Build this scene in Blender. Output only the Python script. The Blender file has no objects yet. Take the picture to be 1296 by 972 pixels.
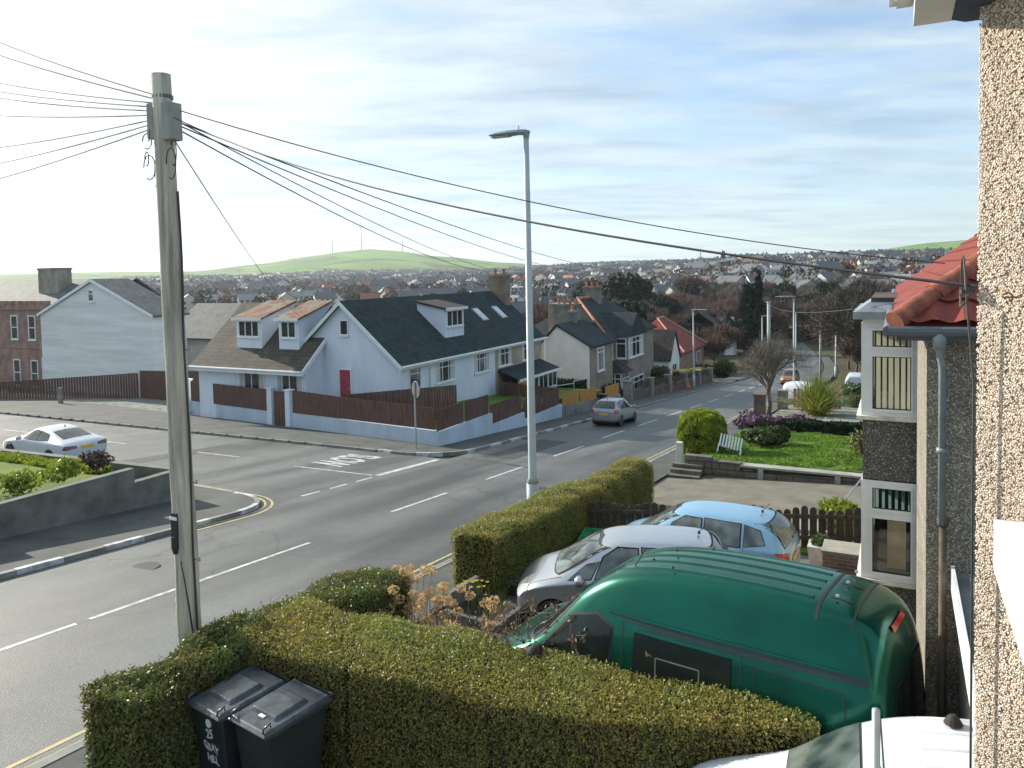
import bpy, bmesh, math, random
import numpy as np
from mathutils import Vector, Matrix
from mathutils.bvhtree import BVHTree
random.seed(7); RNG = np.random.default_rng(7)
SC = bpy.context.scene; COL = SC.collection
R = math.radians; PI = math.pi
# ---------------------------------------------------------------- camera
F = 960.0
cam_d = bpy.data.cameras.new('camera'); cam = bpy.data.objects.new('camera', cam_d); COL.objects.link(cam)
cam_d.sensor_width = 36; cam_d.lens = 36*F/1296; cam_d.shift_y = -(486-388)/1296.0
cam_d.clip_start = 0.05; cam_d.clip_end = 40000
_p, _r = R(2.6), R(1.15)
_f = Vector((0, math.cos(_p), -math.sin(_p))); _u = Vector((0, math.sin(_p), math.cos(_p))); _x = Vector((1, 0, 0))
_u2 = _u*math.cos(_r)+_x*math.sin(_r); _x2 = _x*math.cos(_r)-_u*math.sin(_r)
cam.matrix_world = Matrix((_x2, _u2, -_f)).transposed().to_4x4()
SC.camera = cam
# ---------------------------------------------------------------- light
SUN_AZ, SUN_EL = R(-52), R(25)       # azimuth from +Y, clockwise positive
SC.view_settings.view_transform = 'Standard'; SC.view_settings.look = 'None'
SC.view_settings.exposure = 0.75; SC.view_settings.gamma = 1
sd = Vector((math.sin(SUN_AZ)*math.cos(SUN_EL), math.cos(SUN_AZ)*math.cos(SUN_EL), math.sin(SUN_EL)))
sl = bpy.data.lights.new('sun', 'SUN'); sl.energy = 4.5; sl.angle = R(0.6); sl.color = (1, .93, .80)
so = bpy.data.objects.new('sun', sl); COL.objects.link(so); so.rotation_euler = sd.to_track_quat('Z', 'Y').to_euler()
W = bpy.data.worlds.new('World'); SC.world = W; W.use_nodes = True
nt = W.node_tree; nt.nodes.clear()
def N(nt, t, **k):
    n = nt.nodes.new(t)
    for a, b in k.items():
        if a.startswith('i_'):
            n.inputs[a[2:].replace('_', ' ')].default_value = b
        else: setattr(n, a, b)
    return n
def ramp(nt, fac, stops, interp='LINEAR'):
    n = nt.nodes.new('ShaderNodeValToRGB'); n.color_ramp.interpolation = interp
    el = n.color_ramp.elements
    while len(el) < len(stops): el.new(0.5)
    for e, (p, c) in zip(el, stops):
        e.position = p; e.color = (c[0], c[1], c[2], 1) if len(c) == 3 else c
    nt.links.new(fac, n.inputs[0]); return n
def L(a, b): nt.links.new(a, b)
sky = N(nt, 'ShaderNodeTexSky', sky_type='NISHITA', sun_disc=False, sun_elevation=SUN_EL, sun_rotation=SUN_AZ)
sky.air_density = 1.0; sky.dust_density = 0.6; sky.ozone_density = 2.0
tc = N(nt, 'ShaderNodeTexCoord'); sep = N(nt, 'ShaderNodeSeparateXYZ'); L(tc.outputs['Generated'], sep.inputs[0])
zc = N(nt, 'ShaderNodeMath', operation='MAXIMUM'); L(sep.outputs[2], zc.inputs[0]); zc.inputs[1].default_value = 0.0
za = N(nt, 'ShaderNodeMath', operation='ADD'); L(zc.outputs[0], za.inputs[0]); za.inputs[1].default_value = 0.09
dx = N(nt, 'ShaderNodeMath', operation='DIVIDE'); L(sep.outputs[0], dx.inputs[0]); L(za.outputs[0], dx.inputs[1])
dy = N(nt, 'ShaderNodeMath', operation='DIVIDE'); L(sep.outputs[1], dy.inputs[0]); L(za.outputs[0], dy.inputs[1])
cmb = N(nt, 'ShaderNodeCombineXYZ'); L(dx.outputs[0], cmb.inputs[0]); L(dy.outputs[0], cmb.inputs[1])
mp = N(nt, 'ShaderNodeMapping'); L(cmb.outputs[0], mp.inputs[0]); mp.inputs['Rotation'].default_value = (0, 0, R(14)); mp.inputs['Scale'].default_value = (0.55, 1.25, 1)
n1 = N(nt, 'ShaderNodeTexNoise'); n1.inputs['Scale'].default_value = 0.8; n1.inputs['Detail'].default_value = 9; n1.inputs['Roughness'].default_value = .62; n1.inputs['Distortion'].default_value = .8
n2 = N(nt, 'ShaderNodeTexNoise'); n2.inputs['Scale'].default_value = 4.2; n2.inputs['Detail'].default_value = 7; n2.inputs['Roughness'].default_value = .65; n2.inputs['Distortion'].default_value = .5
L(mp.outputs[0], n1.inputs['Vector']); L(mp.outputs[0], n2.inputs['Vector'])
ad = N(nt, 'ShaderNodeMath', operation='MULTIPLY_ADD'); L(n2.outputs[0], ad.inputs[0]); ad.inputs[1].default_value = .42; L(n1.outputs[0], ad.inputs[2])
# angle to the sun
vd = N(nt, 'ShaderNodeVectorMath', operation='DOT_PRODUCT'); L(tc.outputs['Generated'], vd.inputs[0]); vd.inputs[1].default_value = sd
sg = N(nt, 'ShaderNodeMapRange'); L(vd.outputs['Value'], sg.inputs[0]); sg.inputs[1].default_value = .45; sg.inputs[2].default_value = 1.0; sg.inputs[3].default_value = 0; sg.inputs[4].default_value = 1
bias = N(nt, 'ShaderNodeMath', operation='MULTIPLY_ADD'); L(sg.outputs[0], bias.inputs[0]); bias.inputs[1].default_value = .24; L(ad.outputs[0], bias.inputs[2])
mask = ramp(nt, bias.outputs[0], [(.50, (0.10,)*3), (.66, (.55,)*3), (.80, (.94,)*3)])
hz = N(nt, 'ShaderNodeMapRange'); L(sep.outputs[2], hz.inputs[0]); hz.inputs[1].default_value = 0.0; hz.inputs[2].default_value = .16; hz.inputs[3].default_value = .75; hz.inputs[4].default_value = 0.0
mx = N(nt, 'ShaderNodeMath', operation='MAXIMUM'); L(mask.outputs[0], mx.inputs[0]); L(hz.outputs[0], mx.inputs[1])
pw = N(nt, 'ShaderNodeMath', operation='POWER'); L(sg.outputs[0], pw.inputs[0]); pw.inputs[1].default_value = 2.2
cc = N(nt, 'ShaderNodeMix', data_type='RGBA'); L(pw.outputs[0], cc.inputs[0]); cc.inputs[6].default_value = (3.9, 4.8, 5.5, 1); cc.inputs[7].default_value = (7.6, 7.6, 7.0, 1)
n3 = N(nt, 'ShaderNodeTexNoise'); n3.inputs['Scale'].default_value = 1.9; n3.inputs['Detail'].default_value = 8; n3.inputs['Roughness'].default_value = .6; L(mp.outputs[0], n3.inputs['Vector'])
sh = ramp(nt, n3.outputs[0], [(.34, (.70, .76, .84)), (.60, (1.10, 1.08, 1.05))])
cm = N(nt, 'ShaderNodeMix', data_type='RGBA', blend_type='MULTIPLY'); cm.inputs[0].default_value = 1; L(cc.outputs[2], cm.inputs[6]); L(sh.outputs[0], cm.inputs[7])
skm = N(nt, 'ShaderNodeMix', data_type='RGBA', blend_type='MULTIPLY'); skm.inputs[0].default_value = 1; L(sky.outputs[0], skm.inputs[6]); skm.inputs[7].default_value = (1.05, 1.15, 1.25, 1)
mc = N(nt, 'ShaderNodeMix', data_type='RGBA'); L(mx.outputs[0], mc.inputs[0]); L(skm.outputs[2], mc.inputs[6]); L(cm.outputs[2], mc.inputs[7])
bg = N(nt, 'ShaderNodeBackground'); L(mc.outputs[2], bg.inputs[0]); bg.inputs[1].default_value = 0.1
wo = N(nt, 'ShaderNodeOutputWorld'); L(bg.outputs[0], wo.inputs[0])
SC.cycles.max_bounces = 6; SC.cycles.diffuse_bounces = 3; SC.cycles.glossy_bounces = 3; SC.cycles.transmission_bounces = 4
SC.cycles.volume_bounces = 1; SC.cycles.transparent_max_bounces = 8; SC.cycles.use_denoising = True
# ---------------------------------------------------------------- frame: s runs down the main road, t across it away from us
A = R(27); ROT = R(63)
def st(s, t, z=0): return Vector((s*math.sin(A)-t*math.cos(A), s*math.cos(A)+t*math.sin(A), z))
def sstep(a, b, x):
    x = min(1, max(0, (x-a)/(b-a))); return x*x*(3-2*x)
def lerp(a, b, k): return a+(b-a)*k
RIDGE = [(-40, 7), (-34, 7), (-29.7, 8), (-22.5, 8), (-18.3, 15), (-14.5, 24), (-12.2, 29), (-10.5, 31), (-8.8, 29), (-5.2, 21), (-.5, 12), (3.1, 7), (6.6, 4), (13.6, 4), (20.1, 6), (22.2, 10), (25.2, 14), (29, 20), (34, 22), (50, 24)]
def interp(tab, x):
    if x <= tab[0][0]: return tab[0][1]
    for (a, u), (b, v) in zip(tab, tab[1:]):
        if x <= b: return lerp(u, v, sstep(a, b, x)*.5+.5*(x-a)/(b-a))
    return tab[-1][1]
def G(s, t):
    S = s
    if s > 95: q = min(s, 190)-95; S = 95+q-q*q/(2*95)
    z = -5.2-.087*S-.008*max(min(t, 200), 7.5)
    if t < 7.5: z += .045*(7.5-max(t, -2))
    d = math.hypot(s, t)
    if d > 180:
        az = math.degrees(math.atan2(s*math.sin(A)-t*math.cos(A), s*math.cos(A)+t*math.sin(A)))
        top = lerp(-8, 7, sstep(-4, 8, az))
        q = sstep(250, 1700, d)
        far = lerp(-18.5, top, q*.6+.4*min(1, max(0, (d-250)/1450)))
        if az > 8: far += 10*sstep(8, 20, az)*sstep(220, 500, d)*(1-sstep(900, 1500, d))
        e = interp(RIDGE, az)/F*3000/max(.5, math.cos(R(az)))
        if az < 3 or az > 21: e *= 1
        far = lerp(far, e, sstep(1500, 3000, d))
        if d > 3300: far -= (d-3300)*.05
        z = lerp(z, far, sstep(180, 420, d))
    return z
# ---------------------------------------------------------------- materials
MATS = {}
def mat(name, col, rough=.7, var=.12, scale=3.0, metal=0, bump=0, bscale=40, coat=0, spec=.5, col2=None, streak=None, trans=0, alpha=1, detail=4):
    if name in MATS: return MATS[name]
    m = bpy.data.materials.new(name); m.use_nodes = True; t = m.node_tree
    b = t.nodes['Principled BSDF']; b.inputs['Roughness'].default_value = rough; b.inputs['Metallic'].default_value = metal
    b.inputs['Coat Weight'].default_value = coat; b.inputs['Coat Roughness'].default_value = .06; b.inputs['Specular IOR Level'].default_value = spec
    c2 = col2 or tuple(min(1, c*(1-2*var)) for c in col); c1 = col if col2 else tuple(min(1, c*(1+var)) for c in col)
    co = N(t, 'ShaderNodeTexCoord'); n = N(t, 'ShaderNodeTexNoise'); n.inputs['Scale'].default_value = scale; n.inputs['Detail'].default_value = detail; n.inputs['Roughness'].default_value = .65
    src = co.outputs['Object']
    if streak:
        mpp = N(t, 'ShaderNodeMapping'); mpp.inputs['Scale'].default_value = streak; t.links.new(src, mpp.inputs[0]); src = mpp.outputs[0]
    t.links.new(src, n.inputs['Vector'])
    rp = ramp(t, n.outputs[0], [(.33, c2), (.67, c1)]); t.links.new(rp.outputs[0], b.inputs['Base Color'])
    if bump:
        n2 = N(t, 'ShaderNodeTexNoise'); n2.inputs['Scale'].default_value = bscale; n2.inputs['Detail'].default_value = 3; t.links.new(co.outputs['Object'], n2.inputs['Vector'])
        bp = N(t, 'ShaderNodeBump'); bp.inputs['Strength'].default_value = bump; bp.inputs['Distance'].default_value = .02; t.links.new(n2.outputs[0], bp.inputs['Height']); t.links.new(bp.outputs[0], b.inputs['Normal'])
    if trans:
        tr = N(t, 'ShaderNodeBsdfTranslucent'); t.links.new(rp.outputs[0], tr.inputs[0]); ms = N(t, 'ShaderNodeMixShader'); ms.inputs[0].default_value = trans
        t.links.new(b.outputs[0], ms.inputs[1]); t.links.new(tr.outputs[0], ms.inputs[2]); t.links.new(ms.outputs[0], t.nodes['Material Output'].inputs[0])
    MATS[name] = m; return m
def patchy(m, lo, hi, sc=.9):
    t = m.node_tree; rp = [n for n in t.nodes if n.type == 'VALTORGB'][0]; co = N(t, 'ShaderNodeTexCoord'); n = N(t, 'ShaderNodeTexNoise'); n.inputs['Scale'].default_value = sc; n.inputs['Detail'].default_value = 5; t.links.new(co.outputs['Object'], n.inputs['Vector'])
    r2 = ramp(t, n.outputs[0], [(.35, lo), (.65, hi)]); mm = N(t, 'ShaderNodeMix', data_type='RGBA', blend_type='MULTIPLY'); mm.inputs[0].default_value = 1
    outs = [l.to_socket for l in rp.outputs[0].links]; t.links.new(rp.outputs[0], mm.inputs[6]); t.links.new(r2.outputs[0], mm.inputs[7])
    for o_ in outs: t.links.new(mm.outputs[2], o_)
def nodes(m): return m.node_tree, m.node_tree.nodes['Principled BSDF']
def brickmat(name, c1, c2, mortar, sx, sz, axis='xz', rough=.85, bump=.4):
    """courses laid in object space; axis picks the wall plane"""
    m = bpy.data.materials.new(name); m.use_nodes = True; t, b = nodes(m); b.inputs['Roughness'].default_value = rough
    co = N(t, 'ShaderNodeTexCoord'); s = N(t, 'ShaderNodeSeparateXYZ'); c = N(t, 'ShaderNodeCombineXYZ'); t.links.new(co.outputs['Object'], s.inputs[0])
    if axis == 'xz' or axis == 'yz':
        a = N(t, 'ShaderNodeMath', operation='ADD'); t.links.new(s.outputs[0], a.inputs[0]); t.links.new(s.outputs[1], a.inputs[1]); t.links.new(a.outputs[0], c.inputs[0]); t.links.new(s.outputs[2], c.inputs[1])
    br = N(t, 'ShaderNodeTexBrick'); t.links.new(c.outputs[0], br.inputs['Vector']); br.inputs['Color1'].default_value = (*c1, 1); br.inputs['Color2'].default_value = (*c2, 1); br.inputs['Mortar'].default_value = (*mortar, 1)
    br.inputs['Scale'].default_value = 1; br.inputs['Brick Width'].default_value = sx; br.inputs['Row Height'].default_value = sz; br.inputs['Mortar Size'].default_value = sz*.1
    n = N(t, 'ShaderNodeTexNoise'); n.inputs['Scale'].default_value = 1.3; n.inputs['Detail'].default_value = 6; t.links.new(co.outputs['Object'], n.inputs['Vector'])
    r = ramp(t, n.outputs[0], [(.3, (.6,)*3), (.7, (1.15,)*3)]); mm = N(t, 'ShaderNodeMix', data_type='RGBA', blend_type='MULTIPLY'); mm.inputs[0].default_value = 1
    t.links.new(br.outputs[0], mm.inputs[6]); t.links.new(r.outputs[0], mm.inputs[7]); t.links.new(mm.outputs[2], b.inputs['Base Color'])
    bp = N(t, 'ShaderNodeBump'); bp.inputs['Strength'].default_value = bump; bp.inputs['Distance'].default_value = .01; bp.invert = True; t.links.new(br.outputs['Fac'], bp.inputs['Height']); t.links.new(bp.outputs[0], b.inputs['Normal'])
    return m
def roofmat(name, c1, c2, course=.28, w=.25, moss=None, rough=.8):
    """tile courses: rows follow height, columns follow the horizontal run"""
    m = bpy.data.materials.new(name); m.use_nodes = True; t, b = nodes(m); b.inputs['Roughness'].default_value = rough; b.inputs['Specular IOR Level'].default_value = .22
    uv = N(t, 'ShaderNodeUVMap'); br = N(t, 'ShaderNodeTexBrick'); t.links.new(uv.outputs[0], br.inputs['Vector'])
    br.inputs['Color1'].default_value = (*c1, 1); br.inputs['Color2'].default_value = (*c2, 1); br.inputs['Mortar'].default_value = (*[x*.35 for x in c1], 1)
    br.inputs['Scale'].default_value = 1; br.inputs['Brick Width'].default_value = w; br.inputs['Row Height'].default_value = course; br.inputs['Mortar Size'].default_value = .012
    co = N(t, 'ShaderNodeTexCoord'); n = N(t, 'ShaderNodeTexNoise'); n.inputs['Scale'].default_value = 1.1; n.inputs['Detail'].default_value = 8; n.inputs['Roughness'].default_value = .7; t.links.new(co.outputs['Object'], n.inputs['Vector'])
    r = ramp(t, n.outputs[0], [(.3, (.62,)*3), (.7, (1.2,)*3)]); mm = N(t, 'ShaderNodeMix', data_type='RGBA', blend_type='MULTIPLY'); mm.inputs[0].default_value = 1
    t.links.new(br.outputs[0], mm.inputs[6]); t.links.new(r.outputs[0], mm.inputs[7]); out = mm.outputs[2]
    if moss:
        r2 = ramp(t, n.outputs[0], [(moss[3]-.03, (0,)*3), (moss[3]+.05, (1,)*3)]); m2 = N(t, 'ShaderNodeMix', data_type='RGBA'); t.links.new(r2.outputs[0], m2.inputs[0]); t.links.new(out, m2.inputs[6]); m2.inputs[7].default_value = (*moss[:3], 1); out = m2.outputs[2]
    t.links.new(out, b.inputs['Base Color'])
    bp = N(t, 'ShaderNodeBump'); bp.inputs['Strength'].default_value = .5; bp.inputs['Distance'].default_value = .015; bp.invert = True; t.links.new(br.outputs['Fac'], bp.inputs['Height']); t.links.new(bp.outputs[0], b.inputs['Normal'])
    return m
def dashmat(name, stops, scale, bump=.8, rough=.9, dist=.01):
    m = bpy.data.materials.new(name); m.use_nodes = True; t, b = nodes(m); b.inputs['Roughness'].default_value = rough
    co = N(t, 'ShaderNodeTexCoord'); v = N(t, 'ShaderNodeTexVoronoi'); v.inputs['Scale'].default_value = scale; t.links.new(co.outputs['Object'], v.inputs['Vector'])
    s = N(t, 'ShaderNodeSeparateColor'); t.links.new(v.outputs['Color'], s.inputs[0]); r = ramp(t, s.outputs[0], stops)
    n = N(t, 'ShaderNodeTexNoise'); n.inputs['Scale'].default_value = .9; n.inputs['Detail'].default_value = 5; t.links.new(co.outputs['Object'], n.inputs['Vector'])
    r2 = ramp(t, n.outputs[0], [(.3, (.72,)*3), (.7, (1.15,)*3)]); mm = N(t, 'ShaderNodeMix', data_type='RGBA', blend_type='MULTIPLY'); mm.inputs[0].default_value = 1
    t.links.new(r.outputs[0], mm.inputs[6]); t.links.new(r2.outputs[0], mm.inputs[7]); t.links.new(mm.outputs[2], b.inputs['Base Color'])
    bp = N(t, 'ShaderNodeBump'); bp.inputs['Strength'].default_value = bump; bp.inputs['Distance'].default_value = dist; bp.invert = True; t.links.new(v.outputs['Distance'], bp.inputs['Height']); t.links.new(bp.outputs[0], b.inputs['Normal'])
    return m
white = mat('white_upvc', (.78, .80, .80), .35, .05, 2)
pane = mat('window_glass', (.035, .045, .05), .06, .3, .7, spec=.8)
panel_dark = mat('dark_opening', (.015, .016, .018), .6)
blueish = mat('pale_blue_render', (.74, .79, .86), .8, .05, 1.2, bump=.25, bscale=60, col2=(.62, .67, .73), streak=(.9, .9, .35), detail=8)
bluewall = mat('blue_wall_paint', (.54, .63, .74), .8, .08, 1.0, bump=.2, bscale=50, col2=(.40, .47, .55), streak=(1, 1, .4), detail=8)
cream = mat('cream_render', (.72, .68, .55), .85, .08, 1.2)
whiter = mat('white_render', (.80, .80, .77), .85, .05, 1.0)
greyrend = mat('grey_stained_render', (.74, .75, .74), .9, .09, .5, streak=(.25, .25, 3))
dash_far = dashmat('brown_pebbledash', [(0, (.16, .13, .10)), (.6, (.30, .25, .2)), (1, (.42, .36, .3))], 35)
dash_beige = dashmat('beige_pebbledash', [(0, (.30, .25, .18)), (.6, (.44, .38, .29)), (1, (.55, .48, .38))], 35)
dash_dark = dashmat('grey_pebbledash', [(0, (.13, .11, .08)), (.5, (.22, .19, .15)), (.85, (.34, .31, .26)), (1, (.6, .58, .52))], 75, .8)
slate = roofmat('slate_roof', (.035, .05, .055), (.05, .065, .07), .25, .3, rough=.9)
slate_old = roofmat('old_mossy_tiles', (.085, .075, .06), (.12, .10, .08), .28, .28, moss=(.10, .11, .05, .60))
slate_pale = roofmat('pale_worn_slate', (.13, .14, .14), (.18, .19, .18), .25, .3, rough=.75)
roof_brown = roofmat('brown_tile_roof', (.06, .05, .05), (.085, .07, .065), .28, .3)
roof_orange = roofmat('orange_lichen_tiles', (.32, .12, .075), (.22, .11, .075), .28, .28, moss=(.19, .20, .15, .52))
roof_red = roofmat('red_tile_roof', (.30, .075, .055), (.24, .06, .045), .28, .3)
roof_terra = mat('terracotta_tiles', (.27, .050, .032), .7, .3, 4, col2=(.16, .034, .026), bump=.3, bscale=50)
brick_red = brickmat('red_brick', (.36, .19, .14), (.30, .15, .11), (.42, .37, .32), .23, .075)
stone_w = brickmat('grey_stone_blocks', (.17, .15, .12), (.13, .12, .10), (.07, .06, .05), .55, .22)
conc = mat('concrete', (.34, .33, .29), .9, .15, 1.5, bump=.3, bscale=60)
conc_d = mat('dark_concrete', (.16, .16, .15), .9, .2, 1.5, bump=.3, bscale=60)
grey_wall = mat('grey_garden_wall', (.17, .175, .155), .95, .2, 1.4, bump=.4, bscale=40)
lead = mat('lead_sheet', (.34, .38, .40), .35, .15, 2, metal=.3)
steel = mat('galvanised_steel', (.42, .46, .46), .42, .1, 4, metal=.6)
gutterm = mat('dark_grey_gutter', (.10, .12, .14), .35, .1, 3)
pipem = mat('grey_downpipe', (.25, .28, .30), .35, .15, 3)
cablem = mat('black_cable', (.05, .05, .055), .6)
wood_f = mat('brown_fence_stain', (.135, .07, .052), .8, .25, 2.5, streak=(5, 5, .6))
wood_y = mat('golden_timber', (.50, .25, .06), .75, .2, 2.5, streak=(5, 5, .6))
wood_d = mat('weathered_dark_timber', (.085, .065, .05), .85, .3, 3, streak=(5, 5, .6))
polew = mat('old_pole_timber', (.50, .46, .36), .85, .25, 2.2, streak=(6, 6, .35), bump=.5, bscale=30)
rubber = mat('black_rubber', (.02, .02, .02), .75)
plast = mat('black_plastic', (.025, .027, .03), .45)
rimm = mat('alloy_rim', (.5, .51, .53), .3, .05, 5, metal=.8)
redl = mat('red_lens', (.45, .02, .02), .15, .1, 9, coat=1)
clearl = mat('clear_lens', (.62, .65, .68), .12, .15, 14, coat=1)
plate_y = mat('yellow_plate', (.75, .48, .04), .5)
terrac = mat('terracotta_clay', (.48, .17, .09), .7, .2, 3)
redw = mat('red_door_paint', (.42, .05, .08), .5)
asphalt = mat('asphalt', (.092, .098, .094), .55, .16, .55, bump=.55, bscale=90, col2=(.062, .067, .066), spec=.6)
_t, _b = nodes(asphalt)
def asphalt_detail():
    t, b = _t, _b
    co = N(t, 'ShaderNodeTexCoord')
    mp_ = N(t, 'ShaderNodeMapping'); mp_.inputs['Scale'].default_value = (.05, .75, 1); t.links.new(co.outputs['Object'], mp_.inputs[0])
    n = N(t, 'ShaderNodeTexNoise'); n.inputs['Scale'].default_value = 1.0; n.inputs['Detail'].default_value = 5; t.links.new(mp_.outputs[0], n.inputs['Vector'])
    r = ramp(t, n.outputs[0], [(.36, (.55,)*3), (.5, (1,)*3), (.64, (1.45,)*3)])
    g = N(t, 'ShaderNodeTexNoise'); g.inputs['Scale'].default_value = 55; g.inputs['Detail'].default_value = 2; t.links.new(co.outputs['Object'], g.inputs['Vector'])
    r2 = ramp(t, g.outputs[0], [(.3, (.6,)*3), (.7, (1.5,)*3)])
    src = b.inputs['Base Color'].links[0].from_socket
    m1 = N(t, 'ShaderNodeMix', data_type='RGBA', blend_type='MULTIPLY'); m1.inputs[0].default_value = 1; t.links.new(src, m1.inputs[6]); t.links.new(r.outputs[0], m1.inputs[7])
    m2 = N(t, 'ShaderNodeMix', data_type='RGBA', blend_type='MULTIPLY'); m2.inputs[0].default_value = 1; t.links.new(m1.outputs[2], m2.inputs[6]); t.links.new(r2.outputs[0], m2.inputs[7]); t.links.new(m2.outputs[2], b.inputs['Base Color'])
    rr = ramp(t, n.outputs[0], [(.35, (.50,)*3), (.65, (.66,)*3)]); t.links.new(rr.outputs[0], b.inputs['Roughness'])
asphalt_detail()
def cracks(m, sc, lo):
    t, b = nodes(m); co = N(t, 'ShaderNodeTexCoord'); n = N(t, 'ShaderNodeTexNoise'); n.inputs['Scale'].default_value = 1.6; n.inputs['Detail'].default_value = 6; t.links.new(co.outputs['Object'], n.inputs['Vector'])
    mx_ = N(t, 'ShaderNodeMix', data_type='RGBA', blend_type='ADD'); mx_.inputs[0].default_value = .55; t.links.new(co.outputs['Object'], mx_.inputs[6]); t.links.new(n.outputs['Color'], mx_.inputs[7])
    v = N(t, 'ShaderNodeTexVoronoi', feature='DISTANCE_TO_EDGE'); v.inputs['Scale'].default_value = sc; t.links.new(mx_.outputs[2], v.inputs['Vector']); r_ = ramp(t, v.outputs[0], [(.0, (lo,)*3), (.006, (1,)*3)])
    src = b.inputs['Base Color'].links[0].from_socket; m1 = N(t, 'ShaderNodeMix', data_type='RGBA', blend_type='MULTIPLY'); m1.inputs[0].default_value = 1; t.links.new(src, m1.inputs[6]); t.links.new(r_.outputs[0], m1.inputs[7]); t.links.new(m1.outputs[2], b.inputs['Base Color'])
cracks(asphalt, .22, .45)
pavem = mat('pavement_tarmac', (.085, .09, .085), .85, .2, .8, bump=.5, bscale=70)
kerbm = mat('kerb_stone', (.24, .24, .22), .85, .2, 1.5)
paint_w = mat('road_paint', (.72, .74, .72), .6, .22, 5, col2=(.26, .27, .26), detail=10)
paint_y = mat('yellow_road_paint', (.58, .47, .20), .7, .2, 5, col2=(.32, .28, .17))
grassm = mat('grass', (.085, .19, .018), .9, .3, 1.6, col2=(.13, .15, .035), bump=.8, bscale=30, spec=.2)
gravel = mat('pale_gravel', (.26, .27, .24), .95, .3, 3, bump=.7, bscale=60, spec=.2)
soil = mat('dark_soil', (.05, .04, .03), .95, .3, 3)
heathm = mat('rough_grass', (.12, .13, .05), .95, .3, .06)
leaf_hedge = mat('hedge_leaf', (.38, .36, .10), .5, .3, 9, col2=(.19, .19, .055), trans=.35)
leaf_road = mat('glossy_hedge_leaf', (.19, .22, .06), .4, .3, 9, col2=(.09, .12, .035), trans=.3)
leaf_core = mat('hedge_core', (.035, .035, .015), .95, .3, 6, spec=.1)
leaf_bright = mat('yellow_green_leaf', (.36, .42, .035), .5, .3, 5, col2=(.16, .23, .02), trans=.35)
leaf_dark = mat('evergreen_leaf', (.022, .042, .020), .8, .3, 1.5, col2=(.012, .022, .012), spec=.15)
leaf_mid = mat('green_leaf', (.07, .12, .03), .6, .3, 5, col2=(.03, .06, .02), trans=.2)
leaf_ph = mat('sword_leaf', (.58, .52, .10), .5, .3, 3, col2=(.18, .28, .06), trans=.35)
heather = mat('purple_heather', (.23, .12, .20), .9, .3, 7, col2=(.09, .05, .07))
barkm = mat('bark', (.14, .115, .09), .9, .3, 4)
twigm = mat('winter_twigs', (.13, .085, .065), .9, .3, .5, col2=(.09, .065, .055))
dryfl = mat('dried_flower_heads', (.74, .56, .30), .9, .3, 12, col2=(.50, .32, .15), trans=.3)
yellowf = mat('daffodil_yellow', (.8, .62, .03), .6)
patchy(leaf_hedge, (1.08, .95, .85), (.90, 1.04, .95)); patchy(leaf_road, (1.2, .9, .8), (.85, 1.1, .9), 1.4); patchy(leaf_bright, (.62, .72, .7), (1.2, 1.1, 1), 1.8); patchy(leaf_mid, (1.3, .9, .7), (.8, 1.1, 1), 1.2); patchy(grassm, (.6, .75, .6), (1.3, 1.15, 1), .7)
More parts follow.
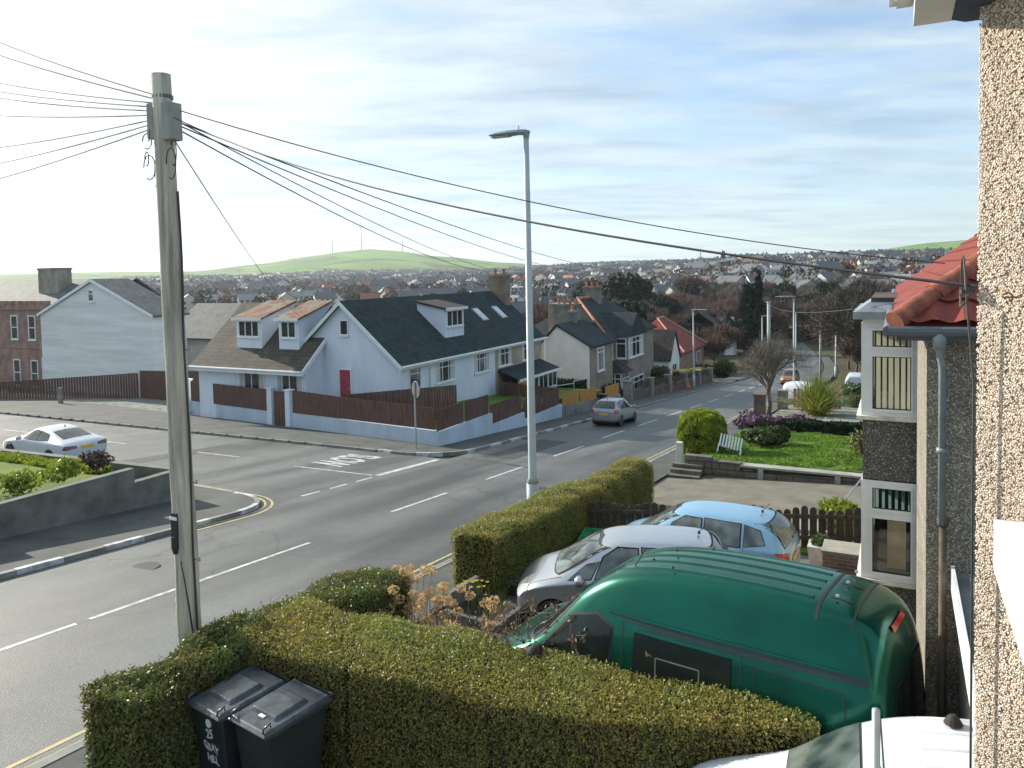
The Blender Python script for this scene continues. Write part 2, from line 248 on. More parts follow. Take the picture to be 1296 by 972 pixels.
# ---------------------------------------------------------------- mesh helpers
class MB:
    def __init__(s): s.v = []; s.f = []; s.mi = []; s.uv = {}
    def add(s, vs, fs, m=0):
        o = len(s.v); s.v += [tuple(p) for p in vs]
        for f in fs: s.f.append(tuple(i+o for i in f)); s.mi.append(m)
        return s
    def box(s, x0, x1, y0, y1, z0, z1, m=0):
        return s.add([(x0, y0, z0), (x1, y0, z0), (x1, y1, z0), (x0, y1, z0), (x0, y0, z1), (x1, y0, z1), (x1, y1, z1), (x0, y1, z1)],
                     [(0, 3, 2, 1), (4, 5, 6, 7), (0, 1, 5, 4), (1, 2, 6, 5), (2, 3, 7, 6), (3, 0, 4, 7)], m)
    def hexa(s, bot, top, m=0):
        n = len(bot); vs = list(bot)+list(top)
        fs = [tuple(range(n-1, -1, -1)), tuple(range(n, 2*n))]+[(i, (i+1) % n, n+(i+1) % n, n+i) for i in range(n)]
        return s.add(vs, fs, m)
    def tube(s, pts, rad, n=8, m=0, cap=True):
        pts = [Vector(p) for p in pts]; r = rad if hasattr(rad, '__len__') else [rad]*len(pts); o = len(s.v); up = None
        for i, p in enumerate(pts):
            d = (pts[min(i+1, len(pts)-1)]-pts[max(i-1, 0)]).normalized()
            a = up if up and abs(d.dot(up)) < .95 else (Vector((0, 0, 1)) if abs(d.z) < .9 else Vector((1, 0, 0)))
            x = d.cross(a).normalized(); y = d.cross(x).normalized()
            for k in range(n):
                q = p+(x*math.cos(2*PI*k/n)+y*math.sin(2*PI*k/n))*r[i]; s.v.append(tuple(q))
        for i in range(len(pts)-1):
            for k in range(n):
                s.f.append((o+i*n+k, o+i*n+(k+1) % n, o+(i+1)*n+(k+1) % n, o+(i+1)*n+k)); s.mi.append(m)
        if cap:
            s.f.append(tuple(o+k for k in range(n-1, -1, -1))); s.mi.append(m)
            s.f.append(tuple(o+(len(pts)-1)*n+k for k in range(n))); s.mi.append(m)
        return s
    def lathe(s, prof, c=(0, 0, 0), n=20, axis='z', m=0):
        o = len(s.v)
        for r, h in prof:
            for k in range(n):
                a = 2*PI*k/n; p = (r*math.cos(a), r*math.sin(a), h)
                if axis == 'y': p = (p[0], p[2], p[1])
                if axis == 'x': p = (p[2], p[0], p[1])
                s.v.append((p[0]+c[0], p[1]+c[1], p[2]+c[2]))
        for i in range(len(prof)-1):
            for k in range(n): s.f.append((o+i*n+k, o+i*n+(k+1) % n, o+(i+1)*n+(k+1) % n, o+(i+1)*n+k)); s.mi.append(m)
        s.f.append(tuple(o+k for k in range(n))); s.mi.append(m); s.f.append(tuple(o+(len(prof)-1)*n+k for k in range(n))); s.mi.append(m)
        return s
    def build(s, name, mats, parent=None, smooth=False, loc=None, rot=None, bevel=0, roofuv=False):
        me = bpy.data.meshes.new(name); me.from_pydata(s.v, [], s.f)
        if not isinstance(mats, (list, tuple)): mats = [mats]
        for q in mats: me.materials.append(q)
        if len(mats) > 1: me.polygons.foreach_set('material_index', s.mi)
        bm = bmesh.new(); bm.from_mesh(me); bmesh.ops.recalc_face_normals(bm, faces=bm.faces[:])
        if bevel: bmesh.ops.bevel(bm, geom=bm.edges[:], offset=bevel, segments=2, affect='EDGES', profile=.5)
        bm.to_mesh(me); bm.free()
        if smooth: me.polygons.foreach_set('use_smooth', [True]*len(me.polygons))
        if roofuv: add_uv(me)
        return link(name, me, parent, loc, rot)
def add_uv(me):
    uv = me.uv_layers.new(name='UVMap'); z = Vector((0, 0, 1))
    for p in me.polygons:
        n = p.normal; h = z.cross(n)
        h = h.normalized() if h.length > .05 else Vector((1, 0, 0)); v = n.cross(h)
        for li in p.loop_indices:
            c = me.vertices[me.loops[li].vertex_index].co; uv.data[li].uv = (c.dot(h), c.dot(v))
def link(name, me, parent=None, loc=None, rot=None):
    o = bpy.data.objects.new(name, me); COL.objects.link(o)
    if parent is not None: o.parent = parent
    if loc is not None: o.location = loc
    if rot is not None: o.rotation_euler = (0, 0, rot)
    return o
def tag(o, label=None, cat=None, group=None, kind=None):
    if label: o['label'] = label
    if cat: o['category'] = cat
    if group: o['group'] = group
    if kind: o['kind'] = kind
    return o
def thing(name, label, cat, s=0, t=0, z=0, yaw=0, group=None):
    o = bpy.data.objects.new(name, None); COL.objects.link(o); o.location = st(s, t, z); o.rotation_euler = (0, 0, ROT+yaw); o.empty_display_size = .2
    return tag(o, label, cat, group)
def stobj(name, mb, m, label=None, cat=None, s=0, t=0, z=0, yaw=0, group=None, kind=None, **k):
    o = mb.build(name, m, None, loc=st(s, t, z), rot=ROT+yaw, **k); return tag(o, label, cat, group, kind)
def copytree(o, parent=None):
    c = o.copy(); COL.objects.link(c)
    if parent is not None: c.parent = parent
    for ch in o.children: copytree(ch, c)
    return c
def fastmesh(name, V, Fc, mats, smooth=False, mi=None):
    me = bpy.data.meshes.new(name); V = np.asarray(V, np.float32); Fc = np.asarray(Fc, np.int32); k = Fc.shape[1]
    me.vertices.add(len(V)); me.vertices.foreach_set('co', V.ravel()); me.loops.add(Fc.size); me.loops.foreach_set('vertex_index', Fc.ravel())
    me.polygons.add(len(Fc)); me.polygons.foreach_set('loop_start', np.arange(0, Fc.size, k, dtype=np.int32))
    try: me.polygons.foreach_set('loop_total', np.full(len(Fc), k, np.int32))
    except Exception: pass
    for q in (mats if isinstance(mats, (list, tuple)) else [mats]): me.materials.append(q)
    if mi is not None: me.polygons.foreach_set('material_index', np.asarray(mi, np.int32))
    me.update(calc_edges=True); me.validate()
    if smooth: me.polygons.foreach_set('use_smooth', [True]*len(me.polygons))
    return me
def leafmesh(name, P, size, m, aspect=1.8, up=0.0, dirs=None, rng=RNG):
    P = np.asarray(P); n = len(P); a = rng.normal(size=(n, 3)) if dirs is None else dirs+rng.normal(size=(n, 3))*.35
    a[:, 2] += up; a /= np.linalg.norm(a, axis=1)[:, None]; b = np.cross(a, rng.normal(size=(n, 3))); b /= np.linalg.norm(b, axis=1)[:, None]
    s = (size*rng.uniform(.6, 1.35, n))[:, None]; a = a*s*aspect*.5; b = b*s*.5
    V = np.stack([P-a, P+b*.9, P+a, P-b*.9], 1).reshape(-1, 3); Fc = np.arange(4*n).reshape(n, 4)
    return fastmesh(name, V, Fc, m)
def ball_pts(n, c, r, rng=RNG, shell=.55):
    d = rng.normal(size=(n, 3)); d /= np.linalg.norm(d, axis=1)[:, None]
    k = (shell+(1-shell)*rng.random(n))[:, None]; return np.asarray(c)+d*k*np.asarray(r)
# ================================================================ SETTING
def geo(a, b, n, first):
    """n points from a to b, spacing growing from about first"""
    lo, hi = 1.0001, 1.2
    for _ in range(60):
        g = (lo+hi)/2; tot = first*(g**n-1)/(g-1)
        if tot < (b-a): lo = g
        else: hi = g
    return [a+first*(g**i-1)/(g-1) for i in range(n+1)]
gs = [-30, -20, -10, -5, 0, 4, 8]+geo(10, 7000, 250, 1.6)
gt = sorted([-x for x in geo(8, 1500, 60, 2.0)])+[-6, -4, -2, 0, 2, 4, 6, 7.5]+geo(9, 6500, 240, 1.5)
gV = [(s_, t_, G(s_, t_)-.07) for t_ in gt for s_ in gs]; ns, nn = len(gs), len(gt)
gF = [(j*ns+i, j*ns+i+1, (j+1)*ns+i+1, (j+1)*ns+i) for j in range(nn-1) for i in range(ns-1)]
gm = bpy.data.materials.new('land'); gm.use_nodes = True; t_, b_ = nodes(gm); b_.inputs['Roughness'].default_value = .95; b_.inputs['Specular IOR Level'].default_value = .1
co = N(t_, 'ShaderNodeTexCoord'); ln = N(t_, 'ShaderNodeVectorMath', operation='LENGTH'); t_.links.new(co.outputs['Object'], ln.inputs[0])
vo = N(t_, 'ShaderNodeTexVoronoi'); vo.inputs['Scale'].default_value = .0042; vo.distance = 'MANHATTAN'; t_.links.new(co.outputs['Object'], vo.inputs['Vector'])
ve = N(t_, 'ShaderNodeTexVoronoi', feature='DISTANCE_TO_EDGE'); ve.inputs['Scale'].default_value = .0042; t_.links.new(co.outputs['Object'], ve.inputs['Vector'])
sc_ = N(t_, 'ShaderNodeSeparateColor'); t_.links.new(vo.outputs['Color'], sc_.inputs[0])
fields = ramp(t_, sc_.outputs[0], [(0, (.075, .19, .02)), (.3, (.13, .27, .03)), (.5, (.17, .25, .05)), (.7, (.06, .14, .025)), (1, (.20, .29, .06))])
nb = N(t_, 'ShaderNodeTexNoise'); nb.inputs['Scale'].default_value = .004; nb.inputs['Detail'].default_value = 6; t_.links.new(co.outputs['Object'], nb.inputs['Vector'])
moor = ramp(t_, nb.outputs[0], [(.48, (0,)*3), (.60, (1,)*3)])
fm = N(t_, 'ShaderNodeMix', data_type='RGBA'); t_.links.new(moor.outputs[0], fm.inputs[0]); t_.links.new(fields.outputs[0], fm.inputs[6]); fm.inputs[7].default_value = (.09, .13, .04, 1)
er = ramp(t_, ve.outputs[0], [(.02, (.25,)*3), (.05, (1,)*3)]); em = N(t_, 'ShaderNodeMix', data_type='RGBA', blend_type='MULTIPLY'); em.inputs[0].default_value = .7; t_.links.new(fm.outputs[2], em.inputs[6]); t_.links.new(er.outputs[0], em.inputs[7])
nn2 = N(t_, 'ShaderNodeTexNoise'); nn2.inputs['Scale'].default_value = .05; nn2.inputs['Detail'].default_value = 8; t_.links.new(co.outputs['Object'], nn2.inputs['Vector'])
near = ramp(t_, nn2.outputs[0], [(.35, (.055, .05, .03)), (.5, (.085, .07, .045)), (.70, (.08, .085, .035))])
dm = N(t_, 'ShaderNodeMapRange'); t_.links.new(ln.outputs['Value'], dm.inputs[0]); dm.inputs[1].default_value = 1700; dm.inputs[2].default_value = 2100
bm_ = N(t_, 'ShaderNodeMix', data_type='RGBA'); t_.links.new(dm.outputs[0], bm_.inputs[0]); t_.links.new(near.outputs[0], bm_.inputs[6]); t_.links.new(em.outputs[2], bm_.inputs[7]); t_.links.new(bm_.outputs[2], b_.inputs['Base Color'])
ground = link('ground', fastmesh('ground', gV, gF, gm, smooth=True), rot=ROT); ground['kind'] = 'structure'
def strip(name, m, svals, ta, tb, dz, nt_=1, thick=0, kind='structure', zf=None, label=None, cat=None):
    """sheet laid on the land between t=ta(s) and t=tb(s)"""
    mb = MB(); zf = zf or (lambda s, t: G(s, t)); fa = ta if callable(ta) else (lambda s: ta); fb = tb if callable(tb) else (lambda s: tb)
    V = []; Fc = []
    for s in svals:
        for k in range(nt_+1):
            t = lerp(fa(s), fb(s), k/nt_); V.append((s, t, zf(s, t)+dz))
    n = nt_+1
    for i in range(len(svals)-1):
        for k in range(nt_): Fc.append((i*n+k, (i+1)*n+k, (i+1)*n+k+1, i*n+k+1))
    if thick:
        o = len(V); V += [(x, y, z-thick) for x, y, z in V]
        rim = [k for k in range(n)]+[i*n+n-1 for i in range(1, len(svals))]+[(len(svals)-1)*n+k for k in range(n-2, -1, -1)]+[i*n for i in range(len(svals)-2, 0, -1)]
        for a, b in zip(rim, rim[1:]+rim[:1]): Fc.append((a, b, b+o, a+o))
    mb.add(V, Fc); return stobj(name, mb, m, label, cat, kind=kind)
def frange(a, b, d): n = max(1, round((b-a)/d)); return [a+(b-a)*i/n for i in range(n+1)]
def curve(s): return max(0, s-92)**2*.0012
RS = frange(-25, 20, 5)+frange(25, 90, 5)+frange(95, 260, 5)
strip('road', asphalt, RS, lambda s: 8.95+curve(s), lambda s: 16.45+curve(s), 0, 4, zf=lambda s, t: G(s, t)+.05*sstep(90, 110, s))
strip('side_road', asphalt, frange(17.2, 26.2, 3), 16.45, 75, 0, 14)
def poly(name, m, pts, dz, thick=0, kind='structure', zf=None, label=None, cat=None, **k):
    zf = zf or G; mb = MB(); top = [(s, t, zf(s, t)+dz) for s, t in pts]
    if thick: mb.hexa([(x, y, z-thick) for x, y, z in top], top)
    else: mb.add(top, [tuple(range(len(top)))])
    return stobj(name, mb, m, label, cat, kind=kind, **k)
def arc(cx, cy, r, a0, a1, n): return [(cx+r*math.cos(R(a0+(a1-a0)*i/n)), cy+r*math.sin(R(a0+(a1-a0)*i/n))) for i in range(n+1)]
# junction flare between the two roads
poly('road', asphalt, [(13.0, 16.45), (17.2, 16.45), (17.2, 20.6), (13.0, 20.6)], 0)
# pavements
strip('pavement', pavem, RS[:24], 7.5, 8.8, .10, 2)
strip('kerb', kerbm, RS[:24], 8.8, 8.95, .11, 1, thick=.16)
farP = [(17.0, 20.2), (16.9, 18.3)]+arc(15.2, 18.2, 1.7, 10, -90, 8)+[(-25, 16.5), (-25, 19.2), (15.6, 19.2), (15.6, 45), (17.0, 45)]
poly('pavement', pavem, farP, .10)
def kerbline(pts, name='kerb', w=.15, dz=.11, painted=None, m=kerbm):
    mb = MB(); pm = MB(); acc = 0
    for (a, b), (c, d) in zip(pts, pts[1:]):
        Lg = math.hypot(c-a, d-b); nseg = max(1, round(Lg/1.0)); ux, uy = (c-a)/Lg, (d-b)/Lg; nx, ny = -uy*w/2, ux*w/2
        for i in range(nseg):
            p0 = i/nseg+.006/Lg*0; p1 = (i+1)/nseg-.01
            q = [(lerp(a, c, p0)+nx, lerp(b, d, p0)+ny), (lerp(a, c, p1)+nx, lerp(b, d, p1)+ny), (lerp(a, c, p1)-nx, lerp(b, d, p1)-ny), (lerp(a, c, p0)-nx, lerp(b, d, p0)-ny)]
            on = painted and painted(acc+Lg*(i+.5)/nseg)
            (pm if on else mb).hexa([(x, y, G(x, y)-.06) for x, y in q], [(x, y, G(x, y)+dz+(.004 if on else 0)) for x, y in q])
        acc += Lg
    o = stobj(name, mb, m, kind='structure')
    if pm.v: stobj(name, pm, paint_w, kind='structure')
alt = lambda a: int(a/1.0) % 2 == 0
kerbline([(s_, 16.5) for s_ in frange(-25, 15.2, 1)]+arc(15.2, 18.2, 1.7, -80, 10, 8), painted=alt)
kerbline([(16.95, 18.6), (17.05, 20.5), (17.1, 45)])
fk = [(26.3, 75), (26.3, 40), (26.25, 24), (26.2, 20)]+arc(28.6, 19.0, 2.4, 160, 270, 8)+[(s_, 16.55) for s_ in frange(30, 88, 1)]
kerbline(fk[:4]); kerbline(fk[3:28], painted=alt); kerbline(fk[27:])
farQ = [(26.4, 75), (26.4, 40), (26.35, 24), (26.3, 20)]+arc(28.6, 19.0, 2.3, 160, 270, 8)+[(30, 16.6), (31, 18.3), (28.4, 18.4), (29.6, 25), (31.4, 38), (34, 60), (40, 75)]
poly('pavement', pavem, farQ, .10)
strip('pavement', pavem, frange(30, 90, 5), 16.6, 18.4, .102, 1)
strip('kerb', kerbm, frange(90, 160, 5), lambda s: 16.45+curve(s), lambda s: 16.6+curve(s), .17, 1, thick=.2)
strip('pavement', pavem, frange(90, 160, 5), lambda s: 16.6+curve(s), lambda s: 18.3+curve(s), .165, 1)
strip('pavement', pavem, frange(90, 160, 5), lambda s: 7.2+curve(s), lambda s: 8.8+curve(s), .165, 1)
strip('forecourt', gravel, frange(29.5, 42, 2.5), lambda s: 38.4, lambda s: 62, .02, 4)
# painted markings
def mark(mb, s0, s1, t0, t1, dz=.004):
    n = max(1, int((s1-s0)/3)) if s1 > s0 else 1
    for i in range(n):
        a, b = lerp(s0, s1, i/n), lerp(s0, s1, (i+1)/n)
        mb.add([(a, t0, G(a, t0)+dz), (b, t0, G(b, t0)+dz), (b, t1, G(b, t1)+dz), (a, t1, G(a, t1)+dz)], [(0, 1, 2, 3)])
mk = MB()
for a in range(-6, 1): mark(mk, a*6-1.0, a*6+2.6, 12.80, 12.90)
mark(mk, 5.4, 8.1, 12.78, 12.88); mark(mk, 8.35, 14.0, 12.78, 12.88)
for a in [(17.6, 20.6), (23.2, 26.2), (29.1, 32.6)]: mark(mk, a[0], a[1], 12.95, 13.05)
for k in range(9): mark(mk, 35.5+k*6, 39.2+k*6, 13.15, 13.26)
stobj('lane_markings', mk, paint_w, kind='structure')
mk = MB(); mark(mk, 21.9, 25.9, 16.62, 16.86)
for k in range(3): mark(mk, 17.9+k*1.35, 18.75+k*1.35, 16.62, 16.72)
mark(mk, 21.75, 21.85, 16.9, 20.6)
for k in range(4): mark(mk, 22.2, 22.3, 24+k*7, 26.4+k*7)
mark(mk, 26.12, 26.19, 19.6, 23.6)
stobj('junction_markings', mk, paint_w, kind='structure')
mk = MB()
for off in (0, .2): mark(mk, -20, 62, 9.08+off, 9.15+off)
stobj('double_yellow_lines', mk, paint_y, kind='structure')
mk = MB()
for off in (0, .2):
    pts = [(9.0, 16.32-off), (13, 16.32-off)]+arc(15.2, 18.2, 1.92+off, -90, 8, 10)+[(17.28+off, 20.5), (17.3+off, 27)]
    pts = pts[1:]
    for (a, b), (c, d) in zip(pts, pts[1:]):
        Lg = math.hypot(c-a, d-b); nx, ny = -(d-b)/Lg*.035, (c-a)/Lg*.035; q = [(a+nx, b+ny), (c+nx, d+ny), (c-nx, d-ny), (a-nx, b-ny)]
        mk.add([(x, y, G(x, y)+.008) for x, y in q], [(0, 1, 2, 3)])
stobj('double_yellow_lines', mk, paint_y, kind='structure')
def textmesh(txt, size, ext=.0015, bold=0):
    cu = bpy.data.curves.new('txt', 'FONT'); cu.body = txt; cu.size = size; cu.extrude = ext; cu.offset = bold; cu.align_x = 'CENTER'; cu.align_y = 'CENTER'; cu.resolution_u = 3
    o = bpy.data.objects.new('txt', cu); COL.objects.link(o); dg = bpy.context.evaluated_depsgraph_get(); me = bpy.data.meshes.new_from_object(o.evaluated_get(dg)); bpy.data.objects.remove(o)
    return me
me = textmesh('SLOW', .95, 0, .03)
for v in me.vertices:
    x, y = v.co.x, v.co.y; s_, t_2 = 23.9-x, 19.9-y*2.4; v.co = (s_, t_2, G(s_, t_2)+.008)
me.materials.append(paint_w); o = link('slow_road_marking', me, rot=ROT); o['kind'] = 'structure'
for (s0_, s1_, t0_, t1_, mt) in ((27.5, 33.5, 14.1, 15.6, 0), (46, 54, 10, 11.8, 1), (18.2, 24.6, 26.0, 27.1, 0), (12, 13.2, 14.2, 15.3, 1), (19.5, 25.5, 35, 38, 1)):
    mb = MB(); mark(mb, s0_, s1_, t0_, t1_, .003); stobj('road_patch', mb, mat('tarmac_patch', (.05, .052, .052), .7, .2, 2, bump=.5, bscale=90) if not mt else mat('pale_patch', (.12, .125, .12), .7, .2, 2, bump=.5, bscale=90), kind='structure')
for i_, (s_, t_2, lb_) in enumerate([(10.8, 14.6, 'round iron manhole cover in the lane left of the telegraph pole'), (22.6, 10.6, 'round iron manhole cover in the near lane by the street lamp'), (38.5, 11.3, 'far manhole cover in the near lane opposite the moving car')]):
    stobj('manhole_cover', MB().lathe([(.30, -.03), (.30, .006)], n=24), mat('cast_iron', (.06, .06, .06), .5, .2, 20, metal=.5), lb_, 'manhole', s_, t_2, G(s_, t_2)+.004)
for i_, (s_, t_2, lb_) in enumerate([(7.6, 16.25, 'drain grate in the gutter by the stepped garden wall'), (33.2, 16.3, 'drain grate in the gutter below the stepped blue wall'), (15.6, 9.3, 'drain grate on the double yellow lines by the clipped hedge')]):
    mb = MB().box(-.22, .22, -.2, .2, -.03, .006)
    for k in range(5): mb.box(-.18+k*.08, -.14+k*.08, -.17, .17, .0062, .011)
    stobj('drain_grate', mb, MATS['cast_iron'], lb_, 'drain', s_, t_2, G(s_, t_2)+.004)
# gardens and drives on our side
strip('driveway', conc_d, frange(7.0, 18, 1.5), -2, 7.5, .03, 3)
strip('driveway', conc_d, frange(-6, 6.5, 2.5), -2, 7.5, .03, 3)
strip('driveway', mat('worn_brown_concrete', (.20, .185, .145), .9, .25, 1.1, bump=.4, bscale=50, col2=(.12, .11, .085), detail=9), frange(18.6, 27.6, 1.5), -1.0, 7.5, .03, 3)
LZ = lambda s, t: G(s, t)+.42
strip('lawn', grassm, frange(28.0, 40, 1.5), .2, 7.0, 0, 5, thick=.5, zf=lambda s, t: LZ(s, t)+.06*math.sin(s*1.3+t)*math.cos(t*1.7))
gp = []
for _ in range(26000):
    s_, t_2 = random.uniform(28.1, 40), random.uniform(.3, 6.9); gp.append((s_, t_2, LZ(s_, t_2)+.06*math.sin(s_*1.3+t_2)*math.cos(t_2*1.7)+.02+.05*(math.sin(s_*3.1)*math.sin(t_2*2.7+1)>.2)))
lg = link('lawn_grass', leafmesh('lawn_grass', gp, .05, mat('grass_blades', (.16, .30, .02), .7, .3, 1.5, col2=(.10, .17, .02), trans=.3), 2.4, 1.2), rot=ROT); tag(lg, 'tufted grass of the bright lawn', 'grass', kind='stuff')
strip('grass_verge', grassm, [18.05, 18.55], .8, 7.4, .10, 6, thick=.2)
strip('gravel_bed', gravel, frange(41.5, 62, 3), -2, 7.0, .30, 2, thick=.5)
strip('flower_bed', soil, frange(9.4, 12.2, 1), 3.6, 7.4, .05, 1, zf=lambda s, t: G(s, t))
strip('lawn', grassm, frange(8.5, 14.6, 1), 20.0, 40, .72, 8, thick=.9)
# garden behind the blue boundary wall
GB = lambda s, t: -7.55 if s < 38 else -7.55-(s-38)*.07
strip('garden_lawn', grassm, frange(29.4, 50, 2), lambda s: 18.55, lambda s: 23.2, 0, 2, thick=1.2, zf=GB)
strip('garden_path', conc, frange(31.6, 36.5, 2), lambda s: 23.4, lambda s: 37.5, 0, 2, zf=lambda s, t: -7.0, thick=.8)
# ================================================================ BUILDING HELPERS
def obox(mb, O, U, Nn, u0, u1, z0, z1, n0, n1, m=0):
    O = Vector(O); U = Vector(U); Nn = Vector(Nn); Z = Vector((0, 0, 1))
    P = lambda u, z, n: O+U*u+Z*z+Nn*n
    mb.hexa([P(u0, z0, n0), P(u1, z0, n0), P(u1, z0, n1), P(u0, z0, n1)], [P(u0, z1, n0), P(u1, z1, n0), P(u1, z1, n1), P(u0, z1, n1)], m); return mb
curtain = mat('net_curtain', (.55, .56, .52), .9, .2, 1.4, streak=(9, 9, .2))
def window(parent, O, U, Nn, u, z, w, h, cols=2, top=0, m=white, sill=True, pm=pane, cur=0, b=.06, name='window'):
    """frame of bars proud of the wall, pane set behind them"""
    mb = MB(); ob = lambda *a: obox(mb, O, U, Nn, *a)
    ob(u, u+w, z, z+b, -.02, .05); ob(u, u+w, z+h-b, z+h, -.02, .05); ob(u, u+b, z+b, z+h-b, -.02, .05); ob(u+w-b, u+w, z+b, z+h-b, -.02, .05)
    for k in range(1, cols): c = u+w*k/cols; ob(c-b*.45, c+b*.45, z+b, z+h-b, -.018, .045)
    if top: ob(u+b, u+w-b, z+h-top-b*.4, z+h-top+b*.4, -.016, .041)
    f = mb.build(name, m, parent)
    g = MB(); obox(g, O, U, Nn, u+b*.5, u+w-b*.5, z+b*.5, z+h-b*.5, -.03, .012); g.build('pane', pm, f)
    if cur:
        cw = w*.2
        for a0, a1 in ((u+b, u+b+cw), (u+w-b-cw, u+w-b)): g = MB(); obox(g, O, U, Nn, a0, a1, z+b, z+h-b, .010, .017); g.build('curtain', curtain, f)
    if sill: g = MB(); obox(g, O, U, Nn, u-.05, u+w+.05, z-.07, z-.002, -.02, .12); g.build('sill', m, f)
    return f
def roof(mb, x0, x1, y0, y1, ze, zr, axis='x', h0=0, h1=0, th=.14, ridge=.5):
    if axis == 'x':
        yr = lerp(y0, y1, ridge); E = [(x0, y0, ze), (x1, y0, ze), (x1, y1, ze), (x0, y1, ze)]; r0, r1 = (x0+h0, yr, zr), (x1-h1, yr, zr)
    else:
        xr = lerp(x0, x1, ridge); E = [(x1, y0, ze), (x1, y1, ze), (x0, y1, ze), (x0, y0, ze)]; r0, r1 = (xr, y0+h0, zr), (xr, y1-h1, zr)
    top = E+[r0, r1]; bot = [(x, y, z-th) for x, y, z in top]
    fs = [(0, 1, 5, 4), (2, 3, 4, 5)]; fs += [(3, 0, 4)] if h0 else []; fs += [(1, 2, 5)] if h1 else []
    bf = [tuple(i+6 for i in f[::-1]) for f in fs]; sd_ = [(0, 1), (2, 3)]
    sd_ += [(3, 0)] if h0 else [(3, 4), (4, 0)]; sd_ += [(1, 2)] if h1 else [(1, 5), (5, 2)]
    mb.add(top+bot, fs+bf+[(a, b, b+6, a+6) for a, b in sd_]); return mb
def gwall(mb, x0, x1, y0, y1, zb, ze, zr, axis='x', ridge=.5, hip=False):
    """walls closed up to the underside of the roof"""
    if hip: mb.box(x0, x1, y0, y1, zb, ze); return mb
    if axis == 'x':
        yr = lerp(y0, y1, ridge); pr = [(y0, zb), (y1, zb), (y1, ze), (yr, zr), (y0, ze)]; mb.hexa([(x0, a, b) for a, b in pr], [(x1, a, b) for a, b in pr])
    else:
        xr = lerp(x0, x1, ridge); pr = [(x0, zb), (x1, zb), (x1, ze), (xr, zr), (x0, ze)]; mb.hexa([(a, y0, b) for a, b in pr], [(a, y1, b) for a, b in pr])
    return mb
def chimney(parent, x0, x1, y0, y1, z0, z1, m, pots=2, pm=None, axis='y'):
    mb = MB().box(x0, x1, y0, y1, z0, z1-.18).box(x0-.07, x1+.07, y0-.07, y1+.07, z1-.18, z1-.05).box(x0-.02, x1+.02, y0-.02, y1+.02, z1-.05, z1)
    c = mb.build('chimney', m, parent)
    for k in range(pots):
        q = (k+.5)/pots; cx, cy = ((x0+x1)/2, lerp(y0, y1, q)) if axis == 'y' else (lerp(x0, x1, q), (y0+y1)/2)
        MB().lathe([(.13, z1-.01), (.11, z1+.3), (.14, z1+.34), (.14, z1+.42), (.09, z1+.42)], (cx, cy, 0), 10).build('chimney_pot', pm or terrac, c, smooth=False)
    return c
def rail(pts, r, n=6): return MB().tube(pts, r, n)
# ================================================================ THE PALE BLUE CORNER HOUSE
H = thing('semi_detached_house', 'pale blue rendered corner house with dark slate roof, red side door and two orange-roofed dormers', 'house', 32.55, 23.2, -7.4)
gwall(MB(), 0, 10.4, 0, 7.5, -1.6, 2.74, 5.92).build('wall', blueish, H)
roof(MB(), -.28, 10.42, -.25, 7.75, 2.62, 6.04).build('roof', slate, H, roofuv=True)
# wing towards the side road
gwall(MB(), -1.5, 6.2, 5.2, 13.3, -.8, 2.52, 5.72, 'y', .5).build('wall', blueish, H)
rw = roof(MB(), -1.95, 6.4, 5.0, 13.5, 2.36, 5.84, 'y', ridge=.5).build('roof', slate_old, H, roofuv=True)
fb = MB(); 
# verge boards on the gable facing us
for a, b in (((-.25, 2.62), (3.75, 6.04)), ((7.75, 2.62), (3.75, 6.04))):
    (ya, za), (yb, zb) = a, b; fb.hexa([(-.33, ya, za-.24), (-.33, yb, zb-.24), (-.28, yb, zb-.24), (-.28, ya, za-.24)], [(-.33, ya, za), (-.33, yb, zb), (-.28, yb, zb), (-.28, ya, za)])
fb.box(-.28, 10.42, -.30, -.25, 2.43, 2.62); fb.box(-2.02, -1.95, 5.0, 13.5, 2.1, 2.36)
fb.hexa([(-1.95, 4.93, 2.08), (2.2, 4.93, 5.58), (2.2, 5.0, 5.58), (-1.95, 5.0, 2.08)], [(-1.95, 4.93, 2.36), (2.2, 4.93, 5.84), (2.2, 5.0, 5.84), (-1.95, 5.0, 2.36)])
fb.build('fascia', white, H)
MB().tube([(-.3, -.36, 2.57), (10.4, -.36, 2.57)], .05, 8).build('gutter', white, H); MB().tube([(-2.07, 5, 2.3), (-2.07, 13.5, 2.3)], .055, 8).build('gutter', white, H)
MB().tube([(2.72, -.34, 2.5), (2.72, -.07, 2.1), (2.72, -.07, -1)], .045, 8).build('downpipe', white, H)
U1, N1 = (1, 0, 0), (0, -1, 0); US, NS = (0, -1, 0), (-1, 0, 0)
window(H, (0, 0, 0), U1, N1, .72, 1.2, 1.1, 1.18, 1, .32)
window(H, (0, 0, 0), U1, N1, 3.35, 1.2, 2.0, 1.2, 3, .35, cur=1)
window(H, (0, 0, 0), U1, N1, 7.7, 1.2, 1.9, 1.2, 3, .35, cur=1)
window(H, (0, 7.5, 0), US, NS, 3.55, 4.15, .58, .84, 1)                   # attic window in the gable
d = MB().box(-.05, -.004, 3.30, 4.02, .35, 2.25).build('door', redw, H); MB().box(-.09, -.05, 3.36, 3.44, 1.2, 1.28).build('handle', steel, d)
MB().box(-.07, -.002, 4.03, 4.10, .35, 2.32).box(-.07, -.002, 3.22, 3.29, .35, 2.32).box(-.07, -.002, 3.29, 4.03, 2.256, 2.32).build('door_frame', white, H)
window(H, (-1.5, 13.3, 0), US, NS, 3.25, .55, 1.95, 1.65, 2, 0, cur=1); window(H, (-1.5, 13.3, 0), US, NS, 6.1, .3, 1.85, 1.95, 2, 0, cur=1)
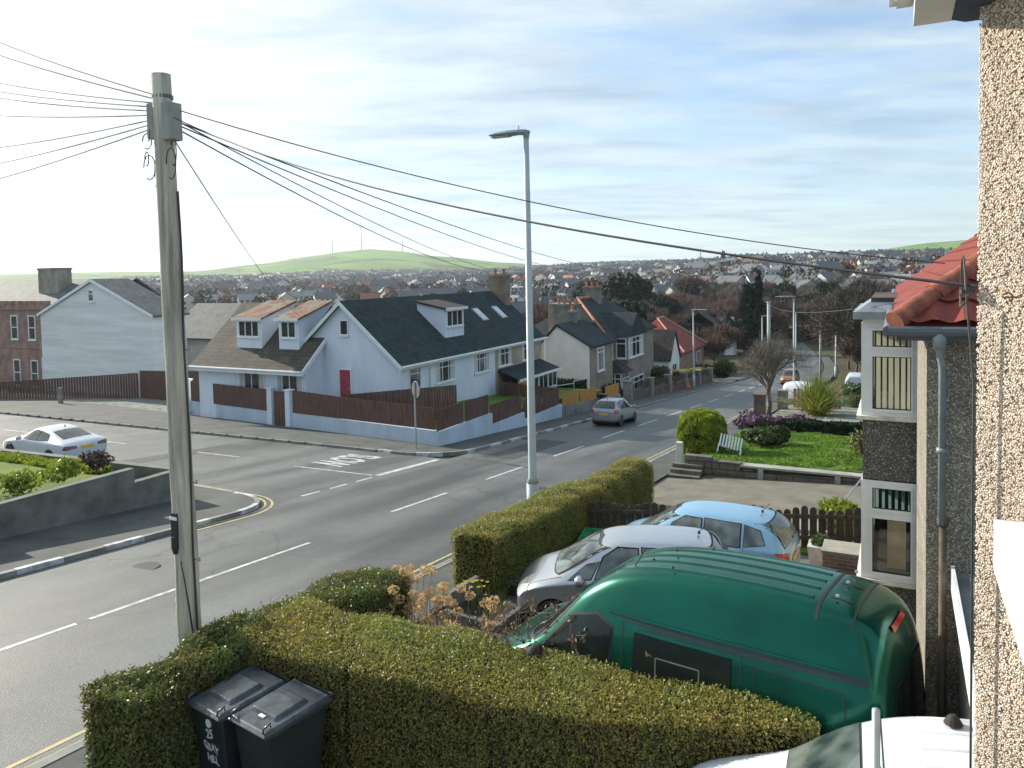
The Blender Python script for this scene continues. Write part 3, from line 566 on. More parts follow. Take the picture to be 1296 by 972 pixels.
def dormer(parent, face, c, w, h, zb, zt, depth, wallm, roofm, cols, rise):
    """face 'S' looks down -x, 'R' looks down -y; box standing on the slope with a lean-to roof"""
    if face == 'S':
        x, y = c; MB().hexa([(x, y-w/2, zb), (x+depth, y-w/2, zb+.4), (x+depth, y+w/2, zb+.4), (x, y+w/2, zb)], [(x, y-w/2, zt), (x+depth, y-w/2, zt+rise), (x+depth, y+w/2, zt+rise), (x, y+w/2, zt)]).build('dormer_wall', wallm, parent)
        a = w/2+.16; r = MB().hexa([(x-.2, y-a, zt-.02), (x+depth, y-a, zt+rise), (x+depth, y+a, zt+rise), (x-.2, y+a, zt-.02)], [(x-.2, y-a, zt+.1), (x+depth, y-a, zt+rise+.12), (x+depth, y+a, zt+rise+.12), (x-.2, y+a, zt+.1)]).build('dormer_roof', roofm, parent, roofuv=True)
        MB().box(x-.24, x-.202, y-a, y+a, zt-.06, zt+.1).build('fascia', white, r)
        window(parent, (x, y+w/2, 0), US, NS, .18, zt-1.0, w-.36, .92, cols)
    else:
        x, y = c; MB().hexa([(x-w/2, y, zb), (x+w/2, y, zb), (x+w/2, y+depth, zb+.4), (x-w/2, y+depth, zb+.4)], [(x-w/2, y, zt), (x+w/2, y, zt), (x+w/2, y+depth, zt+rise), (x-w/2, y+depth, zt+rise)]).build('dormer_wall', wallm, parent)
        a = w/2+.16; r = MB().hexa([(x-a, y-.2, zt-.02), (x+a, y-.2, zt-.02), (x+a, y+depth, zt+rise), (x-a, y+depth, zt+rise)], [(x-a, y-.2, zt+.1), (x+a, y-.2, zt+.1), (x+a, y+depth, zt+rise+.12), (x-a, y+depth, zt+rise+.12)]).build('dormer_roof', roofm, parent, roofuv=True)
        MB().box(x-a, x+a, y-.24, y-.202, zt-.06, zt+.1).build('fascia', white, r)
        window(parent, (x-w/2, y, 0), U1, N1, .18, zt-1.05, w-.36, .97, cols)
dormer(H, 'S', (-.75, 9.95), 1.95, 1.2, 3.2, 5.0, 2.75, blueish, roof_orange, 3, .86)
dormer(H, 'S', (-.75, 6.95), 1.45, 1.2, 3.2, 5.0, 2.75, blueish, roof_orange, 2, .86)
dormer(H, 'R', (6.9, .85), 2.2, 1.2, 3.45, 5.25, 1.95, blueish, roof_brown, 3, .40)
# ================================================================ ITS BEIGE NEIGHBOUR UNDER THE SAME ROOF LINE
H = thing('semi_detached_house', 'beige pebbledashed half of the slate-roofed pair, with lean-to porch, two skylights and end chimney', 'house', 42.95, 23.2, -7.4)
gwall(MB(), .003, 7.2, 0, 7.5, -1.9, 2.74, 5.92).build('wall', dash_beige, H)
roof(MB(), .02, 7.45, -.25, 7.75, 2.62, 6.04).build('roof', slate, H, roofuv=True)
MB().box(.02, 7.45, -.30, -.25, 2.43, 2.62).build('fascia', white, H); MB().tube([(.03, -.36, 2.57), (7.5, -.36, 2.57), (7.6, -.1, 2.4), (7.6, -.1, -1)], .055, 8).build('gutter', white, H)
window(H, (0, 0, 0), U1, N1, .45, 1.25, 1.8, 1.15, 2, .35, cur=1); window(H, (0, 0, 0), U1, N1, 3.9, 1.25, 1.8, 1.15, 2, .35, cur=1)
chimney(H, 6.55, 7.25, 2.5, 3.9, 3.5, 7.25, brickmat('buff_brick', (.30, .22, .15), (.26, .18, .12), (.3, .27, .22), .23, .075), 2)
for x in (1.35, 4.1):
    sk = MB(); sl_ = 3.42/4.0
    def SP(u, v, n): return (x+u, 1.55+v-n*sl_*.75, 2.62+(1.80+v)*sl_+n*.75)
    sk.hexa([SP(0, 0, -.02), SP(.8, 0, -.02), SP(.8, .95, -.02), SP(0, .95, -.02)], [SP(0, 0, .07), SP(.8, 0, .07), SP(.8, .95, .07), SP(0, .95, .07)]); f = sk.build('skylight', mat('skylight_frame', (.3, .31, .32), .5), H)
    MB().hexa([SP(.07, .07, .03), (SP(.73, .07, .03)), SP(.73, .88, .03), SP(.07, .88, .03)], [SP(.07, .07, .078), SP(.73, .07, .078), SP(.73, .88, .078), SP(.07, .88, .078)]).build('pane', mat('bright_glass', (.5, .55, .6), .08, .1, 1, spec=1), f)
p = MB().hexa([(.3, -1.6, .42), (6.9, -1.6, .42), (6.9, -.002, 1.0), (.3, -.002, 1.0)], [(.3, -1.6, .5), (6.9, -1.6, .5), (6.9, -.002, 1.08), (.3, -.002, 1.08)]).build('porch_roof', slate, H, roofuv=True)
MB().box(.3, 6.9, -1.68, -1.602, .34, .5).build('fascia', white, p)
MB().box(.5, 6.7, -1.4, -.004, -1.9, -.75).build('porch_wall', dash_beige, H)
for k in range(4): window(H, (0, -1.38, 0), U1, N1, .55+k*1.54, -.74, 1.5, 1.14, 2, 0, sill=False)
# ================================================================ LEFT: BRICK HOUSE AND WHITE GABLE
H = thing('terraced_house', 'red brick house with battlemented parapet, sash windows, pale worn roof and big stepped chimney', 'house', 38.8, 63.2, -9.3)
MB().box(0, 8, 0, 16, -1.5, 6.9).build('wall', brick_red, H)
cr = MB().box(-.12, .25, -.1, 16, 6.9, 7.3)
for k in range(16): cr.box(-.1, .23, k*1.0, k*1.0+.55, 7.3, 7.68)
cr.box(-.06, 0, 0, 16, 3.6, 3.75); cr.build('parapet', brick_red, H)
roof(MB(), .3, 8.6, -5.2, 16, 6.75, 9.5, 'y').build('roof', slate_pale, H, roofuv=True)
chimney(H, 2.6, 3.9, 2.7, 5.5, 7.5, 10.5, brickmat('sooty_buff_brick', (.36, .33, .27), (.3, .28, .22), (.34, .31, .27), .23, .075), 0)
for k, y in enumerate((4.9, 2.4, 9.3, 12.2)):
    window(H, (0, 0, 0), (0, 1, 0), NS, y-.55, 4.35, 1.0, 2.1, 1, 1.05, b=.1); window(H, (0, 0, 0), (0, 1, 0), NS, y-.65, .35, 1.0, 2.3, 1, 1.15, b=.1)
d = MB().box(-.04, .003, .1, 1.0, -.1, 2.2).build('door', panel_dark, H); MB().box(-.08, .002, 1.0, 1.12, -.1, 2.9).box(-.08, .002, 0, .1, -.1, 2.9).box(-.08, .002, .1, 1.0, 2.78, 2.9).box(-.08, .002, .1, 1.0, 2.2, 2.3).build('frame', white, d)
H = thing('gable_house', 'tall pale grey rendered gable end with one tiny attic window, behind the brown board fence', 'house', 38.0, 49.4, -9.0)
gwall(MB(), 0, 3, 0, 13.6, -2, 6.28, 8.9).build('wall', greyrend, H)
roof(MB(), -.12, 3.2, -.25, 13.85, 6.32, 9.12).build('roof', slate_pale, H, roofuv=True)
fb = MB()
for ya in (-.25, 13.85): fb.hexa([(-.17, ya, 6.12), (-.17, 6.8, 8.9), (-.125, 6.8, 8.9), (-.125, ya, 6.12)], [(-.17, ya, 6.33), (-.17, 6.8, 9.13), (-.125, 6.8, 9.13), (-.125, ya, 6.33)])
fb.build('fascia', white, H)
window(H, (0, 13.6, 0), US, NS, 6.3, 7.35, .72, .95, 1, .35, b=.09)
H = thing('pale_roof_house', 'low grey slate roofed building seen between the telegraph pole and the orange dormers', 'house', 50, 52, -9.6)
gwall(MB(), 0, 8, 0, 11, -2, 4.2, 7.0, 'y').build('wall', whiter, H); roof(MB(), -.3, 8.3, -.3, 11.3, 4.0, 7.1, 'y').build('roof', slate_pale, H, roofuv=True)
for k in range(2):
    x0 = .9; MB().hexa([(x0, 1.2+k*1.6, 5.12), (x0+.8, 1.2+k*1.6, 5.7), (x0+.8, 1.8+k*1.6, 5.7), (x0, 1.8+k*1.6, 5.12)], [(x0-.05, 1.2+k*1.6, 5.2), (x0+.75, 1.2+k*1.6, 5.78), (x0+.75, 1.8+k*1.6, 5.78), (x0-.05, 1.8+k*1.6, 5.2)]).build('skylight', MATS['bright_glass'], H)
# ================================================================ DOWN THE ROAD: PAIR WITH BAY, BUNGALOWS
H = thing('semi_detached_house', 'grey pebbledashed house with hipped slate roof, red ridge tiles, white bay window and glazed porch', 'house', 60.4, 22.0, -10.7)
MB().box(0, 14, 0, 8, -2.5, 5.1).build('wall', dash_far, H); roof(MB(), -.35, 14.3, -.35, 8.3, 4.95, 8.1, h0=4.2, h1=4.2).build('roof', slate, H, roofuv=True)
MB().tube([(-.35, -.35, 5.05), (3.85, 3.97, 8.16)], .13, 6).tube([(3.85, 3.97, 8.16), (10.1, 3.97, 8.16)], .13, 6).build('ridge_tiles', terrac, H)
MB().box(-.1, 1.6, 3.0, 5.2, 5.0, 7.9).build('wall', dash_far, H); chimney(H, -.9, .1, 2.2, 4.3, -1, 7.9, mat('grey_cement', (.22, .21, .19), .9, .25, 1), 4)
chimney(H, 7, 8.1, 3.2, 4.8, 7.4, 9.2, MATS['grey_cement'], 3)
MB().box(2.4, 7.0, -1.15, -.004, -2.5, 5.0).build('bay_wall', dash_far, H)
br_ = MB(); br_.hexa([(2.1, -1.45, 4.95), (7.3, -1.45, 4.95), (7.3, 3, 4.95), (2.1, 3, 4.95)], [(4.65, -1.3, 6.9), (4.75, -1.3, 6.9), (4.75, 3.2, 6.9), (4.65, 3.2, 6.9)]); br_.build('bay_roof', slate, H, roofuv=True)
window(H, (0, -1.15, 0), U1, N1, 2.6, 3.0, 4.2, 1.8, 4, .5, b=.1, cur=1); window(H, (2.4, 0, 0), US, NS, .1, 3.0, .95, 1.8, 1, .5, b=.1); window(H, (0, -1.15, 0), U1, N1, 2.6, -.6, 4.2, 1.8, 3, .5, b=.1)
window(H, (0, 0, 0), U1, N1, .5, 3.0, 1.2, 1.6, 2, .4, b=.1)
MB().box(.4, 2.2, -1.3, -.004, -2.4, 0).build('porch_wall', dash_far, H)
pr = MB().hexa([(.1, -1.7, 2.05), (2.395, -1.7, 2.05), (2.395, 0, 2.05), (.1, 0, 2.05)], [(.9, -.5, 2.9), (1.6, -.5, 2.9), (1.6, -.01, 2.9), (.9, -.01, 2.9)]).build('porch_roof', roof_brown, H, roofuv=True)
window(H, (0, -1.3, 0), U1, N1, .42, 0, 1.76, 2.0, 3, .5, sill=False, b=.1); window(H, (.4, 0, 0), US, NS, .1, 0, 1.15, 2.0, 2, .5, sill=False, b=.1)
H = thing('cottage_wing', 'small bright white rendered gable with uneven slate roof beside the grey pebbledashed house', 'house', 54.6, 21.2, -10.2)
gwall(MB(), 0, 5.2, 0, 4.1, -2.4, 4.40, 5.85, ridge=.66).build('wall', whiter, H)
MB().box(.003, 5.1, -.06, .4, -2.4, 4.34).build('side_wall', dash_far, H)
roof(MB(), -.15, 5.7, -.3, 4.3, 4.35, 6.05, ridge=.66).build('roof', slate, H, roofuv=True)
window(H, (0, -.06, 0), U1, N1, 1.5, 2.2, 1.6, 1.9, 2, .4, b=.1, cur=1); window(H, (0, 4.1, 0), US, NS, .1, 1.0, .8, 1.5, 1, .7, b=.1); MB().tube([(-.07, 4.1, -1), (-.07, 4.1, 4.6)], .06, 6).build('downpipe', white, H)
chimney(H, 3.2, 3.9, 2.5, 3.1, 5, 6.9, MATS['grey_cement'], 1)
H = thing('bungalow', 'cream bungalow with dark brown tiled roof and a small cross gable', 'house', 74.5, 24.6, -12.6)
gwall(MB(), 0, 11, 0, 7, -1, 2.9, 6.1, ridge=.5).build('wall', cream, H); roof(MB(), -.2, 11.2, -.3, 7.3, 2.7, 6.2).build('roof', roof_brown, H, roofuv=True)
gwall(MB(), 7.4, 11.6, -2.2, 3.4, -1.5, 2.7, 5.7, 'y').build('wall', whiter, H); roof(MB(), 7.2, 11.8, -2.4, 3.4, 2.55, 5.8, 'y').build('roof', roof_brown, H, roofuv=True)
window(H, (0, -2.2, 0), U1, N1, 8.5, .7, 1.8, 1.3, 2, 0, b=.1); window(H, (0, 0, 0), U1, N1, 2.5, .7, 1.6, 1.3, 2, 0, b=.1); chimney(H, 4.0, 4.9, 4.2, 5.1, 4.5, 7.2, whiter, 1)
H = thing('bungalow', 'brick bungalow with steep red tiled hipped roof', 'house', 96, 24.6, -14.2)
MB().box(0, 12, 0, 9, -1.5, 3.6).build('wall', brick_red, H); roof(MB(), -.4, 12.4, -.4, 9.4, 3.45, 7.5, h0=5.0, h1=5.0).build('roof', roof_red, H, roofuv=True)
MB().tube([(-.4, -.4, 3.6), (4.6, 4.5, 7.55), (7.4, 4.5, 7.55), (12.4, -.4, 3.6)], .13, 6).build('ridge_tiles', mat('pink_ridge', (.5, .27, .22), .8), H)
window(H, (0, 0, 0), U1, N1, 7.5, .9, 2.4, 1.9, 3, 0, b=.12); window(H, (0, 9, 0), US, NS, 5.5, .9, 2.0, 1.6, 2, 0, b=.12)
H = thing('bay_fronted_villa', 'grey villa with pointed turret roof over white bay windows, next to the far lamp posts', 'house', 152, 31.0, -17.6)
MB().box(0, 9, 0, 9, -1.5, 5.6).build('wall', mat('mauve_render', (.34, .31, .33), .9, .1, 1), H); roof(MB(), -.4, 9.4, -.4, 9.4, 5.4, 8.8, h0=0, h1=0).build('roof', roof_brown, H, roofuv=True)
MB().lathe([(1.8, -1), (1.8, 5.8)], (2.2, -.6, 0), 8).build('bay_wall', whiter, H); MB().lathe([(2.2, 5.8), (.05, 8.6)], (2.2, -.6, 0), 8).build('bay_roof', slate, H)
for z in (.6, 3.5): window(H, (-.4, -1.28-.98, 0), U1, N1, 2.0, z, 1.2, 1.6, 1, .5, b=.15); window(H, (0, 0, 0), U1, N1, 5.2, z, 2, 1.7, 2, .5, b=.15); window(H, (0, 9, 0), US, NS, 3, z, 2, 1.7, 2, .5, b=.15)
gwall(MB(), 4.6, 8, -1.2, 3, -1.5, 5.4, 7.6, 'y').build('wall', MATS['mauve_render'], H)
# ================================================================ STREET LEVEL WALLS AND FENCES
def boards(mb, p0, p1, zb, zt, w=.13, gap=.015, th=.02, top='flat'):
    """vertical boards from p0 to p1; zb/zt functions of 0..1"""
    p0, p1 = Vector((*p0, 0)), Vector((*p1, 0)); Lg = (p1-p0).length; u = (p1-p0)/Lg; nrm = Vector((-u.y, u.x, 0)); n = max(1, int(Lg/(w+gap)))
    for i in range(n):
        a = i*(w+gap); k = (i+.5)/n; z0, z1 = zb(k), zt(k)+random.uniform(-.008, .008); q = p0+u*a; r = q+u*w; o = nrm*th; dd = nrm*random.uniform(-.004, .004)
        if top == 'flat': mb.hexa([q+dd, r+dd, r+o+dd, q+o+dd], [0]*4) if False else mb.hexa([(x.x, x.y, z0) for x in (q+dd, r+dd, r+o+dd, q+o+dd)], [(x.x, x.y, z1) for x in (q+dd, r+dd, r+o+dd, q+o+dd)])
        else:
            prof = [(0, 0)]+[(w, 0)]+[(w/2+w/2*math.cos(R(t)), -w*.5+w*.5*math.sin(R(t))) for t in range(0, 181, 30)]
            pts = [(q+u*c, (z0 if (j < 2) else z1+e)) for j, (c, e) in enumerate(prof)]
            mb.hexa([(x.x, x.y, z) for x, z in pts], [((x+o).x, (x+o).y, z) for x, z in pts])
B = thing('boundary_wall', 'pale blue painted garden wall with pillars and brown board fence panels, running round the street corner', 'wall')
C0 = (28.45, 18.5); SL = [(28.45, 18.5), (30.45, 29.0)]; SR = [(31.3, 30.6), (30.6, 30.6)]
def wallrun(mb, p0, p1, zb, zt, th=.2):
    p0, p1 = Vector((*p0, 0)), Vector((*p1, 0)); u = (p1-p0).normalized(); n = Vector((-u.y, u.x, 0))*th
    c = [p0, p1, p1+n, p0+n]; mb.hexa([(q.x, q.y, z) for q, z in zip(c, (zb[0], zb[1], zb[1], zb[0]))], [(q.x, q.y, z) for q, z in zip(c, (zt[0], zt[1], zt[1], zt[0]))])
wm = MB(); GA = (30.25, 29.0); GB_ = (30.45, 30.15)
wallrun(wm, C0, GA, (-8.4, -8.4), (-7.05, -7.22), -.2)
wallrun(wm, GB_, (31.35, 37.7), (-8.6, -8.6), (-7.3, -7.3), -.2)
segs = [(28.45, 31.0, -7.10), (31.0, 33.5, -7.12), (33.5, 37.2, -7.72), (37.2, 42.4, -8.12)]
for i, (a, b, z) in enumerate(segs): wm.box(a, b, 18.3, 18.5, -9.6, z)
# ramped tops between the steps
wm.build('wall', bluewall, B)
pm_ = MB()
for (s_, t_2) in ((30.28, 28.82), (30.47, 30.3), (31.35, 37.85)): pm_.box(s_-.17, s_+.17, t_2-.17, t_2+.17, -8.6, -6.05).box(s_-.22, s_+.22, t_2-.22, t_2+.22, -6.05, -5.98)
pm_.build('pillar', blueish, B)
fn = MB(); boards(fn, C0, (30.2, 28.6), lambda k: lerp(-7.0, -7.2, k), lambda k: -6.02-.0*k+.02*math.sin(k*9)); fn.build('fence_panel', wood_f, B)
fn = MB(); boards(fn, (30.5, 30.5), (31.33, 37.6), lambda k: -7.28, lambda k: -6.1); fn.build('fence_panel', wood_f, B)
for i, (a, b, zt) in enumerate([(28.5, 30.95, -6.10), (31.0, 33.4, -6.14), (33.45, 37.2, -6.72), (37.25, 39.8, -7.06), (39.85, 42.3, -7.15)]):
    z0 = segs[min(i, 3)][2]; fn = MB(); boards(fn, (a, 18.42), (b, 18.42), lambda k: z0+.01, lambda k: zt, .10, .03, top='flat' if i else 'round'); fn.build('fence_panel', wood_f, B)
g = MB(); boards(g, (30.30, 29.05), (30.43, 30.1), lambda k: -8.0, lambda k: -6.15); g.build('gate', wood_f, B)
fr = MB(); boards(fr, (32.2, 19.6), (31.6, 26.5), lambda k: -7.4, lambda k: lerp(-5.55, -6.35, k)); stobj('board_fence', fr, wood_f, 'brown board fence climbing behind the street fence to the blue gable', 'fence')
fr = MB(); boards(fr, (42.0, 22.2), (47.6, 22.2), lambda k: -8.2, lambda k: -7.02, .14, .05); stobj('board_fence', fr, wood_d, 'short dark board fence in front of the beige porch', 'fence')
fr = MB(); boards(fr, (42.6, 18.6), (42.7, 22.8), lambda k: -9.2, lambda k: lerp(-7.2, -7.0, k)); stobj('board_fence', fr, wood_f, 'brown board fence dividing the front gardens of the slate-roofed pair', 'fence')
W2 = thing('low_wall', 'low grey rendered wall topped by golden timber boards, beside the passing silver car', 'wall')
mb = MB(); 
for a, b in ((42.5, 48.6), (50.2, 53.4)):
    for i in range(4): x0, x1 = lerp(a, b, i/4), lerp(a, b, (i+1)/4); mb.box(x0, x1, 18.3, 18.5, -10.6, G(x0, 18)+.72)
mb.build('wall', MATS['grey_cement'], W2)
for a, b in ((42.6, 45.5), (45.55, 48.5), (50.3, 53.3)):
    fn = MB(); z = G((a+b)/2, 18); boards(fn, (a, 18.38), (b, 18.38), lambda k: G(lerp(a, b, k), 18)+.7, lambda k: z+1.62-.10*k, .12, .02); fn.build('fence_panel', wood_y, W2)
mb = MB()
for (a, t0), (b, t1) in zip([(43.5, 23), (43.4, 20.2), (47, 19.4)], [(43.4, 20.2), (47, 19.4), (49.5, 19.4)]): mb.tube([(a, t0, -7.4), (b, t1, -7.55)], .035, 6); mb.tube([(a, t0, -9), (a, t0, -7.4)], .035, 6)
stobj('garden_railing', mb, steel, 'pale metal handrail above the golden timber boards', 'railing')
W3 = thing('low_wall', 'long low brick wall with dark railings and square pillars, down the far pavement', 'wall')
mb = MB()
for i in range(9): x0, x1 = 56+i*3.2, 59.2+i*3.2-.002; mb.box(x0, x1, 18.4, 18.65, G(x1, 18)-.3, G(x0, 18)+.75)
mb.build('wall', mat('brown_brickwork', (.15, .10, .08), .9, .25, 2), W3)
for i in range(6): mb = MB(); x0 = 56+i*5.7; mb.box(x0-.3, x0+.3, 18.3, 18.9, G(x0, 18)-.3, G(x0, 18)+1.55).box(x0-.36, x0+.36, 18.24, 18.96, G(x0, 18)+1.55, G(x0, 18)+1.65); mb.build('pillar', mat('stone_pillar', (.26, .24, .20), .9, .2, 2), W3)
mb = MB(); boards(mb, (58, 18.5), (84, 18.5), lambda k: G(58+26*k, 18)+.7, lambda k: G(58+26*k, 18)+1.45, .1, .08); mb.build('fence_panel', wood_d, W3)
# fence round the left forecourt
mb = MB(); boards(mb, (30.2, 58.0), (37.6, 50.5), lambda k: lerp(-8.7, -9.2, k), lambda k: lerp(-7.1, -6.95, k), .16, .02); stobj('board_fence', mb, wood_f, 'tall dark brown board fence round the forecourt below the grey gable', 'fence')
mb = MB(); boards(mb, (37.6, 50.5), (36.6, 38.0), lambda k: -9.3, lambda k: lerp(-6.8, -6.25, k), .16, .02); stobj('board_fence', mb, wood_f, 'taller stained fence section joining the grey gable to the pale blue house', 'fence')
mb = MB().box(29.6, 29.9, 57.5, 75, -9.4, -6.9); stobj('low_wall', mb, mat('patchy_white_wall', (.55, .56, .52), .9, .25, 2, col2=(.25, .25, .22)), 'patchy white low wall in front of the brick house', 'wall')
mb = MB().box(31.4, 31.6, 50.3, 50.55, -9, -7.2); stobj('timber_post', mb, MATS['stone_pillar'] if 'stone_pillar' in MATS else mat('stone_pillar', (.26, .24, .20), .9, .2, 2), 'short dull post standing against the forecourt fence', 'post')
# opposite front garden wall, stepped
mb = MB()
for a, b, z in ((-25, 5, -4.75), (5, 10.3, -5.05), (10.3, 14.0, -5.32), (14.0, 15.75, -5.72)): mb.box(a, b-.002, 19.2, 19.45, -8, z)
mb.hexa([(15.5, 19.45, -8), (15.75, 19.45, -8), (15.75, 45, -8), (15.5, 45, -8)], [(15.5, 19.45, -5.75), (15.75, 19.45, -5.75), (15.75, 45, -6.35), (15.5, 45, -6.35)])
stobj('garden_wall', mb, grey_wall, 'dull grey stepped garden wall enclosing the green plot at the junction', 'wall')
# ================================================================ POLES, LAMPS, WIRES
PT = thing('telegraph_pole', 'weathered timber telegraph pole with cable box and wires fanning from its top', 'telegraph pole', 6.7, 8.2, -5.9)
n_ = 14; mb = MB(); mb.tube([(-.12*k/n_+.004*math.sin(k*1.7), 0+.006*math.cos(k*2.1), -.3+8.75*k/n_) for k in range(n_+1)], [.158-.042*k/n_ for k in range(n_+1)], 18); mb.build('pole', polew, PT, smooth=True)
bx = MB().box(-.22, -.02, -.23, -.10, 7.62, 8.08); MB().box(-.20, .0, .08, .20, 7.66, 8.10).build('junction_box', mat('grey_box', (.30, .31, .27), .7), PT, bevel=.01); bx.build('cable_box', mat('grey_box', (.30, .31, .27), .7), PT, bevel=.01)
MB().lathe([(.118, 8.14), (.126, 8.15), (.126, 8.19), (.118, 8.2)], (-.11, 0, 0), 18).build('band', gutterm, PT)
for k in range(9):
    lp = MB()
    a = random.uniform(0, 6.28); r0 = random.uniform(.07, .2); c = Vector((-.12+random.uniform(-.1, .1), random.choice((.20, .22, -.20)), 7.5+random.uniform(-.3, .25)))
    lp.tube([c+Vector((r0*.3*math.cos(q)*math.cos(a), r0*.55*math.cos(q), r0*math.sin(q))) for q in [2*PI*i/12 for i in range(11)]], .007, 5); lp.build('cable_loop', cablem, PT)
cb = MB(); cb.tube([(-.04+.01*math.sin(k), -.128-.0022*k+.006*math.cos(k*1.3), 7.0-.42*k) for k in range(17)], .013, 6).tube([(-.16, -.06, 2.3), (-.13, -.10, 1.9), (-.08, -.15, 1.2), (-.06, -.165, .0)], .012, 6).build('cable', cablem, PT)
for z in (1.3, 2.3, 3.3, 4.2, 5.0): MB().tube([(-.03, -.12, z), (-.03, -.24, z)], .010, 5).tube([(-.03, -.24, z-.02), (-.03, -.24, z+.04)], .012, 5).tube([(-.05, .12, z+.4), (-.05, .22, z+.4)], .010, 5).build('step_iron', steel, PT)
MB().box(-.205, -.155, -.05, .05, 2.62, 2.92).box(-.215, -.205, -.065, .065, 2.84, 2.88, 1).lathe([(.03, 2.40), (.05, 2.48), (.05, 2.62)], (-.19, 0, 0), 10).build('terminal_box', [plast, white], PT)
top = Vector((6.57, 8.2, 2.15))
def wire(p0, p1, sag, r, label, n=26, name='telephone_wire', grp='telephone wires fanning from the telegraph pole'):
    p0, p1 = Vector(p0), Vector(p1); mb = MB(); mb.tube([(p0.lerp(p1, k/n)-Vector((0, 0, sag*4*(k/n)*(1-k/n))))-p0 for k in range(n+1)], r, 5)
    return stobj(name, mb, cablem, label, 'wire', p0.x, p0.y, p0.z, group=grp)
tr = top+Vector((.03, -.12, -.04))
wire(tr+Vector((0, 0, .02)), (11.5, -.55, .0), .28, .007, 'single wire running highest across to the red-tiled roof')
wire(tr-Vector((0, 0, .08)), (3.72, -.30, -.10), .24, .007, 'thick black wire ending at the wall bracket at right')
wire(tr-Vector((0, 0, .12)), (68, 20.4, .2), .9, .011, 'wire reaching farthest down the road over the grey bay house')
wire(tr-Vector((0, 0, .16)), (57, 20.4, .1), .8, .010, 'wire dropping behind the lamp post to the small white gable')
wire(tr-Vector((0, 0, .10)), (45.0, 21.7, -.1), .6, .009, 'upper wire of the close pair to the slate-roofed houses')
wire(tr-Vector((0, 0, .20)), (42.8, 21.7, .2), .75, .010, 'lower wire of the close pair to the slate-roofed houses')
wire(top+Vector((0, -.14, -.35)), (31.2, 28.6, -2.2), .35, .008, 'steep wire falling alone to the pale blue house gable')
tl = top+Vector((0, .12, .06))
for i, (z, d, lb) in enumerate([(4.4, (8.3, 14.6), 'top wire at far left climbing out of the picture'), (4.22, (8.1, 14.7), 'second wire at far left just under the top one'), (4.18, (9.46, 16.7), 'upper near-level wire at far left'), (4.0, (9.4, 16.7), 'second near-level wire at far left'), (3.87, (9.5, 16.7), 'third near-level wire at far left'), (3.5, (9.3, 16.8), 'lowest near-level wire at far left'),
                 (3.2, (10.6, 18.9), 'highest of three wires slanting down to the left edge'), (2.8, (10.5, 18.9), 'middle of three wires slanting down to the left edge'), (2.4, (10.4, 18.9), 'lowest of three wires slanting down to the left edge')]):
    e = Vector((d[0], d[1], z)); p = tl-Vector((0, 0, .05*i-.1)); wire(p, p+(e-p)*1.25, .05, .009, lb, n=10)
wire((9.5, -.4, -.35), (51.5, 7.5, -2.4), 0.35, .009, 'thin wire dipping across the bare trees below the red roof', grp='other wires')
wallc = MB(); wallc.tube([(.30, .04, -.20)]+[(lerp(.28, -.05, k/14), .04, -.14+.17*math.sin(PI*(k/14)**.8)) for k in range(15)]+[(-.05, .012, -.5), (-.045, .012, -2.2), (-.05, .012, -6)], .0045, 6).tube([(.55, .02, -.11), (.3, .04, -.15), (.1, .05, -.19), (.0, .03, -.15), (0, .02, -.1)], .005, 6)
wallc.tube([(0, .01, -.12), (-.02, .06, -.12)], .012, 6); stobj('wall_cable', wallc, cablem, 'black cable looping up and running down the near pebbledash corner', 'cable', 3.74, -.295, 0)
mb = MB().tube([(0, 0, 0), (0, .04, 0)]+[(.0, .04+.0, 0)]+[(.0+.02*math.sin(q)*0, .05+.018*math.cos(q)-.01, .018*math.sin(q)) for q in [k*PI/5 for k in range(8)]], .0045, 6); stobj('wall_hook', mb, mat('rusty_iron', (.25, .17, .10), .8), 'small rusty hook screwed into the near pebbledash wall', 'hook', 3.60, -.43, -.14)
def lamp(s, t, z, h, label, arm=1.2, r=.085, name='street_lamp', group='street lamps along the road', side=1):
    o = thing(name, label, 'street lamp', s, t, z, group=group)
    MB().tube([(0, 0, -.2), (0, 0, 1.4)], [r*1.5, r*1.5], 12).tube([(0, 0, 1.4), (0, 0, 1.55), (0, 0, h-.12)], [r*1.5, r, r*.62], 12).build('pole', mat('lamp_grey', (.40, .45, .45), .5, .08, 2), o, smooth=True)
    mb = MB(); k = side; prof = [(-.12*k, .02, .05), (.0, .10, .085), (.25*k, .13, .07), (.6*k, .16, .075), (1.0*k, .16, .05), (1.2*k, .1, .025)]; V = []; Fc = []
    for y, w, th in prof:
        zz = h-.02+(.045 if abs(y) > .2 else .02); V += [(-w, y*arm/1.2, zz), (-w*.6, y*arm/1.2, zz+th*.9), (w*.6, y*arm/1.2, zz+th*.9), (w, y*arm/1.2, zz), (w*.6, y*arm/1.2, zz-th*.7), (-w*.6, y*arm/1.2, zz-th*.7)]
    for i in range(len(prof)-1): Fc += [(i*6+j, i*6+(j+1) % 6, (i+1)*6+(j+1) % 6, (i+1)*6+j) for j in range(6)]
    Fc += [tuple(range(6)), tuple(range(len(V)-6, len(V)))]; mb.add(V, Fc); mb.tube([(0, .2*k, h+.03), (0, .2*k, h+.20)], .012, 6); mb.tube([(0, 0, h-.16), (0, 0, h+.03)], [r*.62, r*.9], 10)
    mb.build('lantern', mat('lantern_grey', (.22, .27, .29), .5, .08, 2), o, smooth=False)
    MB().box(-.1, .1, .45*k, .95*k, h-.045, h-.03).build('lens', mat('frosted_lens', (.5, .52, .5), .3), o) if k > 0 else None
    return o
lamp(17.05, 8.2, -6.72, 10.15, 'tall grey street lamp rising behind the clipped hedge, nearest of all', 1.0, r=.105)
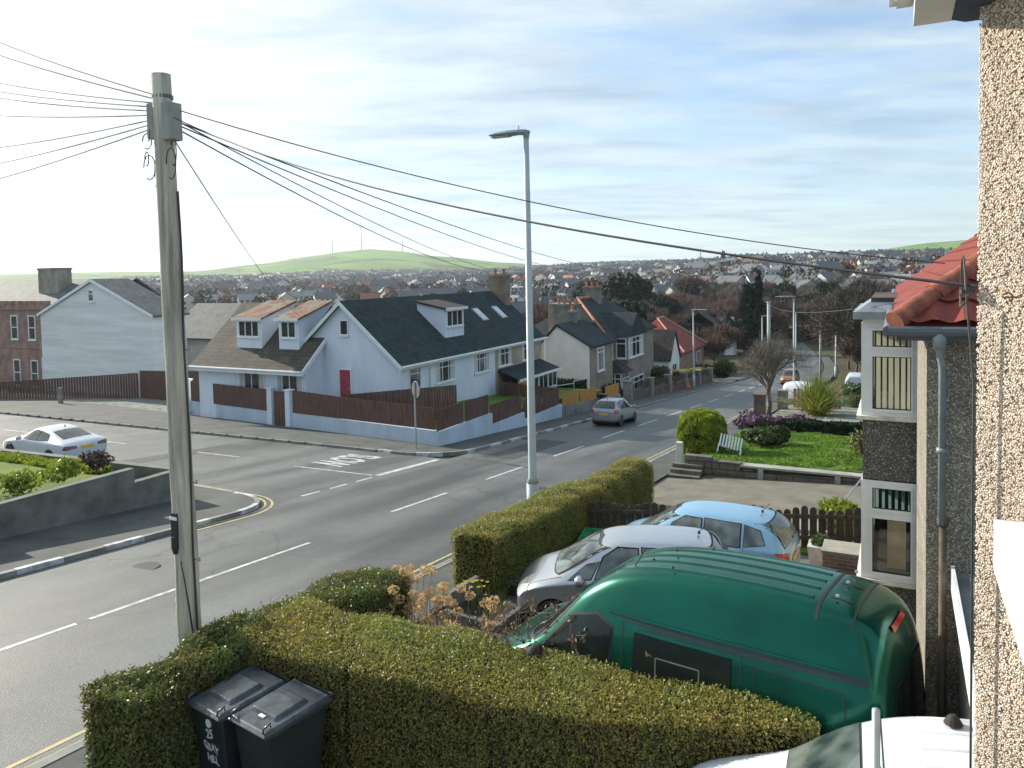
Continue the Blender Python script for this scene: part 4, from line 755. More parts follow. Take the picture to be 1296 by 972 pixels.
lamp(73, 17.6, -11.6, 7.6, 'street lamp beside the orange cone in front of the bungalows', 1.4, side=-1)
lamp(64, 7.4, G(64, 7.4), 8.4, 'street lamp just right of the tall bare pole, arm towards the road', 1.4)
lamp(112, 17.2, G(112, 17), 8, 'far street lamp nearest the bay-fronted villa', 1.4, side=-1, r=.12); lamp(104, 7.0, G(104, 7)+.1, 8, 'far street lamp before the dark conifer', 1.4, r=.12); lamp(128, 14.5, G(128, 14), 8.6, 'small distant street lamp by the bend of the road', 1.4, side=-1, r=.12)
mb = MB().tube([(0, 0, -.3), (0, 0, 7.5)], [.14, .10], 12).tube([(0, 0, 7.4), (0, 0, 7.5)], [.13, .13], 8); stobj('telegraph_pole', mb, mat('pale_pole', (.42, .44, .40), .8, .15, 2, streak=(5, 5, .4)), 'plain pale pole without a lantern, standing by the bare garden tree', 'telegraph pole', 51.5, 7.5, G(51.5, 7.5), smooth=True)
mb = MB().tube([(0, 0, -.3), (0, 0, 8)], [.14, .10], 10); stobj('telegraph_pole', mb, MATS['pale_pole'], 'distant plain pole rising before the dark conifer', 'telegraph pole', 92, 10-2.2, G(92, 8), smooth=True)
SG = thing('road_sign', 'round road sign seen from behind on a grey post at the corner', 'road sign', 27.3, 18.75, G(27.3, 18.75)+.1)
MB().tube([(0, 0, -.2), (0, 0, 2.95)], .038, 10).build('post', steel, SG); sp = MB().lathe([(.36, -.012), (.37, 0), (.36, .012)], (0, 0, 0), 28, 'y').box(-.3, .3, .012, .03, -.02, .02).build('sign_plate', mat('sign_back', (.20, .21, .21), .5, .05, 3, metal=.4), SG, loc=(0, -.06, 2.6)); sp.rotation_euler = (0, 0, R(62))
mb = MB().tube([(0, 0, 0), (0, .1, .55), (.35, .2, .6)], .02, 5).tube([(.35, .2, .6), (.35, .2, .1)], .02, 5)
CN = thing('traffic_cone', 'small orange traffic cone at the foot of the far lamp', 'cone', 71.8, 17.9, -11.3); MB().lathe([(.25, 0), (.25, .05), (.17, .05), (.04, .8)], n=12).build('body', mat('cone_orange', (.75, .16, .04), .5), CN)
# ================================================================ NEIGHBOUR'S HOUSE AT THE RIGHT
NH = thing('neighbour_house', 'near pebbledashed house with terracotta hipped roof, grey downpipe and white framed two-storey bay window', 'house', 9.0, -.27, -6.0)
MB().box(0, 12, -8, 0, -.8, 5.40).build('wall', dash_dark, NH)
def tiled(p0, pu, pv, nu, nv, m, name, parent, amp=.045, lift=.035):
    """interlocking tiles: rolls across pu, courses stepping up pv; p0 origin, pu/pv full vectors"""
    p0, pu, pv = Vector(p0), Vector(pu), Vector(pv); nrm = pu.cross(pv).normalized(); nrm = nrm if nrm.z > 0 else -nrm; V = []; Fc = []; ku = nu*6
    for j in range(nv):
        for e in (0, 1):
            for i in range(ku+1):
                w = (math.sin(2*PI*i/6)*.5+.5)*amp; q = p0+pu*(i/ku)+pv*((j+e*1.04)/nv)+nrm*(w+(lift if e == 0 else 0)); V.append(q[:])
        for i in range(ku): o = (2*j)*(ku+1)+i; Fc.append((o, o+1, o+ku+2, o+ku+1))
        if j: 
            for i in range(ku): o = (2*j)*(ku+1)+i; q = (2*j-1)*(ku+1)+i; Fc.append((q, q+1, o+1, o))
    return V, Fc
mb = MB(); q = 4.0; zE, rise = 5.38, 2.9
def clip_add(Vf, planes):
    V, Fc = Vf; me = bpy.data.meshes.new('c'); me.from_pydata(V, [], Fc); bm = bmesh.new(); bm.from_mesh(me)
    for co_, no in planes: bmesh.ops.bisect_plane(bm, geom=bm.verts[:]+bm.edges[:]+bm.faces[:], plane_co=co_, plane_no=no, clear_outer=True)
    vs = [v.co[:] for v in bm.verts]; bm.verts.index_update(); fs = [tuple(v.index for v in f.verts) for f in bm.faces]; bm.free(); bpy.data.meshes.remove(me); return vs, fs
e0 = (-.28, .28, zE)
mb.add(*clip_add(tiled((-.28, .28, zE), (13.3, 0, 0), (0, -q, rise), 50, 14, None, '', None), [((-.28, .28, 0), (-1, -1, 0)), ((0, -3.7, 0), (0, -1, 0))]))
mb.add(*clip_add(tiled((-.28, .28, zE), (0, -8.2, 0), (q, 0, rise), 30, 14, None, '', None), [((-.28, .28, 0), (1, 1, 0))]))
mb.hexa([(-.26, .26, zE-.06), (13.0, .26, zE-.06), (13.0, -3.7, zE-.06), (-.26, -3.7, zE-.06)], [(-.26, .26, zE-.03), (13.0, .26, zE-.03), (13.0, -3.7, zE+2.82), (3.7, -3.7, zE+2.82)])
mb.build('roof', roof_terra, NH, roofuv=True)
rt = MB()
for k in range(11):
    a = Vector((-.30, .30, zE+.035)); b = Vector((3.7, -3.7, zE+rise+.05)); p, q2 = a.lerp(b, k/11), a.lerp(b, (k+1.06)/11); rt.tube([p, q2], [.108, .092], 28)
rt.build('ridge_tile', mat('terracotta_ridge', (.30, .095, .055), .8, .25, 5, bump=.3, bscale=50), NH, smooth=False)
gm_ = MB().tube([(-.36, .36, zE-.06), (-.36, -8, zE-.06)], .055, 10).tube([(-.36, .36, zE-.06), (13.0, .36, zE-.06)], .055, 10).box(-.28, -.24, -8, .28, zE-.16, zE-.02).box(-.28, 13, .24, .28, zE-.16, zE-.02); gm_.build('gutter', gutterm, NH)
MB().tube([(-.34, -.10, zE-.08), (-.34, -.10, zE-.25), (-.10, -.14, zE-.45), (-.10, -.14, 3.3)], .037, 10).tube([(-.34, -.10, zE-.05), (-.34, -.10, zE-.24)], [.075, .055], 10).tube([(-.10, -.14, 4.05), (-.10, -.14, 4.1)], .056, 10).build('downpipe', pipem, NH, smooth=True)
MB().tube([(-.08, -.15, 3.3), (-.08, -.15, -.5)], .035, 8).tube([(-.08, -.15, 3.28), (-.08, -.15, 3.36)], .055, 8).build('waste_pipe', mat('old_brown_pipe', (.13, .10, .07), .8, .2, 4), NH, smooth=True)
# bay, s 13.5..16 (local x 4.5), projecting to t=.58 (local y .85)
BY = MB(); bx0, bx1, by1 = 4.5, 7.3, .80
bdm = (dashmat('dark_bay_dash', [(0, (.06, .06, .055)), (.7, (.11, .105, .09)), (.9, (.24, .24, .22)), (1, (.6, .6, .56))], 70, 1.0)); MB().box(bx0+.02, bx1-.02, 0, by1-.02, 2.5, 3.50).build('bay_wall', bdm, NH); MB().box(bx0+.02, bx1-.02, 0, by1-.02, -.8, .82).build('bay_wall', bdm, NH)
ssm = mat('stained_sill', (.66, .64, .55), .6, .2, 3); MB().box(bx0-.07, bx1+.07, 0, by1+.07, 3.50, 3.56).build('sill', ssm, NH); MB().box(bx0-.07, bx1+.07, 0, by1+.07, .82, .88).build('sill', ssm, NH)
rf = MB().hexa([(bx0-.14, 0, 5.13), (bx1+.1, 0, 5.13), (bx1+.1, by1+.12, 5.13), (bx0-.14, by1+.12, 5.13)], [(bx0-.14, 0, 5.25), (bx1+.1, 0, 5.25), (bx1+.1, by1+.12, 5.25), (bx0-.14, by1+.12, 5.25)]); rf.hexa([(bx0-.12, 0, 5.25), (bx1, 0, 5.25), (bx1, by1+.08, 5.25), (bx0-.12, by1+.08, 5.25)], [(bx0+.1, 0, 5.40), (bx1-.1, 0, 5.40), (bx1-.1, by1-.12, 5.40), (bx0+.1, by1-.12, 5.40)]); rf.build('bay_roof', lead, NH)
MB().box(bx0+.1, bx1-.1, 0, by1-.14, 5.40, 5.47).build('roof_felt', mat('brown_felt', (.09, .07, .06), .9), NH)
glass = bpy.data.materials.new('clear_window_glass'); glass.use_nodes = True; t_, b_ = nodes(glass); t_.nodes.remove(b_)
gl = N(t_, 'ShaderNodeBsdfGlossy'); gl.inputs['Roughness'].default_value = .02; tp = N(t_, 'ShaderNodeBsdfTransparent'); tp.inputs[0].default_value = (.95, .96, .94, 1); fr_ = N(t_, 'ShaderNodeFresnel'); fr_.inputs[0].default_value = 1.7; ms = N(t_, 'ShaderNodeMixShader'); t_.links.new(fr_.outputs[0], ms.inputs[0]); t_.links.new(tp.outputs[0], ms.inputs[1]); t_.links.new(gl.outputs[0], ms.inputs[2]); t_.links.new(ms.outputs[0], t_.nodes['Material Output'].inputs[0])
blind = mat('cream_blind', (.92, .91, .82), .8, .03, 2, trans=.45); blind_b = mat('blue_grey_blind', (.25, .36, .40), .8)
def baywin(z0, z1, low, bl, bw, gap, zl=None):
    # side pane facing us (normal -x) between y 0 and by1; front face (normal +y)
    w = MB(); y0, y1 = .0, by1; P = .10
    w.box(bx0, bx0+.09, y0, y0+.055, z0, z1).box(bx0, bx0+.13, y1-.13, y1, z0, z1).box(bx0, bx0+.09, y0+.055, y1-.13, z0, z0+.07).box(bx0, bx0+.09, y0+.055, y1-.13, z1-.07, z1).box(bx0, bx0+.09, y0+.055, y1-.13, z1-.07-low, z1-low)
    w.box(bx1-.13, bx1, y1-.13, y1, z0, z1).box(bx1-.09, bx1, 0, y1-.13, z0, z0+.07).box(bx1-.09, bx1, 0, y1-.13, z1-.07, z1).box(bx0+.13, bx1-.13, y1-.09, y1, z0, z0+.07).box(bx0+.13, bx1-.13, y1-.09, y1, z1-.07, z1)
    for k in (1, 2): c = lerp(bx0, bx1, k/3); w.box(c-.05, c+.05, y1-.09, y1, z0+.07, z1-.07)
    for a, b in ((z0+.07, z1-.07-low), (z1-low, z1-.07)):      # casement beads
        w.box(bx0-.02, bx0-.002, y0+.055, y0+.08, a, b).box(bx0-.02, bx0-.002, y1-.165, y1-.13, a, b).box(bx0-.02, bx0-.002, y0+.08, y1-.165, a, a+.045).box(bx0-.02, bx0-.002, y0+.08, y1-.165, b-.045, b)
    f = w.build('window', white, NH)
    gk = MB()
    for a, b in ((z0+.07, z1-.07-low), (z1-low, z1-.07)):
        ya, yb, za, zc = y0+.08, y1-.165, a+.045, b-.045; gk.box(bx0+.0, bx0+.022, ya, ya+.014, za, zc).box(bx0+.0, bx0+.022, yb-.014, yb, za, zc).box(bx0+.0, bx0+.022, ya+.014, yb-.014, za, za+.014).box(bx0+.0, bx0+.022, ya+.014, yb-.014, zc-.014, zc)
    gk.build('gasket', rubber, f)
    MB().box(bx0+.03, bx0+.036, y0+.05, y1-.15, z0+.05, z1-.05).box(bx0+.12, bx1-.12, y1-.05, y1-.044, z0+.05, z1-.05).build('pane', glass, f)
    sl = MB(); y = .07
    while y < y1-.2: sl.hexa([(bx0+.16, y, zl or z0+.04), (bx0+.163, y, zl or z0+.04), (bx0+.19, y+bw, zl or z0+.04), (bx0+.187, y+bw, zl or z0+.04)], [(bx0+.16, y, z1-.06), (bx0+.163, y, z1-.06), (bx0+.19, y+bw, z1-.06), (bx0+.187, y+bw, z1-.06)]); y += bw+gap
    sl.build('blind', bl, f)
    MB().box(bx0+.9, bx1-.1, .0, .03, z0, z1).box(bx1-.17, bx1-.145, .031, y1-.14, z0, z1).box(bx0+.1, bx1-.1, .031, y1-.14, z0-.02, z0+.006).box(bx0+.02, bx1-.02, 0.0, y1-.02, z1+.001, z1+.02).build('room_shade_board', mat('painted_room_shade', (.016, .015, .014), .9), f)  # boards added behind the glass, the room's dimness put into their near-black colour
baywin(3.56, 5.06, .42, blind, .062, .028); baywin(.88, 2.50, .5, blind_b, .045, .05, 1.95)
MB().box(bx0+.55, bx0+.60, .14, .42, .89, 1.72).box(bx0+.60, bx0+1.0, .14, .42, .89, 1.25).build('chair', mat('beige_upholstery', (.5, .42, .32), .9), NH)
MB().box(bx0+.001, bx1, .001, by1-.02, 5.062, 5.13).build('soffit', white, NH)
# flat-roofed side store with white fascia
ST = thing('side_store', 'low flat-roofed pebbledashed side store with long white fascia board between the houses', 'outbuilding', 4.2, -.52, -6.0)
MB().box(0, 4.75, -4, -.05, -.5, 2.62).build('wall', dash_dark, ST); MB().box(0, 4.75, -4, -.012, 2.62, 2.80).build('roof', mat('grey_felt', (.16, .18, .17), .85, .2, 2), ST); MB().box(-.02, 4.76, -.01, .022, 2.60, 2.86).build('fascia', white, ST)
# ================================================================ OUR OWN WALL, EAVES AND SILL
OW = thing('house_wall', 'sunlit pink and cream pebbledash wall at the right edge, nearest the viewer', 'wall', 3.745, -.30, 0)
OW.rotation_euler = (0, 0, R(-70))      # local +x runs along the wall towards the viewer
mb = MB().box(.006, 2.4, .006, .8, -6.2, 2.4); mb.build('render_coat', mat('wall_mortar', (.56, .46, .36), .95, .2, 20, bump=.5, bscale=150), OW)
n = 44000; rg = np.random.default_rng(3); bx_ = np.concatenate([rg.uniform(0, .42, n), np.full(2600, 0.0)]); bz = np.concatenate([rg.uniform(-2.6, 1.7, n), rg.uniform(-2.6, 1.7, 2600)]); by_ = np.concatenate([np.zeros(n), rg.uniform(0, .15, 2600)])
base = np.array([(1, 0, 0), (0, 1, 0), (-1, 0, 0), (0, -1, 0), (0, 0, 1), (0, 0, -1)], float); bf = np.array([(0, 1, 4), (1, 2, 4), (2, 3, 4), (3, 0, 4), (1, 0, 5), (2, 1, 5), (3, 2, 5), (0, 3, 5)])
nn_ = len(bx_); C = np.stack([bx_, by_, bz], 1); r = rg.uniform(.0030, .0072, (nn_, 1, 1)); Q = base[None]*r*rg.uniform(.8, 1.15, (nn_, 1, 3)); an = rg.uniform(0, 6.28, (nn_, 1)); ca, sa = np.cos(an), np.sin(an)
X, Y, Z_ = Q[..., 0], Q[..., 1]*.28, Q[..., 2]; Q = np.stack([X*ca-Z_*sa, Y, X*sa+Z_*ca], -1); V = (C[:, None]+Q).reshape(-1, 3); Fc = (bf[None]+6*np.arange(nn_)[:, None, None]).reshape(-1, 3)
pcol = [mat('pebble_cream', (.66, .56, .45), .7), mat('pebble_pink', (.64, .50, .40), .7), mat('pebble_white', (.78, .72, .62), .6), mat('pebble_brown', (.50, .38, .28), .7), mat('pebble_grey', (.50, .45, .39), .7)]
o = link('pebbledash', fastmesh('pebbledash', V, Fc, pcol, mi=np.repeat(rg.choice(5, nn_, p=[.34, .26, .2, .1, .1]), 8)), OW)
EV = thing('roof_eaves', 'white boxed eaves corner with dark underside at the top right', 'eaves', 4.0, -.06, 1.09)
MB().box(-2.2, 0, -2.2, 0, 0, .28).build('fascia', mat('grey_white_fascia', (.62, .64, .62), .5, .08, 3), EV)
MB().tube([(.05, .10, .17), (.05, -2, .17)], .05, 10).tube([(.04, .05, .17), (-2, .05, .17)], .05, 10).box(-.08, .03, .003, .07, .10, .9).build('gutter', MATS['grey_white_fascia'], EV)
MB().hexa([(-.30, -.20, -.03), (-.06, -.20, -.03), (-.06, -.34, -.03), (-.30, -.40, -.03)], [(-.34, -.15, -.001), (-.02, -.15, -.001), (-.02, -.40, -.001), (-.34, -.46, -.001)]).build('bracket', mat('dark_blue_felt', (.05, .06, .09), .7), EV)
mb = MB().box(.8, 3.35, -1.2, -.325, -1.17, -.97); stobj('window_sill', mb, white, 'thick white sill board jutting from the near pebbledash wall', 'sill', bevel=.01)
# ================================================================ HEDGES AND PLANTS
def hedge(name, pts, wid, hts, leaves, size, lm, label, rough=.05, core=leaf_core, zf=None, cat='hedge', twigs=0, seed=1, group=None, top_round=.12, dens_top=1.0, shoots=0):
    """pts: centre line (s,t); a lumpy box of leaves following the ground"""
    rg = np.random.default_rng(seed); zf = zf or G; o = bpy.data.objects.new(name, None); COL.objects.link(o); s0, t0 = pts[0]; z0 = zf(s0, t0); o.location = st(s0, t0, z0); o.rotation_euler = (0, 0, ROT); tag(o, label, cat, group)
    P = np.array(pts, float); seg = np.linalg.norm(np.diff(P, axis=0), axis=1); cum = np.concatenate([[0], np.cumsum(seg)]); Lg = cum[-1]
    def at(a):
        i = np.clip(np.searchsorted(cum, a, side='right')-1, 0, len(seg)-1); k = (a-cum[i])/seg[i]; q = P[i]+(P[i+1]-P[i])*k[:, None]; d = (P[i+1]-P[i])/seg[i][:, None]; return q, np.stack([-d[:, 1], d[:, 0]], 1)
    hx = np.linspace(0, 1, len(hts))
    def world(a, v, h):        # a along, v across -1..1, h 0..1
        q, n = at(a); H_ = np.interp(a/Lg, hx, hts); q = q+n*(v*wid/2)[:, None]
        zb = np.array([zf(x, y) for x, y in at(a)[0]])
        lump = .5*np.sin(a*2.3+seed)+.5*np.sin(a*5.1+v*3+h*4); hh = h*H_*(1-top_round*.35*np.abs(v)**4)+lump*rough*h
        q = q+n*((lump*rough*.6)*np.sign(v))[:, None]
        return np.stack([q[:, 0]-s0, q[:, 1]-t0, zb-z0+hh], 1)
    # core
    na = max(4, int(Lg/.35)); ring = [(-.88, 0), (-.9, .5), (-.86, .90), (-.6, .955), (0, .965), (.6, .955), (.86, .90), (.9, .5), (.88, 0)]; A_ = np.linspace(.05, Lg-.05, na)
    V = [world(A_, np.full(na, v), np.full(na, h)) for v, h in ring]; V = np.stack(V, 1).reshape(-1, 3); k = len(ring); Fq = [(i*k+j, i*k+j+1, (i+1)*k+j+1, (i+1)*k+j) for i in range(na-1) for j in range(k-1)]
    cm_ = MB(); cm_.add([tuple(v) for v in V], Fq+[tuple(range(k)), tuple(range((na-1)*k, na*k))]); cm_.build('core', core, o)
    # leaves on top, sides and ends
    Hm = float(np.mean(hts)); areas = np.array([Lg*wid*dens_top, Lg*Hm, Lg*Hm, wid*Hm, wid*Hm]); cnt = (leaves*areas/areas.sum()).astype(int); L_ = []
    c = cnt[0]; L_.append(world(rg.uniform(0, Lg, c), rg.uniform(-1, 1, c), 1-.05*rg.random(c)**2+.02*rg.random(c)))
    for sgn, c in ((-1, cnt[1]), (1, cnt[2])): L_.append(world(rg.uniform(0, Lg, c), sgn*(1-.12*rg.random(c)**2), rg.uniform(0, 1, c)))
    for e, c in ((0, cnt[3]), (Lg, cnt[4])): L_.append(world(np.clip(e+rg.uniform(-.06, .06, c), 0, Lg), rg.uniform(-1, 1, c), rg.uniform(0, 1, c)))
    L_ = np.concatenate(L_)+rg.normal(size=(sum(map(len, L_)), 3))*.012
    link('foliage', leafmesh('foliage', L_, size, lm, 1.7, rng=rg), o)
    if shoots:
        c = shoots; p = world(rg.uniform(0, Lg, c), rg.uniform(-1, 1, c), np.full(c, .97)); d = rg.normal(size=(c, 3))*.35; d[:, 2] = 1; d /= np.linalg.norm(d, axis=1)[:, None]; ln_ = rg.uniform(.03, .13, (c, 1)); L2 = np.concatenate([p+d*ln_*q for q in (.3, .55, .8, 1.0)]); link('shoots', leafmesh('shoots', L2+rg.normal(size=L2.shape)*.006, size*.95, lm, 1.9, rng=rg), o)
    if twigs:
        c = twigs; p = world(rg.uniform(0, Lg, c), np.sign(rg.random(c)-.5)*rg.uniform(.86, 1.02, c), rg.uniform(0, .95, c)); d = rg.normal(size=(c, 3))*.4; d[:, 2] = np.abs(d[:, 2])+.5; d /= np.linalg.norm(d, axis=1)[:, None]; ln_ = rg.uniform(.05, .22, (c, 1)); b = np.cross(d, rg.normal(size=(c, 3))); b /= np.linalg.norm(b, axis=1)[:, None]; b *= .0035
        link('twigs', fastmesh('twigs', np.stack([p-b, p+b, p+d*ln_+b*.5, p+d*ln_-b*.5], 1).reshape(-1, 3), np.arange(4*c).reshape(c, 4), mat('hedge_twig', (.16, .13, .08), .8, .3, 9)), o)
    return o
hedge('privet_hedge', [(7.15, 7.3), (7.2, 5.6), (7.4, 3.9), (7.65, 2.2), (7.9, .75)], 1.28, [1.46, 1.43, 1.27, 1.27, 1.45], 175000, .0185, leaf_hedge, 'broad olive-brown clipped hedge across the foreground behind the bins', twigs=12000, seed=2, rough=.055, dens_top=1.6, shoots=1500)
hedge('privet_hedge', [(4.95, 7.4), (5.8, 7.4), (7.0, 7.4)], .78, [1.34, 1.36, 1.46], 34000, .024, leaf_road, 'loose leafy hedge end beside the wheelie bins in the bottom left corner', twigs=4200, seed=3, rough=.08, shoots=420)
hedge('privet_hedge', [(7.3, 7.3), (8.5, 7.3), (9.7, 7.28)], .95, [1.42, 1.42, 1.38], 42000, .020, leaf_road, 'green clipped hedge arm running along the kerb behind the telegraph pole', twigs=900, seed=4, rough=.05, shoots=400)
hedge('privet_hedge', [(12.35, 7.25), (15, 7.25), (18.0, 7.25)], .98, [1.36, 1.34, 1.38], 80000, .020, leaf_hedge, 'square clipped hedge at the foot of the nearest street lamp', twigs=1500, seed=5, rough=.04, shoots=500)
hedge('privet_hedge', [(18.05, 7.2), (20, 7.15), (22.2, 7.1)], 1.0, [1.22, 1.38, 1.42], 46000, .021, leaf_hedge, 'rounded far section of the roadside hedge, stepped beyond the lamp', twigs=800, seed=6, rough=.05, top_round=.5)
def shrub(name, label, s, t, r, h, n, size, lm, cat='shrub', seed=1, zf=None, core=True, up=0, group=None, corem=None, lumps=11, aspect=1.7):
    rg = np.random.default_rng(seed); z = (zf or G)(s, t); o = thing(name, label, cat, s, t, z, group=group); P = []
    for k in range(lumps):
        a = rg.uniform(0, 6.28); q = rg.uniform(0, .5)*r; c = (q*math.cos(a)*1.3, q*math.sin(a)*1.3, h*rg.uniform(.3, .66)); P.append(ball_pts(n//lumps, c, (r*rg.uniform(.3, .7), r*rg.uniform(.3, .7), h*rg.uniform(.22, .46)), rg, .6))
    P = np.concatenate(P); P = P[P[:, 2] > 0]; link('foliage', leafmesh('foliage', P, size, lm, aspect, up, rng=rg), o)
    if core: MB().lathe([(r*.3, 0), (r*.55, h*.25), (r*.55, h*.45), (r*.35, h*.6), (r*.1, h*.68)], n=14).build('core', corem or leaf_core, o)
    return o
# big round yellow-green shrub: dense, with a flat-ish top
o = thing('round_shrub', 'large rounded yellow-green shrub at the corner of the lawn', 'shrub', 31.2, 7.2, G(31.2, 7.2)+.1); rg = np.random.default_rng(8)
d = rg.normal(size=(17000, 3)); d /= np.linalg.norm(d, axis=1)[:, None]; d = np.sign(d)*np.abs(d)**.78; k = 1+.05*np.sin(d[:, 0]*9)*np.sin(d[:, 1]*8+d[:, 2]*7)-.08*rg.random(17000)**2
P = d*k[:, None]*np.array([.95, .95, 1.0])+np.array([0, 0, 1.02]); P = P[P[:, 2] > .02]; link('foliage', leafmesh('foliage', P, .07, leaf_bright, 1.8, .3, rng=rg), o); MB().lathe([(.6, 0), (.85, .6), (.85, 1.4), (.5, 1.8), (.1, 1.9)], n=16).build('core', leaf_core, o)
shrub('low_shrub', 'dark spreading shrub with bright tips in the middle of the lawn', 33.4, 5.0, .95, .85, 5200, .09, leaf_mid, seed=9, zf=LZ, aspect=2.4)
shrub('heather_bush', 'purple flowering heather clump at the back of the lawn', 40.2, 6.4, 1.3, .75, 3200, .10, heather, seed=10, zf=LZ); shrub('heather_bush', 'second purple heather clump nearer the sword-leaved plant', 40.6, 4.4, 1.4, .7, 3200, .10, heather, seed=11, zf=LZ)
hedge('low_hedge', [(39.6, 5.2), (38.7, 3.0), (38.2, 1.0)], .8, [.5, .55, .5], 5000, .09, leaf_dark, 'low dark hedge closing the back of the bright lawn', zf=LZ, seed=12)
hedge('clipped_hedge', [(52.6, 5.4), (52.2, 4.0)], 1.0, [1.2, 1.2], 3000, .10, leaf_dark, 'small dark clipped hedge before the half-hidden white van', seed=13)
# phormium
o = thing('sword_leaved_plant', 'big spiky yellow-green plant on the gravel bed', 'plant', 49.5, 4.35, G(49.5, 4.3)+.3); rg = np.random.default_rng(14); V = []; Fc = []
for k in range(620):
    a = rg.uniform(0, 2*PI); lean = rg.uniform(.02, 1.15)**1.1; Lh = rg.uniform(1.9, 2.9); b = Vector((rg.normal()*.22, rg.normal()*.22, 0)); d0 = Vector((math.cos(a), math.sin(a), 0)); w = Vector((-d0.y, d0.x, 0))*.05; ns_ = 5; o_ = len(V)
    for i in range(ns_+1):
        q = i/ns_; p = b+d0*(math.sin(lean)*Lh*q+.25*Lh*lean*q*q)+Vector((0, 0, 1))*(math.cos(lean*.8)*Lh*q-.32*Lh*lean*q*q); ww = w*(1-q)**.6*(1 if i else .6); V += [(p-ww)[:], (p+ww)[:]]
    Fc += [(o_+2*i, o_+2*i+1, o_+2*i+3, o_+2*i+2) for i in range(ns_)]
link('leaves', fastmesh('leaves', V, Fc, leaf_ph), o)
shrub('green_bush', 'dark round bush right of the sword-leaved plant', 56, 2.2, 1.3, 2.2, 2500, .13, leaf_mid, seed=15)
shrub('green_bush', 'feathery bright green bush beside the picket fence and bay window', 20.4, 1.3, .75, .9, 2600, .07, leaf_bright, seed=16, up=1.2, aspect=3)
shrub('green_bush', 'untidy tan bush at the right end of the lawn by the dark bay', 31.5, .9, .8, 1.2, 1500, .08, mat('tan_leaf', (.20, .19, .07), .8, .3, 6), seed=17, zf=LZ)
hedge('roadside_hedge', [(74, 19.4), (83, 19.3)], 1.2, [1.7, 1.7], 5000, .13, leaf_hedge, 'far clipped olive hedge on a low wall beside the orange cone', seed=18)
for i, (s_, t_2, r_, h_, lb) in enumerate([(69.5, 19.6, 1.2, 2.0, 'dark reddish bush before the grey bay window house'), (74.5, 21.5, 1.3, 2.3, 'taller dark bush against the cream bungalow'), (88, 20.5, 1.6, 2.2, 'brown bush in front of the red-roofed bungalow'), (98, 20, 2.2, 2.6, 'tangled grey-green bush beyond the far hedge'), (57.5, 20.2, 1.0, 1.3, 'small russet bush beside the glazed porch')]):
    shrub('winter_bush', lb, s_, t_2, r_, h_, 2200, .16, mat('russet_leaf', (.13, .075, .05), .9, .3, 4) if i % 2 == 0 else leaf_mid, seed=20+i)
hedge('dark_hedge', [(50.5, 20.0), (50.3, 27)], 1.0, [1.9, 2.1], 3500, .10, leaf_dark, 'dark hedge below the small white gable', seed=27)
# opposite corner garden planting
shrub('garden_shrub', 'pale leafy rounded shrub over the stepped wall at the far left edge', 10.2, 22.0, 1.2, .95, 3600, .08, leaf_mid, seed=30, zf=lambda s, t: -5.35)
for i, (s_, t_2, h_, lb) in enumerate([(11.9, 21.0, 1.1, 'twiggy bush with green tips, left one behind the stepped wall'), (13.1, 20.9, 1.1, 'twiggy bush with green tips, right one behind the stepped wall'), (14.3, 21.3, 1.0, 'sparse dry bush just left of the telegraph pole')]):
    shrub('garden_shrub', lb, s_, t_2, .7, h_*.62, 900, .075, leaf_bright if i < 2 else twigm, seed=31+i, zf=lambda s, t: -5.65, core=False)
hedge('clipped_hedge', [(14.9, 22.0), (14.9, 27), (14.9, 36)], .7, [.34, .30, .26], 9000, .08, leaf_bright, 'bright green hedge top along the side road wall, below the white car', zf=lambda s, t: -6.2, seed=35)
# bed between the drives: dried hydrangea, bare twigs, daffodils
o = thing('hydrangea_bush', 'hydrangea with dried tan flower heads behind the foreground hedge', 'shrub', 9.35, 6.55, G(9.3, 6.5)); rg = np.random.default_rng(40); tw = MB(); fl = []
for k in range(78):
    bx_, by_ = rg.uniform(-.55, .6), rg.uniform(-1.3, 1.3); h = rg.uniform(.85, 1.40)*(1 if abs(by_) < .9 else .85); p0 = Vector((bx_*.4, by_*.75, 0)); p1 = Vector((bx_, by_, h)); tw.tube([p0, p0.lerp(p1, .6)+Vector((rg.normal()*.03, rg.normal()*.03, 0)), p1], [.008, .006, .004], 4)
    fl.append(ball_pts(95, p1[:], (.085, .085, .07), rg, .75))
tw.build('stems', mat('dry_stem', (.20, .14, .09), .9), o); link('flower_heads', leafmesh('flower_heads', np.concatenate(fl), .030, dryfl, 1.2, rng=rg), o)
o = thing('bare_shrub', 'leafless twiggy shrub in front of the green van bonnet', 'shrub', 8.35, 3.75, G(8.4, 3.7)+.25); tw = MB(); rg = np.random.default_rng(41); lf = []
for k in range(85):
    p = Vector((rg.normal()*.15, rg.normal()*.6, 0)); d = Vector((rg.normal()*.3, rg.normal()*.35, 1)).normalized(); h = rg.uniform(.9, 1.6); m_ = p+d*h*.5+Vector((rg.normal()*.05, rg.normal()*.05, 0)); e = p+d*h; tw.tube([p, m_, e], [.007, .005, .002], 4)
    for j in range(5): q = p.lerp(e, rg.uniform(.4, .95)); e2 = q+Vector((rg.normal(), rg.normal(), .6)).normalized()*rg.uniform(.1, .3); tw.tube([q, e2], [.004, .0015], 3); lf.append(e2[:])
tw.build('stems', MATS['dry_stem'], o); link('foliage', leafmesh('foliage', np.repeat(np.array(lf), 3, 0)+rg.normal(size=(len(lf)*3, 3))*.04, .035, mat('russet_small_leaf', (.22, .13, .07), .7, .3, 9), 1.8, rng=rg), o)
shrub('green_bush', 'low green bush between the hydrangea and the green van', 9.9, 4.1, .45, .75, 1600, .05, leaf_mid, seed=42)
